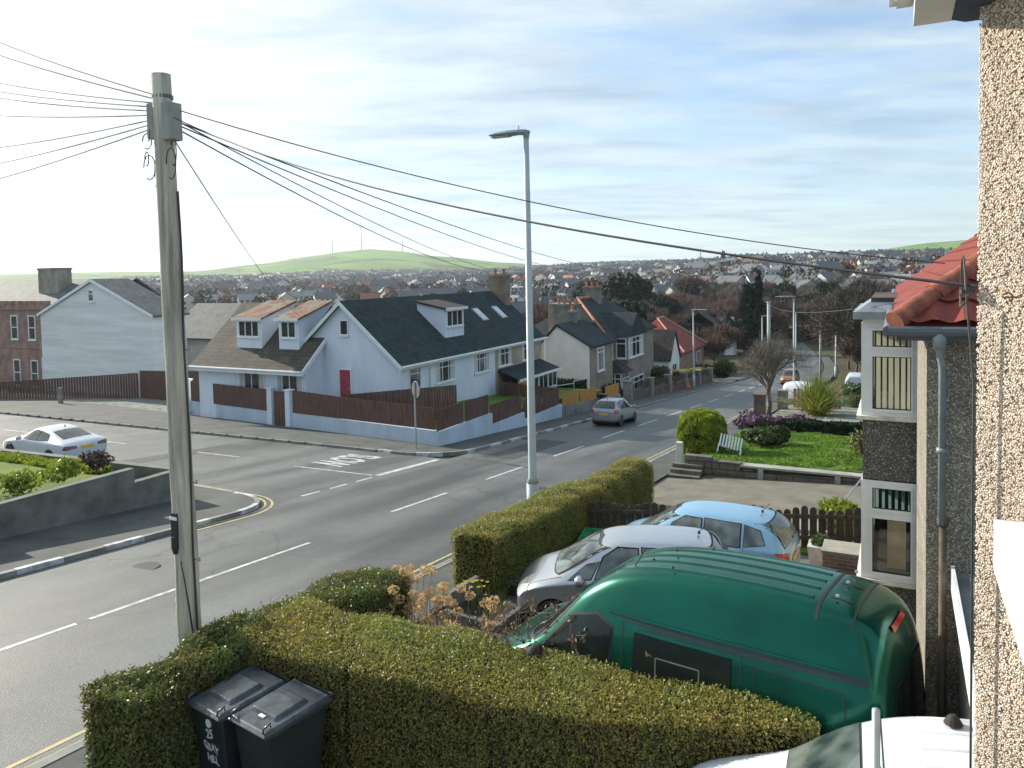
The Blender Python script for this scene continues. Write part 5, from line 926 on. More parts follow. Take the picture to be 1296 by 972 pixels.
PL = thing('raised_planter', 'low stone-edged planter with yellow daffodils at the end of the square hedge', 'planter', 11.6, 6.6, G(11.6, 6.6)); PL.rotation_euler = (0, 0, ROT+R(-6))
MB().box(-.35, .05, -.55, .5, .02, .16).box(-.47, -.36, -.6, .55, 0, .24).box(-.36, .6, .5, .6, 0, .5).box(-.36, .6, -.6, -.5, 0, .24).build('kerb', conc_d, PL); MB().box(-.36, .5, -.5, .5, .0, .2).build('soil', soil, PL)
rg = np.random.default_rng(43); lv = []; tw = MB(); fl = MB()
for k in range(60): p = Vector((rg.uniform(-.25, .4), rg.uniform(-.3, .45), .2)); tw.tube([p, p+Vector((rg.normal()*.05, rg.normal()*.05, rg.uniform(.2, .42)))], [.008, .003], 3)
for k in range(13):
    p = Vector((rg.uniform(-.1, .3), rg.uniform(.0, .42), rg.uniform(.50, .66)))
    for j in range(6): a = j*PI/3; fl.hexa([(p+Vector((0, 0, 0)))[:], (p+Vector((.03*math.cos(a), .03*math.sin(a), 0)))[:], (p+Vector((.045*math.cos(a+.3), .045*math.sin(a+.3), .01)))[:]], [(p+Vector((0, 0, .006)))[:], (p+Vector((.03*math.cos(a), .03*math.sin(a), .008)))[:], (p+Vector((.045*math.cos(a+.3), .045*math.sin(a+.3), .016)))[:]])
tw.build('leaves', leaf_mid, PL); fl.build('flowers', yellowf, PL)
# timber edging ramp and green crate beside the far drive
mb = MB(); 
for k in range(5): mb.box(k*.0+(-.35)+k*.17, -.35+k*.17+.155, -2.2, 2.2, .28, .32)
mb.box(-.35, .5, -2.2, 2.2, 0, .275); RB = stobj('timber_bed', mb, wood_d, 'weathered dark slatted timber planter lid beside the silver car', 'planter', 14.6, 6.1, G(14.6, 6.1)+.05, yaw=R(90-8)); RB.scale = (1, .8, 1)
CRT = MB(); w = .33; 
CRT.box(-.4, .4, -.26, .26, 0, .015)
for a in (0,): CRT.box(-.42, .42, .25, .28, 0, .12).box(-.42, .42, -.28, -.25, 0, .12).box(-.42, -.39, -.25, .25, 0, .12).box(.39, .42, -.25, .25, 0, .12)
stobj('plastic_crate', CRT, mat('green_plastic', (.03, .30, .12), .4), 'flat green plastic crate on the timber lid by the picket fence', 'crate', 16.3, 6.3, G(16.3, 6.3)+.38, yaw=R(10), bevel=.004)
# ================================================================ PICKET FENCE, STONE WALL, BENCH, POTS
PF = thing('picket_fence', 'dark round-topped picket fence behind the blue and silver cars', 'fence', 0, 0, 0)
fa, fb_ = (17.0, 7.5), (18.9, .3); fz = lambda k: G(lerp(fa[0], fb_[0], k), lerp(fa[1], fb_[1], k))
mb = MB(); boards(mb, fa, fb_, lambda k: fz(k)+.05, lambda k: fz(k)+1.02+.05*math.cos(k*40), .155, .035, .022, 'round'); mb.build('picket', wood_d, PF)
mb = MB(); fvec = Vector((fb_[0]-fa[0], fb_[1]-fa[1], 0)); fu = fvec.normalized()
for k in range(7):
    for h in (.3, .8): a = Vector((*fa, 0))+fvec*(k/7); b = Vector((*fa, 0))+fvec*((k+1)/7); n_v = Vector((-fu.y, fu.x, 0)); off = n_v*-.03; p = [a+off, b+off, b+off-n_v*.04, a+off-n_v*.04]; zz = [fz(k/7)+h, fz((k+1)/7)+h, fz((k+1)/7)+h, fz(k/7)+h]; mb.hexa([(q.x, q.y, z) for q, z in zip(p, zz)], [(q.x, q.y, z+.09) for q, z in zip(p, zz)])
mb.build('rail', wood_d, PF)
SW = thing('stone_wall', 'low dark stone retaining wall with pale coping below the lawn', 'wall', 27.6, 3.4, G(27.6, 3.4)); 
mb = MB().hexa([(-.1, -3.3, -.4), (.2, -3.3, -.4), (.2, 3.4, -.4), (-.1, 3.4, -.4)], [(-.1, -3.3, .38), (.2, -3.3, .38), (.2, 3.4, .12), (-.1, 3.4, .12)]); mb.box(-.13, .2, 1.6, 2.6, .1, .50); mb.box(-.12, .2, 2.62, 3.6, -.2, .62); mb.build('wall', stone_w, SW)
mb = MB().hexa([(-.16, -3.3, .38), (.28, -3.3, .38), (.28, 1.6, .38), (-.16, 1.6, .38)], [(-.16, -3.3, .45), (.28, -3.3, .45), (.28, 1.6, .45), (-.16, 1.6, .45)]); mb.build('coping', conc, SW)
for y in (-1.6, .9): MB().box(-.16, -.101, y-.09, y+.09, -.1, .40).build('pier', conc, SW)
mb = MB()
for k in range(3): mb.box(-.9+k*.3, -.12, 2.9, 4.0, -.3, .0+.14*k+.04)
mb.build('step', stone_w, SW)
wp = MB().box(-.12, .12, -.12, .12, -.2, 1.0); stobj('gate_post', wp, mat('pale_post', (.6, .6, .56), .8, .1, 3), 'short pale gatepost left of the round yellow-green shrub', 'post', 29.3, 7.65, G(29.3, 7.6), bevel=.01)
BN = thing('garden_bench', 'white slatted bench seen end-on, leaning beside the round shrub', 'bench', 31.3, 6.05, LZ(31.3, 6.0)+.02, yaw=R(28)); 
mb = MB()
for k in range(8): mb.box(-.55+k*.145, -.55+k*.145+.075, .0, .03, .28, .95)
mb.build('backrest', white, BN); mb = MB()
for k in range(4): mb.box(-.6, .55, .06+k*.11, .06+k*.11+.08, .40, .425)
mb.build('seat', white, BN)
for x in (-.58, .53):
    for y in (.03, .45): MB().box(x, x+.05, y, y+.05, 0, .40).build('leg', white, BN)
BN.rotation_euler = (R(-30), R(14), ROT+R(-75)); BN.location = st(30.3, 5.95, LZ(30.2, 6)+.05); BN.scale = (.8, .8, .8)
PO = thing('plant_pot', 'white square planter with a small green plant, between blue car and bay window', 'plant pot', 17.2, 1.45, G(17.2, 1.4)+.03)
MB().hexa([(-.2, -.2, 0), (.2, -.2, 0), (.2, .2, 0), (-.2, .2, 0)], [(-.26, -.26, .5), (.26, -.26, .5), (.26, .26, .5), (-.26, .26, .5)]).build('pot', mat('worn_white_plastic', (.6, .6, .58), .6, .15, 5), PO); link('foliage', leafmesh('foliage', ball_pts(500, (0, 0, .55), (.22, .22, .16)), .05, leaf_mid), PO)
mb = MB().box(-.35, .35, -.6, .6, 0, .62); BW = stobj('brick_box', mb, brick_red, 'low red brick meter housing beside the lower bay window', 'brick box', 16.6, .75, G(16.6, .8)+.0); g = MB().box(-.36, .36, -.62, .62, .622, .66); g.build('coping', conc, BW)
RL = MB().tube([(0, 0, -.2), (0, 0, .9), (.0, -1.0, 1.15), (0, -2, 1.2)], .022, 8).tube([(0, 0, .45), (0, -2, .75)], .018, 8).tube([(-.9, .35, -.3), (-.9, .35, .55), (0, 0, .9)], .022, 8); stobj('handrail', RL, steel, 'grey tube handrail at steps beside the upper bay', 'handrail', 23.0, .9, G(23, .9)+.1)
mb = MB().box(-.4, .4, -.45, .45, 0, .12); stobj('concrete_slab', mb, conc, 'pale concrete step slab beyond the picket fence', 'slab', 20.5, 1.9, G(20.5, 1.9)+.03)
GP = thing('brick_pillar', 'old brick gate pillar beside the bare garden tree', 'pillar', 46.5, 7.3, G(46.5, 7.3)); MB().box(-.3, .3, -.3, .3, -.3, 1.7).box(-.36, .36, -.36, .36, 1.7, 1.8).build('pillar', MATS['brown_brickwork'], GP)
GP = thing('brick_pillar', 'pale square pillar at the left end of the red board fence', 'pillar', 53.5, 6.9, G(53.5, 6.9)); MB().box(-.35, .35, -.3, .3, -.3, 1.6).build('pillar', MATS['stone_pillar'], GP)
mb = MB(); boards(mb, (55.0, 6.4), (54.0, 3.2), lambda k: G(54.5, 5)+.1, lambda k: G(54.5, 5)+1.5, .2, .05); stobj('board_fence', mb, mat('red_brown_stain', (.22, .06, .04), .8, .2, 3), 'red-brown board fence behind the bare garden tree', 'fence')
mb = MB(); 
for k in range(3): mb.box(-.05+k*.35, .05+k*.35, 0, .04, .0, .9)
mb.box(-.1, .85, 0, .04, .2, .3).box(-.1, .85, 0, .04, .62, .72); stobj('garden_gate', mb, mat('blue_paint', (.06, .14, .28), .5), 'small blue slatted gate behind the round yellow-green shrub', 'gate', 41.4, 7.45, G(41.4, 7.4)+.1, yaw=R(15))
WB = MB().lathe([(.22, 0), (.25, .9)], n=10).box(-.28, .28, -.3, .3, .9, .98); stobj('wheelie_bin', WB, plast, 'small dark bin at the gap in the golden timber boards', 'bin', 49.3, 18.2, G(49.3, 18.2)+.1)
# ================================================================ WHEELIE BINS
def bin_(label, s, t, yaw, z):
    o = thing('wheelie_bin', label, 'bin', s, t, z, yaw, 'black wheelie bins beside the hedge'); W2_, D = .29, .36
    # local x = front (+x faces viewer), y across
    V = MB().hexa([(-D*.72, -W2_*.8, .06), (D*.78, -W2_*.8, .06), (D*.78, W2_*.8, .06), (-D*.72, W2_*.8, .06)], [(-D, -W2_, .93), (D, -W2_, .93), (D, W2_, .93), (-D, W2_, .93)]); V.build('body', mat('bin_black', (.028, .035, .035), .42, .15, 3), o, bevel=.02)
    MB().box(-D-.03, D+.035, -W2_-.03, W2_+.03, .93, .965).build('rim', MATS['bin_black'], o, bevel=.008)
    lm_ = mat('bin_lid', (.06, .075, .085), .28, .3, 7)
    lid = MB().hexa([(-D-.05, -W2_-.025, .968), (D+.06, -W2_-.025, .968), (D+.06, W2_+.025, .968), (-D-.05, W2_+.025, .968)], [(-D-.02, -W2_+.0, 1.03), (D+.01, -W2_+.015, 1.005), (D+.01, W2_-.015, 1.005), (-D-.02, W2_, 1.03)])
    lid = lid.build('lid', lm_, o, bevel=.012)
    MB().hexa([(-D+.16, -W2_+.08, 1.02), (D-.13, -W2_+.08, 1.00), (D-.13, W2_-.08, 1.00), (-D+.16, W2_-.08, 1.02)], [(-D+.2, -W2_+.11, 1.062), (D-.17, -W2_+.11, 1.045), (D-.17, W2_-.11, 1.045), (-D+.2, W2_-.11, 1.062)]).build('raised_panel', lm_, lid, bevel=.01)
    for y in (-W2_+.03, W2_-.03): MB().tube([(D-.07, y-.03, 1.0), (D-.07, y-.03, 1.05), (D+.03, y, 1.045), (D+.03, y, 1.0)], .012, 6).build('grip', lm_, lid, smooth=True)
    MB().tube([(-D-.05, -W2_+.02, .98), (-D-.11, -W2_+.02, .97), (-D-.11, W2_-.02, .97), (-D-.05, W2_-.02, .98)], .014, 8).build('handle', plast, o)
    for y in (-W2_-.02, W2_-.02): MB().lathe([(.02, y), (.1, y), (.1, y+.045), (.02, y+.045)], (-D*.7, 0, .1), 16, 'y').build('wheel', rubber, o)
    return o
BZ = G(6.0, 6.6)+.03
b1 = bin_('black wheelie bin hand-lettered 25 GRAY HILL, tight against the leafy hedge', 6.02, 6.66, R(180-9), BZ); b2 = bin_('unlettered black wheelie bin, the right one, with a small white label on its lid', 6.0, 5.98, R(180-9), BZ)
for _b in (b1, b2): _b.scale = (1.08, 1.04, 1.04)
for k, (tx, sz, zz, dy) in enumerate([('25', .15, .70, .02), ('GRAY', .12, .55, .02), ('HILL', .12, .42, .03)]):
    me = textmesh(tx, sz, .001, .0035); rr = random.Random(k); me.materials.append(mat('hand_paint', (.72, .74, .70), .6))
    kx = lambda z: .36*.78+(.36-.36*.78)*(z-.06)/.87
    for v in me.vertices: x, y, z = v.co; y += .012*math.sin(x*30); v.co = (kx(zz+y)+.004+z, x*.85+dy, zz+y)
    link('hand_lettering', me, b1)
MB().lathe([(.045, .296*1.0), (.045, .36)], (0, .03, .83), 16, 'x').build('white_disc', MATS['hand_paint'], b1) if True else 0
MB().box(.18, .25, -.03, .05, 1.004, 1.022).build('paper_label', white, b2)
# ================================================================ VEHICLES
def evalmesh(o):
    dg = bpy.context.evaluated_depsgraph_get(); dg.update(); me = bpy.data.meshes.new_from_object(o.evaluated_get(dg)); return me
def shell(stn, bulge=None, segs=None):
    V = []; Fc = []
    for (x, zb, zs, zt, wb, wt) in stn:
        g = zt-zs; a = (wb*.965, zs); b = (wt, zt-min(.10, g*.4)); k = .12
        p5 = (lerp(a[0], b[0], k), lerp(a[1], b[1], k)) if not bulge else (lerp(a[0], b[0], bulge*.35), lerp(a[1], b[1], bulge))
        h = [(0, zb), (wb*.80, zb), (wb*.97, zb+.10), (wb, lerp(zb, zs, .55)), a, p5, b, (wt*.80, zt-.012), (0, zt)]
        V += [(x, y, z) for y, z in h]+[(x, -y, z) for y, z in h[-2:0:-1]]
    n = 16
    for i in range(len(stn)-1): Fc += [(i*n+j, i*n+(j+1) % n, (i+1)*n+(j+1) % n, (i+1)*n+j) for j in range(n)]
    for o in (0, (len(stn)-1)*n):      # end caps in strips
        for j in range(7): Fc.append((o+j, o+j+1, o+(n-j-1) % n, o+(n-j) % n) if j else (o, o+1, o+n-1))
        Fc.append((o+7, o+8, o+9))
    return V, Fc
class Car:
    def __init__(s, root, stn, paint, arches=(), ar=.34, bulge=None, tyre_r=.31, hw=.86, rim=rimm, spokes=5):
        s.root = root; V, Fc = shell(stn, bulge); me = bpy.data.meshes.new('body'); me.from_pydata(V, [], Fc); bm = bmesh.new(); bm.from_mesh(me); bmesh.ops.recalc_face_normals(bm, faces=bm.faces[:]); bm.to_mesh(me); bm.free()
        o = link('body', me); md = o.modifiers.new('s', 'SUBSURF'); md.levels = 2; md.render_levels = 2; m2 = evalmesh(o); o.modifiers.clear(); o.data = m2
        s.bvh = BVHTree.FromPolygons([v.co[:] for v in m2.vertices], [p.vertices[:] for p in m2.polygons])
        for x in arches:
            c = MB().lathe([(ar, -hw-.3), (ar, -hw+.24)], (x, 0, tyre_r), 24, 'y').lathe([(ar, hw-.24), (ar, hw+.3)], (x, 0, tyre_r), 24, 'y').build('cut', rubber); b = o.modifiers.new('b', 'BOOLEAN'); b.operation = 'DIFFERENCE'; b.solver = 'EXACT'; b.object = c
            m3 = evalmesh(o); o.modifiers.clear(); o.data = m3; bpy.data.objects.remove(c)
        o.data.materials.clear(); o.data.materials.append(paint); o.data.polygons.foreach_set('use_smooth', [True]*len(o.data.polygons)); o.data.polygons.foreach_set('material_index', [0]*len(o.data.polygons)); o.parent = root; s.body = o
        e = o.modifiers.new('e', 'EDGE_SPLIT'); e.split_angle = R(38)
        for x in arches:
            for sg_ in (-1, 1): s.wheel(x, sg_*(hw-.105), tyre_r, sg_, rim, spokes)
        for x in arches: MB().lathe([(ar-.01, -hw+.23), (ar-.01, hw-.23)], (x, 0, tyre_r+.01), 20, 'y').build('wheel_arch', rubber, root)
    def wheel(s, x, y, r, sg_, rim, spokes):
        w = link('wheel', None, s.root) if False else None
        t = MB().lathe([(r*.66, -.09), (r*.93, -.10), (r, -.07), (r, .07), (r*.93, .10), (r*.66, .09)], (x, y, r), 28, 'y').build('wheel', rubber, s.root, smooth=True)
        q = MB().lathe([(r*.68, .085*sg_), (r*.62, .095*sg_), (r*.60, .06*sg_), (r*.68, .03*sg_)], (x, y, r), 28, 'y')
        for k in range(spokes):
            a = 2*PI*k/spokes; c, d = math.cos(a), math.sin(a); P = lambda u, v, n: (x+c*u-d*v, y+n*sg_, r+d*u+c*v)
            q.hexa([P(.03, -.03, .05), P(r*.64, -.045, .05), P(r*.64, .045, .05), P(.03, .03, .05)], [P(.03, -.025, .075), P(r*.64, -.035, .082), P(r*.64, .035, .082), P(.03, .025, .075)])
        q.lathe([(.06, .05*sg_), (.055, .085*sg_)], (x, y, r), 12, 'y'); q.build('rim', rim, t)
    def decal(s, name, pts, view, m, off=.004, step=.07, parent=None, mirror=False, prof=None):
        """lay a convex outline onto the body skin. view: 'L' +y side, 'R' -y side, 'F' front, 'B' back, 'T' top"""
        us = [p[0] for p in pts]; vs = [p[1] for p in pts]; nu = max(1, int((max(us)-min(us))/step)+1); nv = max(1, int((max(vs)-min(vs))/step)+1)
        bm = bmesh.new(); g = [[bm.verts.new((lerp(min(us), max(us), i/nu), lerp(min(vs), max(vs), j/nv), 0)) for j in range(nv+1)] for i in range(nu+1)]
        for i in range(nu):
            for j in range(nv): bm.faces.new((g[i][j], g[i+1][j], g[i+1][j+1], g[i][j+1]))
        c = Vector((sum(us)/len(us), sum(vs)/len(vs), 0))
        for (a, b), (d, e) in zip(pts, pts[1:]+pts[:1]):
            n = Vector((e-b, -(d-a), 0)); 
            if n.dot(Vector((a, b, 0))-c) < 0: n = -n
            bmesh.ops.bisect_plane(bm, geom=bm.verts[:]+bm.edges[:]+bm.faces[:], plane_co=(a, b, 0), plane_no=n, clear_outer=True)
        dr = {'L': Vector((0, -1, 0)), 'R': Vector((0, 1, 0)), 'F': Vector((-1, 0, 0)), 'B': Vector((1, 0, 0)), 'T': Vector((0, 0, -1))}[view]; bad = []
        for v in bm.verts:
            u, w = v.co.x, v.co.y; org = {'L': (u, 3, w), 'R': (u, -3, w), 'F': (5, u, w), 'B': (-5, u, w), 'T': (u, w, 5)}[view]
            loc, nor, _, _ = s.bvh.ray_cast(Vector(org), dr)
            if loc is None: bad.append(v); continue
            if nor.dot(dr) > 0: nor = -nor
            v.co = loc+nor*(off+(prof(u, w) if prof else 0))
        bmesh.ops.delete(bm, geom=bad, context='VERTS'); bmesh.ops.recalc_face_normals(bm, faces=bm.faces[:])
        me = bpy.data.meshes.new(name); bm.to_mesh(me); bm.free(); me.materials.append(m); me.polygons.foreach_set('use_smooth', [True]*len(me.polygons))
        return link(name, me, parent or s.root)
    def glass(s, name, pts, view, m, trim=.03, tm=None):
        c = (sum(p[0] for p in pts)/len(pts), sum(p[1] for p in pts)/len(pts)); big = []
        for p in pts: d = Vector((p[0]-c[0], p[1]-c[1])); big.append((p[0]+d.x/d.length*trim, p[1]+d.y/d.length*trim))
        g = s.decal(name, pts, view, m, .009); s.decal('seal', big, view, tm or rubber, .004, parent=g); return g
    def seam(s, a, b, view, w=.007, m=None, off=.003, name='seam', parent=None):
        d = Vector((b[0]-a[0], b[1]-a[1])).normalized(); n = Vector((-d.y, d.x))*w/2
        return s.decal(name, [(a[0]+n.x, a[1]+n.y), (b[0]+n.x, b[1]+n.y), (b[0]-n.x, b[1]-n.y), (a[0]-n.x, a[1]-n.y)], view, m or panel_dark, off, .06, parent=parent or s.body)
    def mirror_(s, x, y, z, m):
        sg_ = 1 if y > 0 else -1; mb = MB().lathe([(.02, -.11), (.075, -.08), (.085, 0), (.075, .08), (.02, .11)], (0, 0, 0), 12, 'y'); o = mb.build('mirror', m, s.root, smooth=True, loc=(x, y+sg_*.10, z)); MB().box(-.03, .03, -.13, 0, -.05, -.02).build('bracket', rubber, o) if sg_ > 0 else MB().box(-.03, .03, 0, .13, -.05, -.02).build('bracket', rubber, o); return o
def vehicle(name, label, cat, s, t, yaw, z=None, pitch=0, group=None):
    o = thing(name, label, cat, s, t, G(s, t)+.03 if z is None else z, R(90-yaw), group); o.rotation_euler = (0, pitch, ROT+R(90-yaw)); return o
autog = mat('car_glass', (.055, .065, .065), .04, .3, 3.5, spec=.9, col2=(.012, .015, .016), detail=1); autog_l = mat('car_glass_pale', (.15, .18, .17), .05, .3, 3.2, spec=.9, col2=(.025, .035, .035), detail=1)
p_silver = mat('silver_paint', (.50, .52, .55), .28, .03, 2, metal=.75, coat=.6); p_blue = mat('light_blue_paint', (.24, .44, .62), .3, .03, 2, metal=.35, coat=.6); p_green = mat('green_van_paint', (.0, .095, .062), .22, .12, 1.2, metal=.65, coat=.15)
p_white = mat('white_car_paint', (.62, .65, .69), .3, .04, 1.5, coat=.4); p_grey = mat('grey_silver_paint', (.36, .38, .40), .3, .04, 2, metal=.7, coat=.5)
HATCH = [(-1.93, .38, .72, .80, .66, .5), (-1.90, .26, .88, 1.02, .78, .64), (-1.72, .20, .92, 1.32, .83, .60), (-1.45, .19, .93, 1.46, .845, .58), (-.8, .19, .92, 1.51, .85, .59), (-.1, .19, .91, 1.525, .85, .59), (.35, .19, .90, 1.47, .85, .57), (.75, .19, .89, 1.25, .845, .58), (1.12, .19, .87, .99, .84, .68), (1.5, .20, .80, .89, .82, .70), (1.78, .24, .68, .76, .76, .66), (1.93, .34, .52, .60, .62, .5)]
def hatch(o, paint, stn=HATCH, big=True, glassm=autog, spokes=7, wheels=(1.22, -1.24)):
    c = Car(o, stn, paint, wheels, .335, spokes=spokes, tyre_r=.295, hw=.845)
    for v, sy in (('L', 1), ('R', -1)):
        c.glass('side_window', [(.46, .955), (-.28, .975), (-.28, 1.40), (.06, 1.40), (.30, 1.27)], v, glassm); c.glass('side_window', [(-.36, .975), (-1.05, .985), (-1.05, 1.37), (-.36, 1.41)], v, glassm)
        c.glass('quarter_window', [(.93, .925), (.54, .95), (.38, 1.20), (.60, 1.14)], v, glassm, .02); c.glass('quarter_window', [(-1.13, 1.0), (-1.52, 1.06), (-1.42, 1.28), (-1.13, 1.36)], v, glassm, .02)
        c.seam((.5, .3), (.5, .93), v); c.seam((-.32, .3), (-.32, .94), v); c.seam((-1.08, .62), (-1.12, .98), v); c.seam((.5, .30), (-.9, .30), v); c.decal('door_handle', [(-.2, .80), (-.02, .80), (-.02, .83), (-.2, .83)], v, paint, .022, .03); c.decal('door_handle', [(-.95, .82), (-.77, .82), (-.77, .85), (-.95, .85)], v, paint, .022, .03)
        c.mirror_(.72, sy*.83, .98, paint)
        c.decal('tail_light', [(sy*.80, .72), (sy*.58, .72), (sy*.60, .92), (sy*.78, .94)], 'B', redl, .012, .04)
        c.decal('headlight', [(sy*.42, .63), (sy*.70, .60), (sy*.74, .74), (sy*.62, .80), (sy*.45, .72)], 'F', clearl, .012, .04)
    c.glass('windscreen', [(-.62, .98), (.62, .98), (.50, 1.40), (0, 1.42), (-.50, 1.40)], 'F', glassm, .03); c.glass('rear_window', [(-.60, 1.0), (.60, 1.0), (.50, 1.38), (-.50, 1.38)], 'B', glassm, .03)
    c.decal('number_plate', [(-.26, .62), (.26, .62), (.26, .73), (-.26, .73)], 'B', plate_y, .01, .08); c.decal('number_plate', [(-.26, .38), (.26, .38), (.26, .48), (-.26, .48)], 'F', white, .01, .08); c.decal('grille', [(-.36, .50), (.36, .50), (.36, .56), (-.36, .56)], 'F', rubber, .006, .08)
    c.seam((-.7, .56), (.7, .56), 'B'); c.seam((1.70, -.62), (1.70, .62), 'T'); c.seam((.98, -.62), (.98, .62), 'T', .03); c.seam((1.70, .62), (1.05, .70), 'T'); c.seam((1.70, -.62), (1.05, -.70), 'T')
    c.seam((-1.58, -.5), (-1.58, .5), 'T', .012); c.seam((1.02, -.40), (.82, .15), 'T', .016, rubber, .02, 'wiper'); c.seam((1.02, .12), (.84, .52), 'T', .016, rubber, .02, 'wiper')
    MB().tube([(-1.35, 0, 1.49), (-1.50, 0, 1.66)], .006, 6).lathe([(.03, 1.47), (.015, 1.52)], (-1.35, 0, 0), 8).build('aerial', rubber, o)
    return c
o = vehicle('parked_car', 'silver hatchback parked nose-out between the hedge and the green van', 'car', 12.85, 4.35, -17, group=None, pitch=R(2.5)); hatch(o, p_silver, glassm=autog_l)
o = vehicle('parked_car', 'light blue hatchback parked by the picket fence, rear window towards the house', 'car', 15.6, 3.68, 3, pitch=R(2.5)); hatch(o, p_blue, glassm=autog_l)
o = vehicle('moving_car', 'silver grey hatchback driving away down the main road', 'car', 41.9, 14.75, 90, pitch=R(4.95)); o.location.z += 0; hatch(o, p_grey)
COUPE = [(-2.33, .42, .68, .76, .70, .55), (-2.28, .30, .86, .93, .84, .68), (-1.9, .22, .92, 1.01, .90, .72), (-1.5, .19, .92, 1.13, .92, .66), (-.9, .18, .91, 1.33, .92, .60), (-.2, .18, .90, 1.40, .92, .60), (.25, .18, .89, 1.32, .92, .60), (.75, .18, .87, 1.06, .91, .66), (1.1, .18, .83, .94, .91, .74), (1.7, .20, .76, .86, .90, .74), (2.15, .26, .62, .72, .82, .66), (2.33, .36, .5, .58, .62, .5)]
o = vehicle('parked_car', 'white coupe parked on the side road above the green hedge at far left', 'car', 18.1, 29.6, 3)
c = Car(o, COUPE, p_white, (1.38, -1.38), .37, spokes=10, tyre_r=.34, hw=.92, rim=mat('dark_rim', (.12, .12, .13), .3, .05, 4, metal=.8))
for v, sy in (('L', 1), ('R', -1)):
    c.glass('side_window', [(.55, .94), (-.42, .955), (-.42, 1.25), (-.1, 1.28), (.15, 1.22)], v, autog); c.glass('side_window', [(-.48, .955), (-1.15, .99), (-.95, 1.17), (-.48, 1.25)], v, autog); c.seam((.6, .3), (.62, .93), v); c.seam((-.55, .3), (-.60, .95), v); c.mirror_(.55, sy*.88, .98, p_white)
    c.decal('tail_light', [(sy*.84, .72), (sy*.38, .74), (sy*.40, .83), (sy*.80, .86)], 'B', mat('dark_red_lens', (.18, .02, .02), .2, coat=1), .012, .04)
    c.decal('headlight', [(sy*.42, .58), (sy*.74, .56), (sy*.76, .66), (sy*.45, .66)], 'F', clearl, .012, .04); c.decal('exhaust', [(sy*.62, .38), (sy*.45, .38), (sy*.45, .43), (sy*.62, .43)], 'B', rubber, .012, .04)
c.glass('rear_window', [(-1.72, -.52), (-1.72, .52), (-1.0, .47), (-1.0, -.47)], 'T', autog); c.glass('windscreen', [(.92, -.62), (.92, .62), (.38, .5), (.38, -.5)], 'T', autog); c.decal('number_plate', [(-.26, .70), (.26, .70), (.26, .81), (-.26, .81)], 'B', plate_y, .012, .08); c.seam((-2.12, -.66), (-2.12, .66), 'T')
MB().lathe([(.03, 1.36), (.008, 1.45)], (-.9, 0, 0), 8).build('aerial', rubber, o)
# green high-roof van
VAN = [(2.45, .40, .70, .78, .66, .52), (2.38, .30, .90, 1.00, .82, .66), (2.1, .24, 1.02, 1.14, .90, .74), (1.75, .22, 1.08, 1.26, .93, .76), (1.45, .22, 1.12, 1.48, .94, .72), (1.1, .22, 1.15, 1.84, .95, .66), (.75, .22, 1.18, 2.13, .95, .62), (.35, .22, 1.20, 2.30, .95, .60), (-.2, .22, 1.22, 2.39, .95, .60), (-1.1, .22, 1.22, 2.41, .95, .60), (-1.9, .22, 1.22, 2.39, .95, .60), (-2.25, .24, 1.24, 2.33, .96, .60), (-2.44, .28, 1.20, 2.14, .95, .58), (-2.50, .34, 1.12, 1.8, .92, .58)]
o = vehicle('parked_van', 'dark green high-roof van with dark side window parked against the foreground hedge', 'van', 8.7, 2.28, 11, pitch=R(2.0))
c = Car(o, VAN, p_green, (1.55, -1.5), .38, bulge=.5, spokes=6, tyre_r=.33, hw=.94); vg = mat('van_glass', (.012, .02, .018), .12, .3, 1, spec=.3)
for v, sy in (('L', 1), ('R', -1)):
    c.glass('side_window', [(1.42, 1.22), (.42, 1.16), (.40, 1.72), (.62, 1.80), (.98, 1.70)], v, vg, .035); c.seam((1.12, 1.2), (1.02, 1.68), v, .02)
    g = c.decal('side_window', [(.10, 1.10), (-1.02, 1.10), (-1.02, 1.74), (.10, 1.74)], v, vg, .012)
    if sy > 0:
        for a, b in (((-.18, 1.22), (-.18, 1.55)), ((-.18, 1.55), (-.68, 1.55)), ((-.68, 1.55), (-.68, 1.22)), ((-.68, 1.22), (-.18, 1.22))): c.seam(a, b, v, .014, mat('vent_grey', (.20, .22, .2), .5), .018, 'vent_frame', g)
    for a, b in (((-1.25, 1.14), (-2.15, 1.14)), ((-2.15, 1.14), (-2.10, 1.70)), ((-2.10, 1.70), (-1.25, 1.72)), ((-1.25, 1.72), (-1.25, 1.14)), ((1.2, 1.02), (-2.3, 1.02)), ((.05, 1.78), (-1.05, 1.78))): c.seam(a, b, v, .010)
    c.seam((.25, .3), (.25, 1.82), v, .012); c.seam((-1.12, .3), (-1.12, 1.82), v, .012); c.seam((1.3, .3), (1.45, 1.2), v); c.decal('roof_joint', [(1.05, 1.92), (.5, 1.865), (-2.3, 1.865), (-2.3, 1.80), (.5, 1.80), (1.0, 1.86)], v, mat('dark_green_trim', (.01, .03, .03), .4), .008)
    c.seam((-2.3, 1.88), (.5, 1.88), v, .02, p_green, .02, 'drip_rail'); c.seam((1.2, .62), (-1.1, .62), v, .05, rubber, .012, 'rubbing_strip'); c.decal('door_handle', [(.05, 1.0), (.05, .96), (.23, .96), (.23, 1.0)], v, p_green, .03, .04)
    c.mirror_(1.32, sy*.96, 1.30, rubber); c.decal('headlight', [(sy*.50, .72), (sy*.76, .70), (sy*.84, .96), (sy*.66, .95)], 'F', clearl, .012, .04); c.decal('tail_light', [(sy*.86, .72), (sy*.74, .72), (sy*.74, 1.12), (sy*.86, 1.12)], 'B', redl, .012, .04)
    c.glass('rear_window', [(sy*.06, 1.18), (sy*.62, 1.18), (sy*.54, 1.72), (sy*.06, 1.76)], 'B', vg, .03)
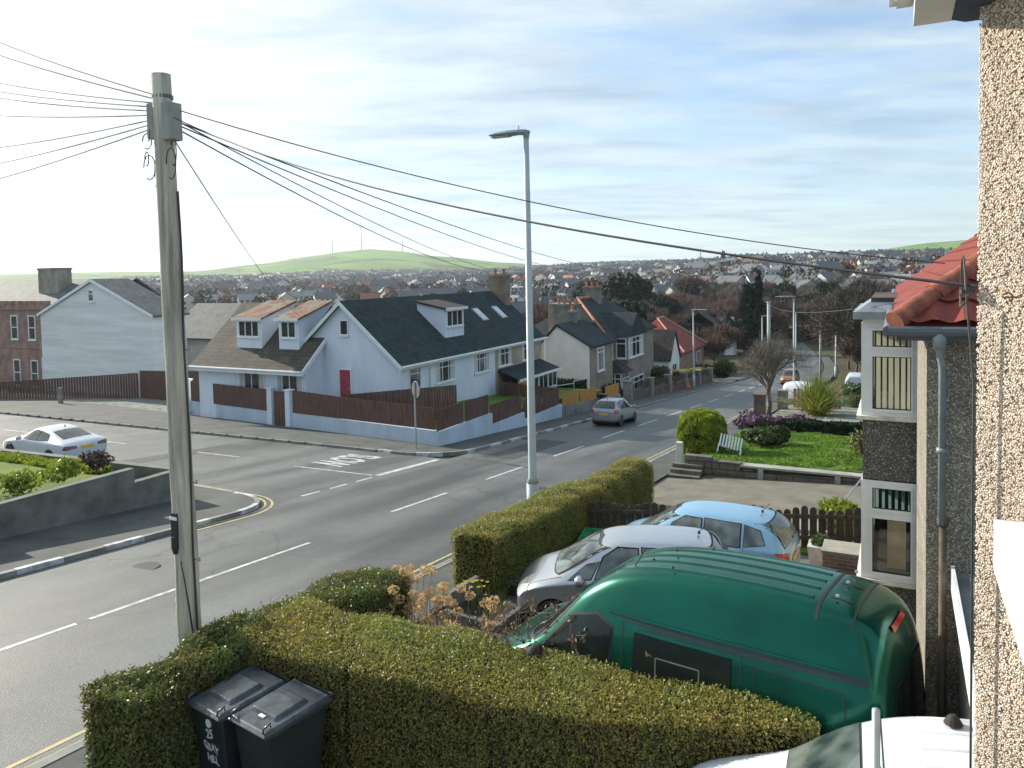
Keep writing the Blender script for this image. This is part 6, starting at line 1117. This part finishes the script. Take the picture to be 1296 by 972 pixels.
c.glass('windscreen', [(-.76, 1.30), (.76, 1.30), (.58, 1.86), (0, 1.92), (-.58, 1.86)], 'F', vg, .04)
c.decal('brake_light', [(-.24, 2.12), (.24, 2.12), (.24, 2.17), (-.24, 2.17)], 'B', redl, .02, .04)
for y in (-.50, -.28, -.06, .16, .38): c.decal('roof_rib', [(.55, y-.035), (.55, y+.035), (-1.72, y+.035), (-1.72, y-.035)], 'T', p_green, .0, .035, parent=c.body, prof=lambda u, w, y=y: .016*max(0, math.cos((w-y)/.035*PI/2))+.001)
for x, w in ((-1.80, .03), (-2.13, .02)): c.seam((x, -.60), (x, .60), 'T', w, panel_dark, .006)
for y in (-.46, -.12, .28): c.seam((-1.86, y), (-2.06, y), 'T', .014, panel_dark, .006); MB().lathe([(.018, 0), (.018, .02)], (-1.93, y+.03, 2.395), 8).build('bolt', steel, c.body)
for x, y in ((.1, .3), (.0, -.1), (-.2, .42), (-.35, -.35)): MB().lathe([(.016, 0), (.012, .02)], (x, y, 2.385), 8).build('bolt', rubber, c.body)
MB().tube([(.35, .30, 2.27), (.20, .30, 2.50)], .006, 6).build('aerial', rubber, o); c.seam((0, .4), (0, 2.0), 'B', .014)
# white small van in our own drive, only its roof and screen in view
WV = [(2.15, .38, .66, .76, .62, .5), (2.05, .28, .76, .84, .80, .66), (1.6, .22, .88, .95, .88, .72), (1.2, .2, .98, 1.10, .90, .72), (.85, .2, 1.05, 1.46, .90, .64), (.5, .2, 1.06, 1.66, .90, .62), (.1, .2, 1.07, 1.78, .90, .62), (-.6, .2, 1.07, 1.82, .90, .64), (-1.5, .2, 1.07, 1.81, .90, .64), (-2.1, .22, 1.05, 1.76, .88, .62), (-2.18, .4, .95, 1.5, .82, .55)]
o = vehicle('parked_van', 'white van in the bottom right corner, only its ribbed roof and windscreen showing', 'van', 6.42, -.38, -3, pitch=R(2))
c = Car(o, WV, p_white, (1.35, -1.35), .36, bulge=.35, tyre_r=.32, hw=.9)
c.glass('windscreen', [(1.16, -.66), (1.16, .66), (.58, .52), (.58, -.52)], 'T', autog_l, .03)
for v in 'LR': c.glass('side_window', [(.95, 1.12), (.1, 1.12), (.1, 1.55), (.45, 1.52)], v, autog, .03)
c.seam((.42, -.56), (.42, .56), 'T', .012)
for y in (-.46, -.23, 0, .23, .46): c.decal('roof_rib', [(.15, y-.022), (.15, y+.022), (-1.8, y+.022), (-1.8, y-.022)], 'T', p_white, .0, .02, parent=c.body, prof=lambda u, w, y=y: .016*max(0, math.cos((w-y)/.022*PI/2))+.001)
MB().lathe([(.07, 1.79), (.05, 1.83), (.02, 1.86)], (-.1, -.35, 0), 12).build('aerial_base', rubber, o)
mb = MB().tube([(0, 0, 0), (0, 0, 3.0)], .021, 12).lathe([(.026, 2.62), (.026, 2.68)], n=12); stobj('metal_post', mb, steel, 'thin galvanised post standing in front of the white van roof', 'post', 4.47, .10, -5.42, smooth=True)
# small far vehicles
o = vehicle('parked_car', 'orange-brown car half hidden behind the bare roadside tree', 'car', 88, 10.6, 270); hatch(o, mat('orange_paint', (.30, .13, .06), .35, .05, 2, coat=.4)); o.scale = (1, 1, 1.05)
o = vehicle('parked_van', 'white van nose showing left of the sword-leaved plant', 'van', 57.5, 5.2, 200); c = Car(o, WV, p_white, (1.35, -1.35), .36, bulge=.35, tyre_r=.32, hw=.9); c.glass('windscreen', [(1.16, -.66), (1.16, .66), (.58, .52), (.58, -.52)], 'T', autog, .03)
o = vehicle('parked_van', 'white van roof far off beside the big bare tree', 'van', 78, 3.5, 90); c = Car(o, WV, p_white, (1.35, -1.35), .36, bulge=.35, tyre_r=.32, hw=.9); o.scale = (1.05, 1, 1.0)
o = vehicle('parked_car', 'dark car left of the upper bay window beyond the garden', 'car', 68, 1.5, 100); hatch(o, mat('dark_paint', (.04, .05, .055), .3, .05, 2, coat=.5))
# ================================================================ TREES
def twigtree(name, h, r, n_main, n_tw, tm, seed, trunk=.12, fork=.25, tw_len=.5, tw_w=.02, depth=3):
    """returns (trunk mesh, twig mesh) of a leafless tree: forking limbs, then a haze of fine twigs"""
    rg = np.random.default_rng(seed); mb = MB(); tips = []
    def grow(p, d, L_, rad, lv):
        e = p+d*L_; m_ = (p+e)/2+Vector(rg.normal(size=3)*L_*.05); mb.tube([p, m_, e], [rad, rad*.82, rad*.62], 6 if lv < 2 else 4, cap=False)
        if lv >= depth: tips.append((e, d, L_)); tips.append((m_, d, L_)); return
        k = 3 if lv else n_main
        for i in range(k):
            a = 2*PI*i/k+rg.uniform(-.5, .5); sp = rg.uniform(.35, .75) if lv else rg.uniform(.3, .8); x = d.cross(Vector((.3, .5, .8))).normalized(); y = d.cross(x); nd = (d*math.cos(sp)+(x*math.cos(a)+y*math.sin(a))*math.sin(sp)+Vector((0, 0, .12))).normalized(); grow(e if rg.random() > .25 or not lv else m_, nd, L_*rg.uniform(.62, .82)*(1 if lv else h*.24/(h*fork)), rad*.58, lv+1)
    grow(Vector((0, 0, -.2)), Vector((rg.normal()*.05, rg.normal()*.05, 1)).normalized(), h*fork, trunk, 0)
    T = np.array([t_[0][:] for t_ in tips]); Dv = np.array([t_[1][:] for t_ in tips]); ix = rg.integers(0, len(T), n_tw); st_ = T[ix]+rg.normal(size=(n_tw, 3))*h*.035; d = Dv[ix]*.8+rg.normal(size=(n_tw, 3))*.55; d[:, 2] += .15; d /= np.linalg.norm(d, axis=1)[:, None]; ln_ = rg.uniform(.4, 1.2, (n_tw, 1))*tw_len; b = np.cross(d, rg.normal(size=(n_tw, 3))); b /= np.linalg.norm(b, axis=1)[:, None]; b *= tw_w/2
    V = np.stack([st_-b, st_+b, st_+d*ln_+b*.3, st_+d*ln_-b*.3], 1).reshape(-1, 3)
    me = bpy.data.meshes.new('limbs'); me.from_pydata(mb.v, [], mb.f); me.materials.append(barkm); return me, fastmesh('twigs', V, np.arange(4*n_tw).reshape(n_tw, 4), tm)
def tree(name, label, s, t, meshes, parts=('trunk', 'crown'), z=None, yaw=0, sc=1, group=None, cat='tree'):
    o = thing(name, label, cat, s, t, G(s, t) if z is None else z, yaw, group); o.scale = (sc,)*3
    for nm, me in zip(parts, meshes): link(nm, me, o)
    return o
grey_tw = mat('grey_twigs', (.20, .17, .14), .9, .3, .8, col2=(.13, .11, .09)); red_tw = mat('reddish_twigs', (.16, .085, .065), .9, .3, .3, col2=(.10, .06, .05))
tree('bare_tree', 'small pale leafless tree by the brick gate pillar at the pavement edge', 50.0, 7.4, twigtree('a', 7.0, 2, 5, 5200, grey_tw, 50, .17, .27, .6, .018, 4))
tree('bare_tree', 'large spreading leafless tree behind the sword-leaved plant', 84, 2.2, twigtree('b', 15.5, 5, 6, 16000, mat('dark_twigs', (.10, .085, .07), .9, .3, 1), 51, .42, .2, 1.0, .05, 4))
def blob(n, h, r, m, seed, size, lumps=9, cone=False, tr=.25, base=.08):
    rg = np.random.default_rng(seed); P = []
    for k in range(lumps):
        if cone: z = h*rg.uniform(.1, .9); q = r*(1-abs(z/h-.35)*1.1)*.5; a = rg.uniform(0, 6.28); P.append(ball_pts(n//lumps, (q*math.cos(a), q*math.sin(a), z), (r*.55*(1.1-z/h), r*.55*(1.1-z/h), h*.2), rg, .5))
        else: a = rg.uniform(0, 6.28); q = r*rg.uniform(.0, .55); z = h*rg.uniform(.42, .72); P.append(ball_pts(n//lumps, (q*math.cos(a), q*math.sin(a), z), (r*rg.uniform(.4, .62), r*rg.uniform(.4, .62), h*rg.uniform(.2, .30)), rg, .55))
    P = np.concatenate(P); tr_ = MB().tube([(0, 0, -.5), (0, 0, h*.55)], [h*.03, h*.015], 6); me = bpy.data.meshes.new('trunk'); me.from_pydata(tr_.v, [], tr_.f); me.materials.append(barkm)
    return me, leafmesh('crown', P, size, m, 1.5, rng=rg)
ev = [blob(6000, 14, 7.5, leaf_dark, 60+i, .8, 16) for i in range(3)]; con = [blob(2400, 12, 3.0, leaf_dark, 70+i, .6, 14, True) for i in range(2)]
brn = [twigtree('c', 11, 5, 5, 2600, tm, 80+i, .25, .22, 1.5, .10, 3) for i, tm in enumerate((twigm, red_tw, grey_tw, twigm))]
def azd(az, d): a = R(az); X, Y = d*math.sin(a), d*math.cos(a); return X*math.sin(A)+Y*math.cos(A), -X*math.cos(A)+Y*math.sin(A)
def put(fn, name, label, az, d, meshes, sc=1, yaw=0, group=None, dz=0): s_, t_2 = azd(az, d); return tree(name, label, s_, t_2, meshes, sc=sc, yaw=yaw, group=group, z=G(s_, t_2)+dz)
put(0, 'evergreen_tree', 'great dark domed evergreen rising above the bay-windowed house', 8.75, 230, ev[0], 1.35, dz=-1); put(0, 'evergreen_tree', 'hazier second evergreen dome to the left of the darkest one', 5.7, 265, ev[1], 1.2, 1, dz=-1)
put(0, 'conifer_tree', 'dark upright conifer beyond the far lamp posts', 17.7, 158, con[0], 1.35); put(0, 'conifer_tree', 'tall dark pine breaking the skyline near the church tower', 15.6, 900, con[1], 1.7)
put(0, 'bare_tree', 'reddish leafless tree in the middle of the valley', 13.3, 330, brn[1], 1.9)
# ================================================================ THE TOWN ACROSS THE VALLEY
town_mats = {k: v for k, v in dict(w=mat('far_white', (.72, .72, .70), .9, .05), c=mat('far_cream', (.60, .55, .44), .9, .05), g=mat('far_grey', (.36, .35, .33), .9, .05), b=mat('far_brick', (.30, .16, .12), .9, .05)).items()}
town_roofs = [mat('far_slate', (.10, .11, .12), .7, .1), mat('far_brown_roof', (.12, .09, .08), .8, .1), mat('far_red_roof', (.27, .10, .07), .8, .1), mat('far_pale_roof', (.22, .22, .22), .5, .1)]
winm = mat('far_window', (.03, .035, .04), .2)
def town_house(w, l, h, rz, wallm, roofm, seed):
    rg = random.Random(seed); mb = MB(); gwall(mb, 0, l, 0, w, -3, h, h+rz, 'x'); 
    n0 = len(mb.f); roof(mb, -.3, l+.3, -.4, w+.4, h-.1, h+rz+.12, th=.25); mb.mi = [0]*n0+[1]*(len(mb.f)-n0)
    for k in range(2 if l > 9 else 1): x = l*(.15+.7*k)-.4; mb.box(x, x+.9, w/2-.4, w/2+.4, h+rz-1, h+rz+1.1, 1)
    for z in ([.8, 3.4] if h > 4 else [.8]):
        for k in range(int(l/2.6)): x = 1+k*2.6; mb.box(x, x+1.2, -.05, .01, z, z+1.3, 2); mb.box(x, x+1.2, w-.01, w+.05, z, z+1.3, 2)
        for y in (1.4, w-2.4): mb.box(-.05, .01, y, y+1.1, z, z+1.2, 2); mb.box(l-.01, l+.05, y, y+1.1, z, z+1.2, 2)
    me = bpy.data.meshes.new('town_house'); me.from_pydata(mb.v, [], mb.f)
    for q in (wallm, roofm, winm): me.materials.append(q)
    me.polygons.foreach_set('material_index', mb.mi); bm = bmesh.new(); bm.from_mesh(me); bmesh.ops.recalc_face_normals(bm, faces=bm.faces[:]); bm.to_mesh(me); bm.free(); return me
kinds = [('w', 0, 8, 10, 5.2, 2.8, 'white two-storey town house with a slate roof, one of many across the valley'), ('w', 1, 7, 9, 3.2, 3.0, 'white bungalow with a brown roof, one of many across the valley'), ('w', 3, 7.5, 8, 5, 2.6, 'white town house with a pale grey roof, one of many across the valley'), ('c', 0, 8, 12, 5.2, 2.9, 'cream town house with a slate roof, one of many across the valley'), ('g', 0, 8, 14, 5.4, 3.0, 'grey terraced town house across the valley'), ('c', 2, 7.5, 9, 3.4, 3.2, 'cream house with a red roof, one of several across the valley'), ('b', 1, 8, 10, 5.2, 2.8, 'brick town house with a brown roof across the valley')]
protos = [town_house(w, l, h, rz, town_mats[wm_], town_roofs[ri], i) for i, (wm_, ri, w, l, h, rz, _) in enumerate(kinds)]
pw_ = [.27, .17, .14, .15, .13, .07, .07]; rgt = random.Random(11); spots = []; cells = set()
def free(s_, t_2, r): 
    k = (int(s_//r), int(t_2//r))
    if k in cells: return False
    cells.add(k); return True
def ok_town(az, d, s_, t_2):
    if az > 8 and d < 330: return False
    if t_2 < 70 and s_ < 190 and az < 20: return False
    return True
for _ in range(60000):
    az = rgt.uniform(-27, 33); d = 235*(1900/235)**rgt.random(); s_, t_2 = azd(az, d)
    if az < 0 and d < 420: continue
    if not ok_town(az, d, s_, t_2): continue
    if az > 21 and d > 1150: continue
    if rgt.random() > (.9 if 2 < az < 24 else .6): continue
    if not free(s_, t_2, 16 if d < 600 else 23): continue
    spots.append((d, az, s_, t_2))
spots.sort(); print('TOWN', len(spots))
for i, (d, az, s_, t_2) in enumerate(spots[:298]):
    k = rgt.choices(range(7), pw_)[0]; z = min(G(s_, t_2), G(s_+6, t_2), G(s_, t_2+6)); o = link('town_house', protos[k], None, st(s_, t_2, z), ROT+rgt.choice((0, 1.57, .3, 1.87))+.6*math.sin(s_/210)+rgt.uniform(-.06, .06)); o.scale = (1.12,)*3; tag(o, kinds[k][6], 'house', kinds[k][6].replace('one of many ', '').replace('one of several ', '').replace(' ,', '').strip()+' group' if False else 'town houses with '+kinds[k][6].split(',')[0])
# the rest of the town as one mass
arr = [(np.array([v.co[:] for v in me.vertices]), [tuple(p.vertices) for p in me.polygons], [p.material_index for p in me.polygons]) for me in protos]
far_m = [town_mats['w'], town_mats['c'], town_mats['g'], town_mats['b']]+town_roofs+[winm]; idx = {'w': 0, 'c': 1, 'g': 2, 'b': 3}
V = []; Fc = []; MI = []; n0 = 0
for (d, az, s_, t_2) in spots[298:2600]:
    k = rgt.choices(range(7), pw_)[0]; v, f, mi = arr[k]; a = rgt.choice((0, 1.57))+.8*math.sin(s_/310)+.5*math.cos(t_2/240)+rgt.uniform(-.08, .08); ca, sa = math.cos(a), math.sin(a); sc_2 = rgt.uniform(1.15, 1.6); p = v*sc_2; q = np.stack([p[:, 0]*ca-p[:, 1]*sa+s_, p[:, 0]*sa+p[:, 1]*ca+t_2, p[:, 2]+G(s_, t_2)], 1); V.append(q)
    mp_i = [idx[kinds[k][0]], 4+kinds[k][1], 8]
    for g_, m_ in zip(f, mi): Fc.append(tuple(x+n0 for x in g_)); MI.append(mp_i[m_])
    n0 += len(q)
me = bpy.data.meshes.new('distant_town'); me.from_pydata(np.concatenate(V).tolist(), [], Fc)
for q in far_m: me.materials.append(q)
me.polygons.foreach_set('material_index', MI); bm = bmesh.new(); bm.from_mesh(me); bmesh.ops.recalc_face_normals(bm, faces=bm.faces[:]); bm.to_mesh(me); bm.free()
tag(link('distant_town', me, None, (0, 0, 0), ROT), 'far roofs of the town merging into one mass below the hills', 'town', kind='stuff')
# trees: nearest as things, the rest as woodland
rgw = random.Random(5); tsp = []
for _ in range(900):
    az = rgw.uniform(2, 33); d = 125*(420/125)**rgw.random(); s_, t_2 = azd(az, d)
    if (t_2 > -1 and t_2 < 36 and s_ < 175): continue
    if az > 21 and s_ < 90: continue
    if not free(s_+5000, t_2, 9): continue
    tsp.append((d, az, s_, t_2))
for _ in range(2500):
    az = rgw.uniform(-27, 33); d = 420*(1900/420)**rgw.random(); s_, t_2 = azd(az, d)
    if not free(s_+5000, t_2, 17): continue
    tsp.append((d, az, s_, t_2))
tsp.sort(); nb_ = 0; print('TREES', len(tsp)); W_ = {}
tl_ = ['leafless brown tree in the wooded valley, one of many', 'reddish leafless tree in the wooded valley, one of many', 'grey leafless tree in the wooded valley, one of many', 'leafless brown tree in the wooded valley, one of many', 'dark evergreen tree in the valley, one of many']
for i, (d, az, s_, t_2) in enumerate(tsp[:290]):
    k = rgw.choices(range(5), [.3, .25, .18, .17, .10])[0]; h = rgw.uniform(.8, 1.35)
    tree('evergreen_tree' if k == 4 else 'bare_tree', tl_[k], s_, t_2, ev[i % 3] if k == 4 else brn[k], yaw=rgw.uniform(0, 6), sc=h*(.6 if k == 4 else 1), group=tl_[k].split(',')[0]+' group')
P = []; PD = []; rg = np.random.default_rng(9)
for (d, az, s_, t_2) in tsp[290:]:
    h = rgw.uniform(5, 12); r_ = h*rgw.uniform(.4, .7); (PD if rgw.random() < .28 else P).append(ball_pts(110, (s_, t_2, G(s_, t_2)+h*.5), (r_, r_, h*.5), rg, .4))
for nm, Pp, m_, lb in (('distant_woodland', P, red_tw, 'brown leafless treetops scattered through the far town'), ('distant_woodland', PD, leaf_dark, 'dark evergreen treetops scattered through the far town')):
    Pp = np.concatenate(Pp); dd = np.linalg.norm(Pp[:, :2], axis=1); tag(link(nm, leafmesh(nm, Pp, 1.7, m_, 1.5, rng=rg), None, (0, 0, 0), ROT), lb, 'trees', kind='stuff')
for i, (s_, t_2, sc_) in enumerate([(92, 3.5, .7), (99, 1.0, .9), (106, 4.5, .75), (115, 2, 1.0), (124, 6.5, .9), (133, 9, 1.0), (140, 3, 1.1), (118, 27, .8), (110, 23.5, .7), (128, 26, .9)]):
    tree('bare_tree', tl_[i % 3], s_, t_2, brn[i % 4], yaw=i, sc=sc_, group=tl_[i % 3].split(',')[0]+' group')
# hedgerow scrub masses on the near valley side, right of the road
P = []
for _ in range(420): az = rgw.uniform(7, 33); d = rgw.uniform(130, 330); s_, t_2 = azd(az, d); P.append(ball_pts(150, (s_, t_2, G(s_, t_2)+1), (4, 4, 2.2), rg, .2)) if not (-1 < t_2 < 36 and s_ < 175) else None
tag(link('valley_scrub', leafmesh('valley_scrub', np.concatenate(P), .8, twigm, 2, rng=rg), None, (0, 0, 0), ROT), 'tangled brown scrub covering the near side of the valley', 'scrub', kind='stuff')
# church tower and hilltop masts
s_, t_2 = azd(14.0, 1150); CH = thing('church_tower', 'square church tower with a thin spire on the skyline', 'church', s_, t_2, G(s_, t_2)); MB().box(-3.2, 3.2, -3.2, 3.2, -2, 15).build('tower', town_mats['g'], CH); MB().lathe([(1.0, 15), (.1, 30)], n=8).build('spire', town_mats['g'], CH)
for az, lb, h in ((-13.2, 'leftmost thin radio mast on the green hill', 55), (-11.1, 'tallest radio mast, on the crest of the green hill', 110), (-8.1, 'rightmost thin radio mast on the green hill', 50)):
    s_, t_2 = azd(az, 2980); stobj('radio_mast', MB().tube([(0, 0, -5), (0, 0, h)], [2.0, 1.0], 6), mat('mast_steel', (.3, .3, .3), .6), lb, 'mast', s_, t_2, G(s_, t_2))
# ================================================================ HAZE
hm = bpy.data.materials.new('haze'); hm.use_nodes = True; t_ = hm.node_tree; t_.nodes.remove(t_.nodes['Principled BSDF']); pv = N(t_, 'ShaderNodeVolumePrincipled'); pv.inputs['Color'].default_value = (.86, .93, 1, 1); pv.inputs['Density'].default_value = .00011; pv.inputs['Anisotropy'].default_value = .45; t_.links.new(pv.outputs[0], t_.nodes['Material Output'].inputs['Volume'])
zmin = min(v[2] for v in gV); zb = MB().box(-1600, 7100, -1600, 6600, zmin-1.2, 260); stobj('haze', zb, hm, 'pale haze lying over the whole valley', 'haze', kind='stuff')
